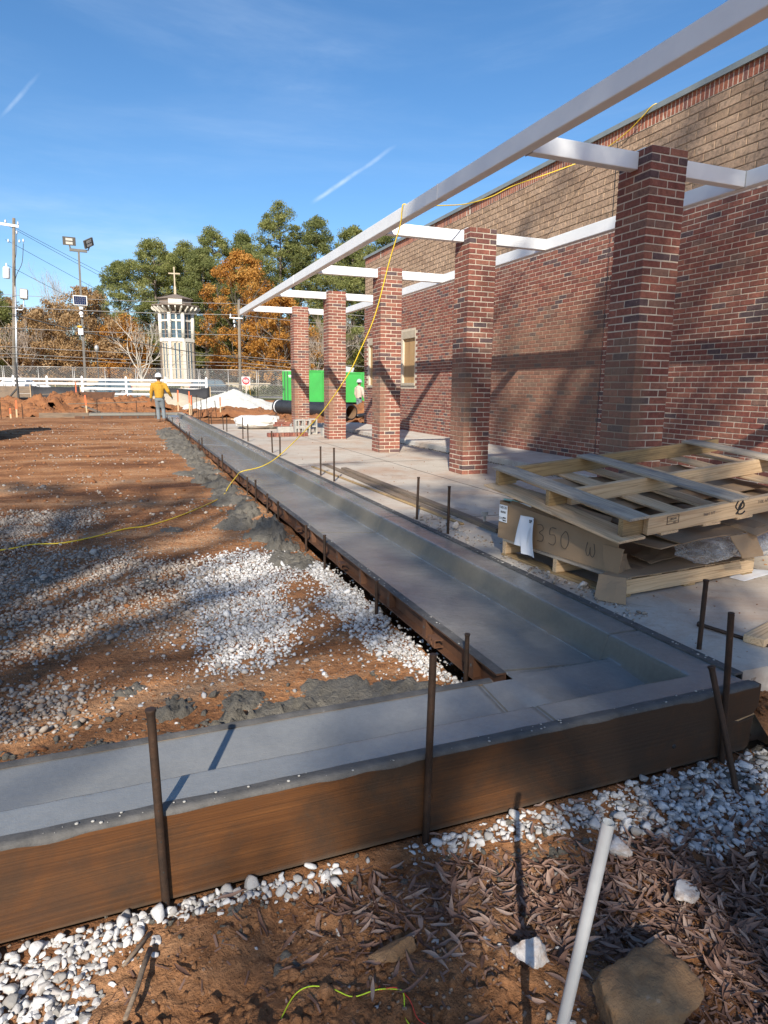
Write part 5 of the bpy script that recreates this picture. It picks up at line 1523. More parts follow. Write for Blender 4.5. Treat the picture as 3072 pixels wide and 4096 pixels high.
lumpy('clay_mound', (5.2, 34.2), (3.8, 1.8), .45, M['soil_pile'], 11, 40, 'low clay bank in front of the white gravel pile', 'dirt pile')
lumpy('clay_mound', (10.6, 27.8), (2.2, 2.0), 1.15, M['soil_pile'], 12, 44, 'orange clay mound in front of the second worker', 'dirt pile')
lumpy('clay_mound', (7.6, 27.4), (2.4, 3.4), .36, M['soil_pile'], 13, 44, 'crumbled clay under the corrugated pipe', 'dirt pile')
lumpy('clay_mound', (-9.0, 42.0), (6, 2.2), .8, M['soil_pile'], 14, 44, 'clay bank in front of the trailer', 'dirt pile')
# orange-topped laths and grade stakes
def lath(x, y, h_, label, lean=0.0, w=.05):
    t = thing('survey_lath', label, 'stake', (x, y, hgt(x, y)-.1), 0, 'orange survey laths'); t.rotation_euler = (0, lean, 0)
    mb = MB(); mb.box((-w/2, -.008, 0), (w/2, .008, h_*.55)); mb.build('lath', M['lath'], t)
    mb = MB(); mb.box((-w/2, -.0082, h_*.55+.0004), (w/2, .0082, h_)); mb.build('orange_end', M['orange'], t)
for i, (x, y, h_, ln, nm) in enumerate([(2.45, 33.5, 1.25, .02, 'orange-tipped lath just right of the worker'), (2.95, 33.0, 1.2, 0, 'tall orange-tipped lath second right of the worker'), (3.05, 33.4, 1.0, .03, 'orange-tipped lath third right of the worker'), (4.4, 33.0, .95, 0, 'orange-tipped lath before the left slope of the white pile'), (-2.5, 41.5, 1.5, .03, 'orange lath beside the silt fence end'), (-1.55, 32.6, 1.0, -.04, 'leaning pink-orange lath above the far kerb'), (-4.15, 31.0, .8, .03, 'short orange lath left of the far kerb'), (-4.3, 30.5, .5, .0, 'shortest orange lath at the lot edge'), (1.75, 33.4, .9, 0, 'orange-tipped lath behind the worker hand')]):
    lath(x, y, h_, nm, ln, .06)
for i, (x, y, z) in enumerate([(2.95, 31.6, .7), (3.2, 32.2, .75), (3.35, 31.4, .55), (3.7, 32.5, .65), (4.0, 31.5, .5), (-5.2, 29.5, .45), (-4.6, 30.2, .45), (-3.8, 30.0, .4), (-1.1, 31.8, .55), (.55, 32, .5)]):
    stake(x, y, -.2, z, 'thin rebar stake beyond the far kerb, %s of the scattered ones from the right' % ORD[9-i], (x+R.uniform(-.05, .05), y), .016)
# white rail fence
RFX = [-12.6, -10.2, -7.75, -5.35, -2.85, .28, 3.1, 6.0]
def rfy(x): return 54.8-.40*x
rf = thing('rail_fence', 'white vinyl rail fence along the street', 'fence', (0, 55, 0))
for x in RFX:
    y = rfy(x); z = hgt(x, y)-.02
    mb = MB(); mb.box((x-.075, y-.075, z-.2), (x+.075, y+.075, 1.72), ch=.01); mb.prism([(x-.09, y-.09), (x+.09, y-.09), (x+.09, y+.09), (x-.09, y+.09)], 1.721, 1.74, 'z'); mb.box((x-.05, y-.05, 1.7402), (x+.05, y+.05, 1.79), ch=.02); mb.build('post', M['vinyl'], rf, world=True)
for a, b in zip(RFX[:-1], RFX[1:]):
    for z in (.45, .85, 1.20, 1.52):
        a_2, b_3 = Vector((a+.075, rfy(a), z)), Vector((b-.075, rfy(b), z))
        mb = MB(); d = b_3-a_2
        mb.box((0, -.02, -.07), (d.length, .02, .07), mtx=Matrix.Translation(a_2) @ Matrix.Rotation(atan2(d.y, d.x), 4, 'Z')); mb.build('rail', M['vinyl'], rf, world=True)
# temporary chain-link panels
FXP = [-13.2, -9.55, -5.9, -3.78, -.3, 1.18, 4.7, 6.15, 9.6, 10.75, 14.2, 17.8]
FXP = [-13.1, -9.4, -3.8, 1.18, 6.12, 10.7, 15.4]
def cfy(x): return 61.0-.42*x
for i in range(6):
    a, b = FXP[i]+.06, FXP[i+1]-.06
    pa, pb = Vector((a, cfy(a), 0)), Vector((b, cfy(b), 0)); d = pb-pa
    zt = 2.62-.035*(i-.5); zb = .17
    t = thing('fence_panel', 'temporary chain-link fence panel, %s from the left' % ORD[i], 'fence', (a, cfy(a), 0), atan2(d.y, d.x), 'chain-link fence panels')
    L = d.length
    mb = MB(); mb.tube([(0, 0, zb), (L, 0, zb)], .022, 8); mb.build('bottom_rail', M['galv_dull'], t, smooth=True)
    mb = MB(); mb.tube([(0, 0, zt), (L, 0, zt-.03)], .026, 8); mb.build('top_rail', M['galv_dull'], t, smooth=True)
    mb = MB(); mb.tube([(0, 0, 1.25), (L, 0, 1.24)], .022, 8); mb.build('middle_rail', M['galv_dull'], t, smooth=True)
    for s in (0, .5, 1):
        mb = MB(); mb.tube([(L*s, 0, 0), (L*s, 0, zt-.03*s)], .028 if s != .5 else .024, 8); mb.build('fence_post', M['galv_dull'], t, smooth=True)
    V, F = [], []
    st, w = .13, .007
    for sgn in (1, -1):
        x = -3
        while x < L+3:
            # diagonal wire clipped to the frame
            x0, z0, x1, z1 = x, zb, x+sgn*(zt-zb)*.75, zt
            def clip(px, pz, qx, qz):
                if px < 0: pz = pz+(qz-pz)*(0-px)/(qx-px) if qx != px else pz; px = 0
                if px > L: pz = pz+(qz-pz)*(L-px)/(qx-px); px = L
                return px, pz
            if not ((x0 < 0 and x1 < 0) or (x0 > L and x1 > L)):
                c0 = clip(x0, z0, x1, z1); c1 = clip(x1, z1, x0, z0); o_ = len(V)
                V += [(c0[0]-w, .004*sgn, c0[1]), (c0[0]+w, .004*sgn, c0[1]), (c1[0]+w, .004*sgn, c1[1]), (c1[0]-w, .004*sgn, c1[1])]; F.append((o_, o_+1, o_+2, o_+3))
            x += st
    npmesh('chain_mesh', V, F, M['wire'], t)
# black silt fence lengths
for i, (x0, x1, y, zt, lb_) in enumerate([(-5.0, -2.35, 43.5, 1.08, 'black silt fence sheet behind the clay mound'), (1.62, 5.0, 41.8, 1.05, 'black silt fence sheet behind the worker')]):
    t = thing('silt_fence', lb_, 'silt fence', (x0, y, 0))
    n = 14; V, F = [], []
    for k in range(n+1):
        u = k/n
        sag = .10*sin(u*pi)+.03*sin(u*9+i)
        V += [((x1-x0)*u, .05*sin(u*7), -.2), ((x1-x0)*u, .05*sin(u*7+1), zt-sag)]
        if k: F.append((2*k-2, 2*k, 2*k+1, 2*k-1))
    o = npmesh('fabric', V, F, M['silt'], t, smooth=True); sm = o.modifiers.new('s', 'SOLIDIFY'); sm.thickness = .01
    for u in (0, .5, 1):
        mb = MB(); mb.box(((x1-x0)*u-.02, .02, -.2), ((x1-x0)*u+.02, .06, zt+.05)); mb.build('post', M['lath'], t)
# ---------------------------------------------------------------- church tower
TX, TY = 6.72, 87.5
tw = thing('church_tower', 'pale stone church tower with a flared roof and cross', 'tower', (TX, TY, .3), radians(-6))
def ring(r_, n=8): return [(r_*cos(2*pi*(k+.5)/n), r_*sin(2*pi*(k+.5)/n)) for k in range(n)]
def octo(name, r0, r1, z0, z1, mat):
    mb = MB(); mb.lathe([(r0, z0), (r1, z1)], 8); return mb.build(name, mat, tw)
octo('base', 2.42, 2.42, -.4, 1.1, M['tower_stone']); octo('shaft', 2.12, 2.12, 1.1, 6.05, M['tower_stone'])
octo('belt_course', 2.22, 2.22, 6.05, 6.5, M['tower_white']); octo('belfry_core', 1.92, 1.92, 6.5, 9.5, M['glass'])
octo('soffit_collar', 2.2, 2.2, 9.42, 9.62, M['tower_brown'])
ap = cos(pi/8)
for k in range(8):
    an = 2*pi*(k+.5)/8
    mb = MB(); mb.lathe([(.24, 6.5), (.22, 9.45)], 10, (2.05*cos(an), 2.05*sin(an), 0)); mb.build('belfry_column', M['tower_white'], tw, smooth=True)
    mb = MB(); mb.box((-.17, -.09, 1.1), (.17, .09, 6.05), mtx=Matrix.Translation((2.10*cos(an), 2.10*sin(an), 0)) @ Matrix.Rotation(an+pi/2, 4, 'Z')); mb.build('corner_pilaster', M['tower_brown'] if k in (4, 7) else M['tower_white'], tw)
    a2 = 2*pi*k/8; mt = Matrix.Rotation(a2+pi/2, 4, 'Z'); fm_ = Matrix.Translation((cos(a2)*1.92*ap, sin(a2)*1.92*ap, 0)) @ mt
    for nm, bxs, mat in (('mullion', (-.09, -.10, 6.5, .09, .02, 9.45), 'tower_white'), ('transom', (-.70, -.12, 8.45, .70, .0, 8.68), 'tower_white'), ('transom', (-.62, -.05, 7.45, .62, .0, 7.52), 'tower_white')):
        if k % 2 == 1 and nm == 'mullion': mat = 'tower_brown'
        mb = MB(); mb.box(bxs[:3], bxs[3:], mtx=fm_); mb.build(nm, M[mat], tw)
    fs_ = Matrix.Translation((cos(a2)*2.12*ap, sin(a2)*2.12*ap, 0)) @ mt
    for sx in (-.24, .24):
        w_ = MB(); w_.box((sx-.13, -.04, 1.6), (sx+.13, .05, 5.95), mtx=fs_); wo_ = w_.build('window', M['tower_white'], tw)
        g_ = MB(); g_.box((sx-.09, -.05, 1.65), (sx+.09, -.041, 5.9), mtx=fs_); g_.build('pane', M['glass'], wo_)
    # flared soffit brackets
    for da in (-.26, 0, .26):
        aa = a2+da
        mb = MB(); mb.prism([(1.9, 9.50), (2.25, 9.45), (2.90, 9.98), (2.90, 10.2), (1.9, 9.95)], -.07, .07, 'y', mtx=Matrix.Rotation(aa, 4, 'Z')); mb.build('bracket', M['tower_white'], tw)
mb = MB(); mb.lathe([(2.05, 9.75), (2.85, 10.22), (2.98, 10.25), (2.98, 10.40), (2.3, 10.46)], 8); mb.build('flared_roof', M['tower_brown'], tw)
mb = MB(); mb.lathe([(2.0, 10.42), (2.0, 11.0), (2.12, 11.02), (2.12, 11.12)], 8); mb.build('upper_drum', M['tower_brown'], tw)
for k in (6,):  # white stone parapet on the front facet only
    a2 = 2*pi*k/8; mb = MB(); mb.box((-.8, -.12, 10.45), (.8, .02, 11.1), mtx=Matrix.Translation((cos(a2)*2.0*ap, sin(a2)*2.0*ap, 0)) @ Matrix.Rotation(a2+pi/2, 4, 'Z')); mb.build('front_parapet', M['tower_white'], tw)
mb = MB(); mb.lathe([(2.25, 11.12), (2.25, 11.2), (.2, 11.8)], 8); mb.build('cap_roof', M['tower_brown'], tw)
mb = MB(); mb.box((-.13, -.13, 11.7), (.13, .13, 12.7)); mb.box((-.075, -.075, 12.7), (.075, .075, 15.0)); mb.box((-.68, -.073, 14.15), (.68, .073, 14.30)); mb.build('cross', M['tower_stone'], tw)
mb = MB(); mb.box((-4.2, 82, -.1), (17, 82.5, 1.35)); mb.box((-4.3, 81.9, 1.36), (17.1, 82.6, 1.5)); mb.build('low_wall', M['tower_stone'], label='low pale stone wall in front of the church tower', cat='wall')
# ---------------------------------------------------------------- poles and lamps
up1 = thing('utility_pole', 'wooden utility pole with transformer and flood lamp at the far left', 'utility pole', (-9.1, 67.6, 0))
mb = MB(); mb.tube([(0, 0, -.5), (.12, .0, 15.2)], [.17, .12], 12); mb.build('pole', M['pole_wood'], up1, smooth=True)
mb = MB(); mb.tube([(.26, -.15, 0), (.20, -.15, 9.5)], .07, 10); mb.build('conduit', M['galv'], up1, smooth=True)
mb = MB(); mb.box((-1.6, -.2, 14.45), (.5, -.08, 14.65)); mb.build('crossarm', M['vinyl'], up1)
for i, (x, z) in enumerate(((-1.2, 14.66), (-.5, 14.66), (.45, 14.66), (.55, 13.2), (.85, 13.3), (-.3, 13.1), (.35, 13.9))):
    mb = MB(); mb.lathe([(.03, 0), (.09, .05), (.05, .1), (.10, .16), (.05, .2), (.07, .28), (.01, .3)], 8, (x, -.15, z)); mb.build('insulator', M['galv'], up1, smooth=True)
mb = MB(); mb.lathe([(.25, 0), (.28, .05), (.28, .85), (.2, .95), (.06, .97), (.06, 1.25), (.02, 1.27)], 14, (-.45, -.25, 10.1)); mb.build('transformer', M['vinyl'], up1, smooth=False)
cord('jumper_cable', [(.2, -.2, 10.0), (.35, -.25, 10.6), (.75, -.25, 11.6), (.85, -.2, 13.2)], .025, M['cable_dark'], None, None, 6, 5, up1)
cord('jumper_cable', [(.15, -.2, 9.6), (.1, -.25, 11.2), (.3, -.25, 12.2), (.35, -.2, 13.9)], .02, M['cable_dark'], None, None, 6, 5, up1)
cord('lamp_bracket', [(.2, -.1, 7.6), (.6, -.15, 7.6), (.8, -.2, 7.7), (.85, -.2, 8.5)], .05, M['galv'], None, None, 8, 4, up1)
mb = MB(); mb.box((.55, -.5, 8.5), (1.2, -.1, 9.4), ch=.08); fl_ = mb.build('flood_lamp', M['galv_dull'], up1)
mb = MB(); mb.box((.62, -.52, 8.6), (1.13, -.501, 9.3)); mb.build('lens', M['lamp_glass'], fl_)
up2 = thing('utility_pole', 'slender wooden utility pole left of the far brick column', 'utility pole', (10.45, 63.9, 0))
mb = MB(); mb.tube([(0, 0, -.3), (.0, 0, 9.0)], [.16, .12], 10); mb.build('pole', M['pole_wood'], up2, smooth=True)
mb = MB(); mb.box((-.9, -.15, 7.3), (.3, -.05, 7.4)); mb.build('crossarm', M['vinyl'], up2)
for i, (x, z) in enumerate(((-.8, 7.41), (-.45, 6.5), (-.5, 6.9))):
    mb = MB(); mb.lathe([(.03, 0), (.08, .05), (.05, .1), (.09, .16), (.02, .3)], 8, (x, -.1, z)); mb.build('insulator', M['vinyl'], up2)
lpole = thing('light_pole', 'tall bronze light pole with two flood heads and a solar panel', 'light pole', (-2.75, 58.0, 0))
mb = MB(); mb.lathe([(.42, -.1), (.42, .78), (.38, .82)], 16); mb.build('concrete_base', M['cmu'], lpole, smooth=False)
mb = MB(); mb.tube([(0, 0, .8), (.02, 0, 11.15)], [.125, .095], 4); mb.build('pole', M['grey_metal'], lpole)
mb = MB(); mb.box((-.62, -.08, 11.15), (.62, .08, 11.35)); mb.build('bracket', M['grey_metal'], lpole)
for i, (x, tz, ry) in enumerate(((-.6, .06, 0.0), (.75, -.55, .75))):
    mt = Matrix.Translation((x, -.1, 11.85)) @ Matrix.Rotation(ry, 4, 'Z') @ Matrix.Rotation(-.5*i, 4, 'Y') @ Matrix.Rotation(.3, 4, 'X')
    mb = MB(); mb.box((-.45, -.06, -.30), (.45, .06, .30), mtx=mt); mb.tube([mt @ Vector((0, 0, -.3)), (x*.9, 0, 11.3)], .05, 8); hd = mb.build('flood_head', M['grey_metal'], lpole)
    for z in (-.13, .13):
        mb = MB(); mb.box((-.24, -.075, z-.09), (.24, -.061, z+.09), mtx=mt); mb.build('lens', M['lamp_glass'], hd)
mt = Matrix.Translation((-.05, -.2, 7.55)) @ Matrix.Rotation(.25, 4, 'X')
mb = MB(); mb.box((-.50, -.03, -.36), (.50, .02, .36), mtx=mt); sp_ = mb.build('solar_panel', M['vinyl'], lpole)
for i in range(6):
    for j in range(4):
        mb = MB(); mb.box((-.44+i*.147, -.04, -.31+j*.155), (-.305+i*.147, -.0305, -.165+j*.155), mtx=mt); mb.build('solar_cell', M['solar'], sp_)
mb = MB(); mb.box((-.14, -.35, 6.85), (.14, -.12, 7.05), ch=.03); mb.ball((-.02, -.25, 6.55), .17); mb.box((-.10, -.30, 6.3), (.10, -.1, 6.52)); mb.build('camera_unit', M['vinyl'], lpole)
mb = MB(); mb.ball((-.18, -.3, 5.55), (.2, .12, .1)); mb.build('strobe', M['yellow_paint'], lpole)
mb = MB(); mb.box((-.30, -.28, 4.95), (.06, -.13, 5.45), ch=.02); mb.build('control_box', M['vinyl'], lpole)
sl = thing('street_lamp', 'small street lamp beyond the light pole', 'street lamp', (-2.2, 74.5, 0))
mb = MB(); mb.tube([(0, 0, 0), (0, 0, 4.4)], [.08, .05], 8); mb.build('post', M['dark_metal'], sl); mb = MB(); mb.lathe([(.05, 4.4), (.18, 4.5), (.24, 4.85), (.16, 5.0), (.04, 5.1)], 12); mb.build('globe', M['galv_dull'], sl, smooth=True)
up1.rotation_euler = (0, .075, 0); lpole.rotation_euler = (0, .02, 0); up2.rotation_euler = (0, .011, 0)
# do not enter sign
sg = thing('road_sign', 'white and red do-not-enter sign by the fence', 'sign', (9.5, 55.2, 0), radians(-12))
mb = MB(); mb.box((-.03, .021, 0), (.03, .05, 1.9)); mb.build('post', M['galv_dull'], sg)
mb = MB(); mb.box((-.34, 0, 1.22), (.34, .02, 1.90)); mb.build('plate', M['sign_white'], sg)
mb = MB(); mb.lathe([(.31, 0), (.31, .004)], 28, mtx=Matrix.Translation((0, -.0002, 1.56)) @ Matrix.Rotation(pi/2, 4, 'X')); mb.build('red_disc', M['sign_red'], sg)
mb = MB(); mb.box((-.22, -.0075, 1.525), (.22, -.0045, 1.595)); mb.build('white_bar', M['sign_white'], sg)
text('lettering', 'DO NOT', .10, sg, Matrix.Translation((0, -.0052, 1.69)) @ Matrix.Rotation(pi/2, 4, 'X'), M['sign_white'], .002)
text('lettering', 'ENTER', .10, sg, Matrix.Translation((0, -.0052, 1.43)) @ Matrix.Rotation(pi/2, 4, 'X'), M['sign_white'], .002)
for i in (0, 1):
    mb = MB(); mb.tube([(9.95+i*.35, 57.5, 0), (9.75+i*.35, 57.5, 1.9)], .035, 8); mb.build('guy_guard', M['yellow_paint'], smooth=True, label='yellow guy-wire guard right of the road sign, %s one' % ('left', 'right')[i], cat='guy guard')
# overhead wires
def wire(p0, p1, sag, r_, mat, label):
    p0, p1 = Vector(p0), Vector(p1); P_ = []
    for i in range(17):
        t = i/16; p = p0.lerp(p1, t); p.z -= sag*4*t*(1-t); P_.append(p)
    mb = MB(); mb.tube(P_, r_, 5); mb.build('overhead_wire', mat, smooth=True, label=label, cat='wire', group='overhead wires')
wn_ = ['topmost street wire crossing the tower roof', 'second street wire from the top', 'third street wire, below the flared roof', 'fourth street wire, level with the belfry', 'fifth street wire, level with the tower belt', 'sixth street wire, lowest of the row']
for i, (z, lb_) in enumerate(zip((8.75, 7.75, 5.95, 4.35, 3.75, 3.45), wn_)):
    wire((-40, 84, z+.9), (-9.0, 67.4, z), .3, .022, M['cable'], lb_+', left span')
    wire((-8.95, 67.4, z), (10.4, 63.8, z-.1-.35*(i > 2)), .12, .022 if i != 1 else .03, M['cable'], lb_+', middle span')
    wire((10.5, 63.8, z-.1-.35*(i > 2)), (44, 52, z-1.6), .5, .022, M['cable'], lb_+', right span')
for i, (z0, x1, y1, z1, lb_) in enumerate(((14.75, 60, 150, 2, 'upper primary wire running right from the left pole'), (14.6, 60, 152, 1.0, 'second primary wire running right from the left pole'), (13.3, 60, 148, -2, 'lower primary wire running right from the left pole'), (11.2, 62, 150, -5, 'thin service wire below the primary wires'))):
    wire((-8.6, 67.4, z0), (x1*.5, y1*.75, z1+2.5), .8, .018, M['cable_dark'], lb_)
wire((-8.9, 67.3, 7.2), (16, 60.5, 3.2), .7, .04, M['cable_dark'], 'thick dark cable sagging from the left pole past the light pole')
wire((-8.9, 67.3, 8.4), (-30, 62, .5), .1, .02, M['cable'], 'steep guy wire at the left pole')
# ---------------------------------------------------------------- vehicles behind the fence
def car(name, label, loc, rotz, paint, L=4.5, H=1.68, pickup=False):
    t = thing(name, label, 'car', loc, rotz)
    # local x: nose at +L/2
    prof_b = [(-L/2, .42), (-L/2+.03, .88), (-L/2+.08, .98), (L/2-1.15, 1.02), (L/2-.25, .92), (L/2-.03, .70), (L/2, .45), (L/2-.08, .30), (-L/2+.06, .30)]
    mb = MB(); mb.prism(prof_b, -.86, .86, 'y'); body = mb.build('body', paint, t, bevel=.05)
    cab = [(-L/2+.10, .97), (-L/2+.28, H-.10), (-L/2+.5, H), (L/2-2.05, H), (L/2-1.75, H-.08), (L/2-1.1, 1.0)]
    mb = MB(); V = []
    for s, y in ((0, -.83), (1, .83)):
        for (x, z) in cab: V.append((x, y*(1-.16*(z-1.0)/(H-1)), z))
    n = len(cab); mb.add(V, [tuple(range(n)), tuple(range(2*n-1, n-1, -1))]+[(k, (k+1) % n, n+(k+1) % n, n+k) for k in range(n)]); mb.build('cabin', paint, t, bevel=.03)
    x0, x1 = -L/2+.30, L/2-1.30
    for s in (-1, 1):
        for k in range(3):
            a = x0+(x1-x0)*k/3+.05; b = x0+(x1-x0)*(k+1)/3-.04
            zt = H-.16; yy = lambda z: s*(.83*(1-.16*(z-1.0)/(H-1))+.006)
            bt = b-(.42 if k == 2 else 0); at_ = a+(.10 if k == 0 else 0)
            mb = MB(); mb.add([(a, yy(1.05), 1.05), (b, yy(1.05), 1.05), (bt, yy(zt), zt), (at_, yy(zt), zt), (a, yy(1.05)-s*.012, 1.05), (b, yy(1.05)-s*.012, 1.05), (bt, yy(zt)-s*.012, zt), (at_, yy(zt)-s*.012, zt)], [(0, 1, 2, 3), (7, 6, 5, 4), (0, 4, 5, 1), (1, 5, 6, 2), (2, 6, 7, 3), (3, 7, 4, 0)]); mb.build('window', M['glass'], t)
        mb = MB(); mb.box((-L/2+.35, s*.862-.008, .52), (L/2-.4, s*.862+.012, .60)); mb.build('side_moulding', M['rim'], t)
        mb = MB(); mb.box((L/2-1.35, s*.93-.08, 1.0), (L/2-1.2, s*.93+.08, 1.13), ch=.02); mb.build('mirror', M['trim_dark'], t)
        for x in (-L/2+.85, L/2-.9):
            mt = Matrix.Translation((x, s*.80, .34)) @ Matrix.Rotation(pi/2, 4, 'X')
            mb = MB(); mb.lathe([(.20, -.11), (.33, -.11), (.345, -.06), (.345, .06), (.33, .11), (.20, .11)], 20, mtx=mt); w_ = mb.build('wheel', M['tyre'], t, smooth=False)
            mb = MB(); mb.lathe([(.205, -.118), (.19, -.10), (.05, -.113)] if s > 0 else [(.205, .118), (.19, .10), (.05, .113)], 14, mtx=mt); mb.build('rim', M['rim'], w_)
            mb = MB(); mb.tube([(x+.42*cos(q*pi/8), s*.862, .34+.42*sin(q*pi/8)) for q in range(9)], .045, 5); mb.build('wheel_arch', M['trim_dark'], t)
        mb = MB(); mb.box((-L/2-.015, s*.72-.10, .72), (-L/2+.05, s*.72+.10, .95)); mb.build('tail_lamp', M['tail_red'], t)
        mb = MB(); mb.box((L/2-.12, s*.66-.16, .66), (L/2-.005, s*.66+.16, .80)); mb.build('headlight', M['lamp_glass'], t)
    mb = MB(); mb.box((L/2-.1, -.85, .32), (L/2+.05, .85, .5)); mb.box((-L/2-.05, -.85, .36), (-L/2+.1, .85, .54)); mb.build('bumper', M['trim_dark'], t)
    return t
car('parked_car', 'blue sport utility car seen through the white rail fence', (-1.35, 71.0, .04), radians(178), M['car_blue'])
car('parked_car', 'dark sport utility car behind the chain-link fence near the road sign', (8.5, 66.8, .04), radians(-12), M['car_dark'], 4.8, 1.75)
car('parked_car', 'white car glinting behind the trailer at the left', (-8.3, 70.0, .04), radians(3), M['car_white'], 4.4, 1.5)
# open-sided trailer at the left
tr = thing('trailer', 'timber-sided trailer with a raised tailgate at the far left', 'trailer', (-5.2, 43.6, 0), radians(158))
mb = MB(); mb.box((-.05, -1, .25), (4.2, 1, .36)); mb.build('bed', M['dark_metal'], tr)
for i in range(3):
    for s in (-1, 1):
        mb = MB(); mb.box((0, s*1.0-.02, .38+i*.215), (4.15, s*1.0+.02, .585+i*.215)); mb.build('side_board', M['old_wood'], tr)
for k in range(4):
    mb = MB(); mb.box((k*1.38-.03, .985-2.05, .36), (k*1.38+.03, .985-2.01, 1.05)); mb.build('side_post', M['dark_metal'], tr)
mb = MB(); mb.tube([(-.05, 1, .3), (-.05, 1, 2.35)], .06, 4); mb.build('gate_post', M['dark_metal'], tr)
mb = MB(); mb.tube([(-.02, 1.02, .9), (.55, 1.04, .3)], .05, 4); mb.build('gate_brace', M['dark_metal'], tr)
for x in (1.8, 2.6):
    mb = MB(); mb.lathe([(.2, -.1), (.34, -.1), (.34, .1), (.2, .1)], 16, mtx=Matrix.Translation((x, -.9, .05)) @ Matrix.Rotation(pi/2, 4, 'X')); mb.build('wheel', M['tyre'], tr)
mb = MB()
for k in range(8): mb.box((.2+k*.5, 1.021, .262), (.42+k*.5, 1.03, .33), mi=k % 2)
mb.build('reflective_tape', [M['sign_red'], M['sign_white']], tr)
# steel bucket by the light pole base
bk = thing('steel_bucket', 'rusty open steel skip between the clay mounds', 'skip', (-1.35, 40.2, 0), .05)
mb = MB(); mb.prism([(-1.0, .78), (-.75, -.1), (.65, -.1), (.95, .78), (.88, .78), (.6, -.04), (-.7, -.04), (-.93, .78)], -.7, .7, 'y'); mb.build('shell', M['rust'], bk)
mb = MB(); mb.prism([(-.93, .75), (-.7, -.04), (.6, -.04), (.88, .75)], .65, .7, 'y'); mb.build('end_plate', M['rust'], bk)
for i, (p0, p1, lb_) in enumerate((((-2.4, 34.2, .25), (1.1, 35.2, .33), 'long grey plank on the clay bank behind the far kerb'), ((-1.7, 33.2, .18), (-1.05, 32.0, -.05), 'pale board leaning beside the far kerb plank'), ((-3.9, 38.5, .62), (-2.9, 38.6, .68), 'warped plywood piece on the left clay bank'))):
    lumber(p0, p1, .2, .04, M['old_wood'], lb_, 120+i).rotation_euler.y = -atan2(p1[2]-p0[2], (Vector(p1)-Vector(p0)).length)
# tracked machine cut by the left edge
ex = thing('tracked_machine', 'yellow tracked machine cut off by the left edge of the picture', 'machine', (-3.62, 20.4, -.22), radians(8))
mb = MB(); mb.prism([(-.75, .12), (-.55, 0), (.5, 0), (.68, .10), (.72, .32), (.62, .52), (.4, .60), (-.6, .60), (-.78, .42)], 0, .42, 'x'); mb.v = [(x-.0, y*1.6, z) for x, y, z in mb.v]; mb.build('track', M['tyre'], ex)
for k in range(9):
    mb = MB(); mb.box((.0, 1.10+.01*abs(k-4), .02+k*.062), (.44, 1.19-.012*abs(k-4), .052+k*.062)); mb.build('track_pad', M['rust'], ex)
    mb = MB(); mb.box((.0, -1.24+.012*abs(k-4), .02+k*.062), (.44, -1.16, .052+k*.062)); mb.build('track_pad', M['rust'], ex)
mb = MB(); mb.box((-.9, -1.0, .45), (.22, .8, 1.15), ch=.06); mb.build('body', M['yellow_paint'], ex)
mb = MB(); mb.box((-.8, -.6, 1.16), (.0, .6, 2.1), ch=.05); mb.build('cab', M['trim_dark'], ex)
# ---------------------------------------------------------------- green dumpsters
def dumpster(label, loc, rotz, L=3.0, H=2.25):
    t = thing('dumpster', label, 'dumpster', loc, rotz)
    mb = MB()
    mb.box((0, 0, .15), (L, .06, H)); mb.box((0, 1.9, .15), (L, 1.96, H)); mb.box((0, .06, .15), (.06, 1.9, H)); mb.box((L-.06, .06, .15), (L, 1.9, H)); mb.box((.06, .06, .15), (L-.06, 1.9, .22)); mb.build('tub', M['green_paint'], t)
    mb = MB(); mb.box((-.04, -.05, H+.001), (L+.04, .08, H+.1)); mb.box((-.04, 1.88, H+.001), (L+.04, 2.0, H+.1)); mb.box((-.04, .081, H+.001), (.08, 1.879, H+.1)); mb.box((L-.08, .081, H+.001), (L+.04, 1.879, H+.1)); mb.build('top_rim', M['green_paint'], t)
    for x in (.0, .62*L, .68*L, L-.1):
        mb = MB(); mb.box((x, -.09, .15), (x+.1, -.001, H)); mb.build('upright_rib', M['green_paint'], t)
    mb = MB(); mb.box((.2, -.05, 1.15), (.34, -.002, 1.22)); mb.build('latch', M['green_dark'], t)
    return t
dumpster('tall bright green dumpster behind the two far columns', (11.35, 46.3, -.05), radians(-21), 3.15)
dumpster('bright green dumpster behind the second worker', (14.35, 45.3, -.05), radians(-21), 2.6, 2.15)
nd = thing('dumpster', 'narrow bright green dumpster end left of the farthest column', 'dumpster', (10.50, 46.2, -.05), radians(-21))
mb = MB(); mb.box((0, 0, .12), (.72, 1.6, 2.28)); mb.build('tub', M['green_paint'], nd, bevel=.02)
mb = MB(); mb.box((.12, -.05, .15), (.19, -.001, 2.25)); mb.box((.34, -.05, .15), (.40, -.001, 2.25)); mb.build('upright_rib', M['green_dark'], nd)
mb = MB(); mb.box((-.03, -.08, 1.0), (.2, -.051, 1.1)); mb.box((.0, -.08, .82), (.05, -.051, 1.25)); mb.build('latch', M['green_dark'], nd)
mb = MB(); mb.box((.42, -.012, 1.95), (.66, -.001, 2.0)); mb.box((.44, -.012, 1.85), (.64, -.001, 1.9)); mb.build('stencil', M['sign_white'], nd)
mb = MB(); mb.prism([(-.6, 0), (.6, 0), (.75, .42), (-.2, .55)], 0, .9, 'y'); o = mb.build('tarpaulin', M['hat_grey'], label='grey folded tarpaulin on top of the right green dumpster', cat='tarpaulin'); o.location = (15.0, 45.9, 2.12)

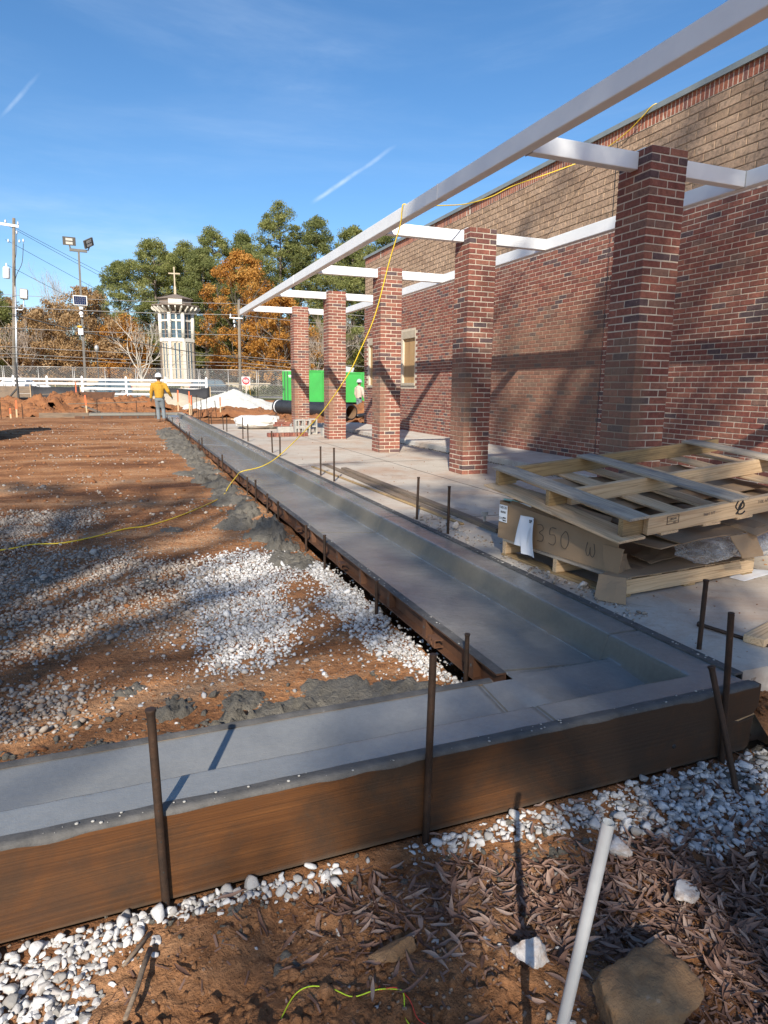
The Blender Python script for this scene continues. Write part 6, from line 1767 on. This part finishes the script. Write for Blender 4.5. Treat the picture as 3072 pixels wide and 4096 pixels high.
# ================================================================ PEOPLE
def body(name, parts, mat, parent, vox=.018):
    """limbs as tapered chains and ellipsoids merged into one continuous surface"""
    mb = MB()
    for p in parts:
        if p[0] == 't': mb.tube(p[1], p[2], 12, sq=p[3] if len(p) > 3 else None)
        else: mb.ball(p[1], p[2], 14, 10)
    o = mb.build(name, mat, parent)
    rm = o.modifiers.new('remesh', 'REMESH'); rm.mode = 'VOXEL'; rm.voxel_size = vox; rm.use_smooth_shade = True
    s = o.modifiers.new('smooth', 'SMOOTH'); s.iterations = 4; s.factor = .5
    return o
def hand(parent, w, d, side, mat):
    """palm with four unequal curled fingers and a thumb from its side; w wrist, d arm direction"""
    w, d = Vector(w), Vector(d).normalized(); s_ = d.cross(Vector((0, 1, 0))).normalized()*side; f = s_.cross(d).normalized()
    P = [('b', tuple(w+d*.045), (.035, .035, .045))]
    for k, (l, off) in enumerate(((.062, -.030), (.072, -.010), (.068, .010), (.055, .028))):
        b0 = w+d*.075+f*off
        P.append(('t', [b0, b0+d*l*.5+s_*.008, b0+d*l*.85+s_*.026], [.0095, .009, .008]))
    P.append(('t', [w+d*.03-f*.03, w+d*.06-f*.055+s_*.01, w+d*.085-f*.058+s_*.02], [.012, .011, .009]))
    return body('hand', P, mat, parent, .007)
def worker(label, loc, rotz, hood, hatm, pose, legs=True, glove=True):
    t = thing('person', label, 'person', loc, rotz)
    # facing +y; z from the soles
    LS_, RS_ = Vector((-.20, 0, 1.42)), Vector((.20, 0, 1.42))
    le, lw, re, rw = (Vector(v) for v in pose['arms'])
    lk, la, rk, ra = (Vector(v) for v in pose['legs'])
    tp = body('body', [('b', (0, .02, 1.655), (.078, .098, .115)), ('t', [(0, 0, 1.45), (0, .01, 1.58)], [.062, .056]), ('b', (0, .125, 1.635), (.016, .022, .02)), ('b', (-.08, .01, 1.645), (.015, .02, .03)), ('b', (.08, .01, 1.645), (.015, .02, .03)), ('t', [(0, 0, 1.0), (0, 0, 1.45)], [.12, .12]), ('t', [LS_, le, lw], [.05, .042, .03]), ('t', [RS_, re, rw], [.05, .042, .03]), ('t', [(-.09, 0, .95), lk, la], [.075, .055, .04]), ('t', [(.09, 0, .95), rk, ra], [.075, .055, .04])], M['skin'], t)
    mb = MB(); mb.ball((0, .0, 1.675), (.088, .10, .10)); o = mb.build('hair', M['hair'], t, smooth=True)
    for sx in (-1, 1):
        mb = MB(); mb.ball((sx*.032, .110, 1.66), .010, 8, 6); mb.build('eye', M['hair'], t)
    mb = MB(); mb.box((-.025, .108, 1.59), (.025, .116, 1.598)); mb.build('mouth', M['boot'], t)
    sh = body('sweatshirt', [('t', [(0, 0, .93), (0, 0, 1.06), (0, 0, 1.28), (0, 0, 1.42), (0, 0, 1.50)], [.165, .175, .195, .19, .10], .78), ('b', (0, -.05, 1.49), (.13, .10, .065)), ('t', [(-.12, 0, 1.43), LS_+Vector((-.02, 0, .0)), le, lw-(lw-le)*.08], [.085, .085, .072, .05]), ('t', [(.12, 0, 1.43), RS_+Vector((.02, 0, 0)), re, rw-(rw-re)*.08], [.085, .085, .072, .05])], hood, t)
    hp = MB(); hp.lathe([(.145, 1.705), (.15, 1.715), (.125, 1.718), (.118, 1.77), (.098, 1.82), (.06, 1.85), (.001, 1.858)], 20, (0, 0, 0)); hp.v = [(x, y*1.15+.01+(.05 if (z < 1.716 and y > .08) else 0), z) for x, y, z in hp.v]; ho = hp.build('hard_hat', hatm, t, smooth=True)
    mb = MB(); mb.tube([(0, -.13, 1.745), (0, -.08, 1.84), (0, .02, 1.868), (0, .1, 1.83), (0, .14, 1.75)], .014, 6); mb.build('ridge', hatm, ho, smooth=True)
    if legs:
        body('trousers', [('t', [(0, 0, .82), (0, 0, .97)], [.15, .155], .75), ('t', [(-.085, 0, .9), lk, la+Vector((0, 0, .02))], [.105, .075, .065]), ('t', [(.085, 0, .9), rk, ra+Vector((0, 0, .02))], [.105, .075, .065])], M['denim'], t)
        for a in (la, ra):
            body('boot', [('t', [a+Vector((0, 0, .06)), a+Vector((0, -.01, -.04))], [.062, .06]), ('t', [a+Vector((0, -.03, -.06)), a+Vector((0, .09, -.065)), a+Vector((0, .17, -.075))], [.05, .05, .032], .8)], M['boot'], t, .014)
    hand(t, lw, lw-le, 1, M['glove'] if glove else M['skin']); hand(t, rw, rw-re, -1, M['glove'] if glove else M['skin'])
    if legs:
        mb = MB(); mb.box((.12, -.10, .90), (.20, -.02, .99), ch=.01); mb.build('tool_pouch', M['trim_dark'], t)
    return t
worker('worker in a mustard sweatshirt, jeans and white hard hat walking away', (1.28, 26.4, -.22), radians(-14), M['hoodie'], M['hat'], dict(arms=((-.30, .06, 1.14), (-.33, .10, .90), (.34, -.06, 1.18), (.42, .12, .98)), legs=((-.09, .08, .50), (-.07, .02, .09), (.10, .10, .52), (.14, -.02, .11))))
worker('worker in a beige sweatshirt and grey hard hat behind the clay mound', (10.85, 30.9, -.29), radians(-70), M['hoodie_tan'], M['hat_grey'], dict(arms=((-.30, .02, 1.14), (-.30, .12, .90), (.30, .02, 1.14), (.30, .12, .90)), legs=((-.09, .02, .50), (-.09, 0, .09), (.09, .02, .50), (.09, 0, .09))))

# ================================================================ TREES
TG = np.random.default_rng(77)
def cards(C, n, rad, size, asp, up=.3, flat=1.0, clumpv=None, rng=TG):
    """n leaf quads around each clump centre C (k,3): returns verts, faces, shade value"""
    k = len(C); N_ = k*n
    P = rng.normal(size=(N_, 3)); P /= np.linalg.norm(P, axis=1)[:, None]
    P *= (rng.random((N_, 1))**.45)
    rad = np.repeat(np.broadcast_to(rad, (k,)), n)[:, None]
    Q = np.repeat(C, n, 0)+P*rad*np.array([1, 1, flat])
    a = rng.normal(size=(N_, 3))+P*.8+np.array([0, 0, up]); a /= np.linalg.norm(a, axis=1)[:, None]
    b = np.cross(a, rng.normal(size=(N_, 3))); b /= np.linalg.norm(b, axis=1)[:, None]
    s = size*(.6+.8*rng.random((N_, 1)))
    V = np.stack([Q-a*s*.5, Q+b*s*asp*.5, Q+a*s*.5, Q-b*s*asp*.5], 1).reshape(-1, 3)
    F = np.arange(N_*4).reshape(-1, 4)
    cv = np.repeat(clumpv if clumpv is not None else rng.random(k), n)
    return V, F, np.clip(cv*.6+rng.random(N_)*.4, .001, 1)
def branches(mb, p, d, L, r_, lev, rr, spread=.55, kids=3, up=.15, sides=5, tips=None, bend=.18):
    P_ = [p]; q = p.copy(); dd = d.copy(); n = 3
    for i in range(n):
        dd = (dd+Vector((rr.gauss(0, bend), rr.gauss(0, bend), rr.gauss(0, bend)+up*.3))).normalized()
        q = q+dd*(L/n); P_.append(q.copy())
    mb.tube(P_, [r_, r_*.85, r_*.7, r_*.5], sides if lev > 1 else 3, cap=False)
    if lev == 0:
        if tips is not None: tips.append(q)
        return
    for k in range(kids+(1 if rr.random() < .5 else 0)):
        t = rr.uniform(.35, 1.0); i = min(n-1, int(t*n)); b0 = P_[i].lerp(P_[i+1], t*n-i)
        nd = (dd+Vector((rr.gauss(0, spread), rr.gauss(0, spread), rr.gauss(0, spread*.6)+up))).normalized()
        branches(mb, b0, nd, L*rr.uniform(.5, .78), r_*.55, lev-1, rr, spread, kids, up, sides, tips, bend)
def pine(seed, mat, label, loc, H, rad, group='pines behind the church tower'):
    rng = np.random.default_rng(seed); rr = random.Random(seed)
    t = thing('pine_tree', label, 'tree', loc, rr.uniform(0, 6), group)
    mb = MB(); mb.tube([(0, 0, -.5), (.1, 0, H*.4), (-.1, .1, H*.75), (0, 0, H*.97)], [.32, .25, .14, .03], 8, cap=False)
    C = []
    for k in range(210):
        f = .16+.84*rng.random()**.9
        prof_ = (1.0 if f < .55 else ((1-f)/.45)**.62)*(.75 if f < .35 else 1)
        an = rng.uniform(0, 2*pi)+.0
        lob = 1.12+.22*sin(an*2+seed)+.14*sin(f*19+seed)
        r_ = 1.22*rad*prof_*lob*(.35+.65*rng.random()**.5)
        c = (r_*cos(an), r_*sin(an), H*f+.25*r_*0)
        C.append(c)
        if k % 3 == 0: mb.tube([(0, 0, c[2]-.2*r_), (c[0]*.55, c[1]*.55, c[2]-.1), (c[0], c[1], c[2])], [.07, .05, .02], 4, cap=False)
    C = np.array(C)
    mb.build('trunk', M['bark'], t, smooth=True)
    V, F, r3 = cards(C, 165, rng.uniform(.6, 1.35, len(C)), .34, .32, .35, .66, None, rng)
    npmesh('crown', V, F, M[mat], t, rnd=r3)
    return t
PN = [(5.6, 111.7, 22.8, 5.4, 'pine with a broad crown directly behind the tower cross'), (10.6, 116.3, 23.5, 5.0, 'pine rising just right of the tower cross'), (14.7, 112.5, 25.4, 5.2, 'pine above the left half of the orange tree'), (19.8, 114.8, 25.5, 4.6, 'pine above the right half of the orange tree'), (24.2, 106.5, 28.6, 5.2, 'tallest pine standing above all other trees'), (30.1, 106.4, 27.2, 4.2, 'second tallest pine right of the tallest'), (34.1, 100.4, 24.9, 5.0, 'pine partly behind the white front beam'), (39.7, 100.4, 25.0, 4.8, 'pine just left of the building corner'), (33.9, 91.7, 20.0, 5.0, 'lower yellow-green pine under the white beam'), (45, 98, 23.4, 4.8, 'pine hidden behind the building corner'), (-16.4, 104.9, 15.1, 2.6, 'small dark pine at the far left edge'), (0.5, 118, 20.0, 4.8, 'pine at the left end of the pine row'), (8.3, 121, 22.5, 5.2, 'pine filling the row behind the tower cap'), (12.6, 108, 21.0, 4.6, 'pine between the cross and the orange tree'), (27.5, 112, 24.5, 4.8, 'pine filling the gap right of the tallest pine'), (22, 118, 23.5, 5, 'pine standing left of the tallest pine'), (37, 108, 24.5, 5, 'pine filling the row over the far rafters'), (40.5, 88, 17, 4.5, 'low yellow-green pine beside the building corner')]
for i, (x, y, H, r_, lb_) in enumerate(PN):
    pine(500+i, 'pine_leaf' if i in (1, 2, 8, 9, 12, 4) else ('pine_leaf2' if i % 2 else 'pine_leaf'), lb_, (x, y, 0), H, r_)
def broad(seed, mat, label, loc, H, rad, nc=110, nl=120, size=.26, z0=.14, cat='tree', name='autumn_tree', lev=3, crad=(.6, 1.2), bark='bark', asp=.6):
    rng = np.random.default_rng(seed); rr = random.Random(seed)
    t = thing(name, label, cat, loc, rr.uniform(0, 6), 'autumn trees')
    mb = MB(); mb.tube([(0, 0, -.4), (.1, .05, H*.2), (0, .1, H*.4)], [.30, .24, .18], 8, cap=False)
    for k in range(9):
        an = k*2.4; branches(mb, Vector((.05, .05, H*(.14+.035*k))), Vector((cos(an), sin(an), 1.1)).normalized(), H*.34, .11, lev, rr, .5, 2, .22, 4)
    mb.build('trunk', M[bark], t, smooth=True)
    C = []
    while len(C) < nc:
        f = rng.uniform(z0, 1); an = rng.uniform(0, 2*pi)
        prof_ = max(.05, (sin(pi*min(1, (f-z0)/(1-z0)*.86+.14)))**.65)
        r_ = rad*prof_*(1+.22*sin(3*an+seed)+.15*sin(f*14+an))*rng.random()**.42
        C.append((r_*cos(an), r_*sin(an), H*f))
    V, F, r3 = cards(np.array(C), nl, rng.uniform(*crad, nc), size, asp, .1, .8, None, rng)
    npmesh('crown', V, F, M[mat], t, rnd=r3)
    return t
broad(601, 'orange_leaf', 'large orange autumn tree right of the tower', (16.5, 97.5, 0), 19.4, 6.3, 170, 150, .27)
broad(602, 'orange_leaf', 'lower orange autumn tree behind the slender utility pole', (20.2, 90.7, 0), 13.2, 5.0, 130, 140, .26)
broad(603, 'brown_leaf', 'large brown autumn tree behind the light pole', (-4.6, 106.2, 0), 14.3, 7.6, 230, 130, .28, .05)
broad(604, 'brown_leaf', 'brown thin-leaved tree behind the left utility pole', (-15, 113.3, 0), 13.0, 6.4, 190, 110, .27, .05)
broad(605, 'orange_leaf', 'small orange-brown tree left of the pale bare tree', (.6, 104.0, 0), 10.6, 4.4, 120, 110, .25, .06)
broad(606, 'brown_leaf', 'low brown tree between the two left poles', (-10.2, 104.6, 0), 11.0, 5.6, 180, 100, .26, .05)
broad(607, 'brown_leaf', 'brown tree at the far left edge of the wood', (-21.7, 116, 0), 13, 6.5, 150, 100, .26, .06)
broad(608, 'orange_leaf', 'orange tree seen between the two far columns', (26.2, 94, 0), 8.5, 4.2, 90, 110, .25, .1)
def bare(seed, label, loc, H, mat='twig', kids=3, spread=.42, sc=1.0, up=.32):
    rr = random.Random(seed)
    t = thing('bare_tree', label, 'tree', loc, 0, 'bare trees')
    mb = MB(); mb.tube([(0, 0, -.4), (.05, 0, H*.18), (0, .05, H*.34)], [.17*sc, .14*sc, .10*sc], 7, cap=False); mb.build('trunk', M[mat], t, smooth=True)
    mb = MB()
    for k in range(7):
        an = k*2.3+seed; branches(mb, Vector((0, 0, H*(.14+.03*k))), Vector((cos(an)*.75, sin(an)*.75, 1.0)).normalized(), H*.36, .085*sc, 4, rr, spread, kids, up, 4)
    mb.build('crown', M[mat], t)
bare(701, 'grey leafless tree rising left of the light pole', (-7.7, 117, 0), 18.5, 'twig', 3)
bare(702, 'grey leafless tree rising right of the light pole', (-2.6, 118, 0), 17.0, 'twig', 3)
bare(703, 'pale-barked leafless tree just left of the tower', (2.4, 94.0, 0), 10.6, 'pale_bark', 2, .45, 1.1, .25)
bare(704, 'leafless brown tree seen between the far columns', (27.6, 89.8, 0), 11.1, 'twig', 3, .5)
bare(705, 'low leafless tree left of the farthest column', (24.5, 87.5, 0), 8.8, 'twig', 3, .5)
bare(706, 'leafless tree at the far left edge behind the fence', (-17.6, 105.5, 0), 9, 'twig', 3, .5)
bare(707, 'leafless tree seen left of the building corner', (33.5, 86, 0), 10, 'twig', 3, .5)
bare(708, 'small leafless tree beside the brown tree at the left', (-12.5, 101, 0), 9, 'twig', 3, .5)
# undergrowth closing the wood at ground level
C = np.stack([TG.uniform(-75, 95, 1500), TG.uniform(112, 132, 1500), np.abs(TG.normal(0, 4.0, 1500))+.3], 1)
V, F, r3 = cards(C, 50, 1.5, .5, .55)
npmesh('woodland', V, F, M['brown_leaf'], rnd=r3, kind='stuff')
C = np.stack([TG.uniform(-70, 90, 1100), TG.uniform(122, 140, 1100), TG.uniform(1, 9.5, 1100)], 1)
V, F, r3 = cards(C, 50, 1.8, .6, .5)
npmesh('woodland', V, F, M['pine_leaf2'], rnd=r3, kind='stuff')
C = np.stack([TG.uniform(3, 30, 160), TG.uniform(76, 77.5, 160), TG.uniform(.2, .9, 160)], 1)
V, F, r3 = cards(C, 90, .45, .16, .6)
npmesh('hedge', V, F, M['ever_leaf'], rnd=r3, label='low clipped hedge along the far side of the street', cat='hedge')
# ---------------------------------------------------------------- oaks behind the photographer that throw the dappled shade
n1, n2 = Vector((cos(_az), -sin(_az), 0)), Vector((sin(_az), cos(_az), 0))
def shade_pt(a, b, h):
    p = n1*a+n2*h; return (p.x, p.y, b-h*math.tan(_el))
def oak(label, a0, h0, clumps, seed, nl, trunkr=.35):
    rr = random.Random(seed); rng = np.random.default_rng(seed)
    base = n1*a0+n2*h0
    t = thing('oak_tree', label, 'tree', (base.x, base.y, -.4), 0, 'oaks behind the photographer')
    C = np.array([shade_pt(a, b, h0+rng.uniform(-2.2, 2.2)) for a, b, r_, w in clumps])-np.array([base.x, base.y, -.4])
    top = C[:, 2].max()
    mb = MB(); mb.tube([(0, 0, 0), (.1, .1, top*.3), (0, .1, top*.6), (.1, 0, top*.9)], [trunkr, trunkr*.8, trunkr*.5, .05], 10, cap=False)
    for c in C[::2]:
        z = min(c[2]*.8, max(3.0, c[2]-2.0)); mb.tube([(0, .05, z), (c[0]*.5, c[1]*.5, z+(c[2]-z)*.6), tuple(c)], [.07, .045, .015], 5, cap=False)
    mb.build('trunk', M['bark'], t, smooth=True)
    VV, FF, RR, o_ = [], [], [], 0
    for (a, b, r_, w), c in zip(clumps, C):
        V, F, r3 = cards(c[None], int(nl*w), r_, .15, .42, 0, 1, None, rng); VV.append(V); FF.append(F+o_); o_ += len(V); RR.append(r3)
    npmesh('crown', np.concatenate(VV), np.concatenate(FF), M['oak_leaf'], t, rnd=np.concatenate(RR))
sr = random.Random(5)
dense = []
for i in range(150):
    a, b = sr.uniform(-.05, 2.45), sr.uniform(-1.0, 7.4)
    if a > 1.9 and b < 2.5: continue
    if b > 5.2 and a < .55: continue
    dense.append((a, b, sr.uniform(.28, .5), 1.0))
for i in range(40): dense.append((sr.uniform(-.5, .3), sr.uniform(-1.2, 1.15), sr.uniform(.2, .34), .62))
dense = [q for q in dense if not (.2-q[2]*.7 < q[0] < .4+q[2]*.7 and .72-q[2]*.6 < q[1] < 1.1+q[2]*.6)]
dense = [q for q in dense if q[1] > 1.1 or sr.random() < .6]
for a, b in ((.08, .5), (.5, .52), (.58, .55), (.02, .75), (.55, .75), (.0, .95), (.56, .98), (.6, 1.2), (.05, 1.22), (.2, 1.32), (.36, 1.34), (.5, 1.34)): dense.append((a, b, .13, .7))
for i in range(95): dense.append((sr.uniform(2.45, 4.4), sr.uniform(4.6, 10.5), sr.uniform(.2, .42), .62))
for i in range(16): dense.append((sr.uniform(.4, 2.3), sr.uniform(7.5, 12), sr.uniform(.16, .34), .7))
for i in range(26):
    t_ = i/25; dense.append((1.7-2.05*t_+sr.gauss(0, .12), 5.6+2.55*t_+sr.gauss(0, .14), .3, .8))
oak('leafy oak behind the photographer shading the kerb corner', 1.2, -16, dense, 11, 60)
sparse = []
for i in range(70):
    a, b = sr.uniform(-6.5, 0.1), sr.uniform(1.5, 6.8)
    if b > 5.2 and a > -1.6: continue
    if -1.5 < a < -.75 and 1.4 < b < 3.0: continue
    for q in range(3): sparse.append((a+(q-1)*.3+sr.gauss(0, .05), b+sr.gauss(0, .08), sr.uniform(.12, .26), .42))
for a, b in ((-.5, 2.0), (-.3, 2.6), (-.2, 1.5), (-.6, 3.0), (-.1, 3.3), (-.45, 3.7), (-.9, 4.1)): sparse.append((a, b, .32, .8))
for a, b in ((-1.25, -.1), (-1.05, .15), (-1.35, .35), (-.75, -.25)): sparse.append((a, b, .12, .5))
oak('sparse oak behind the photographer dappling the dirt lot', -3.0, -18, sparse, 13, 60)
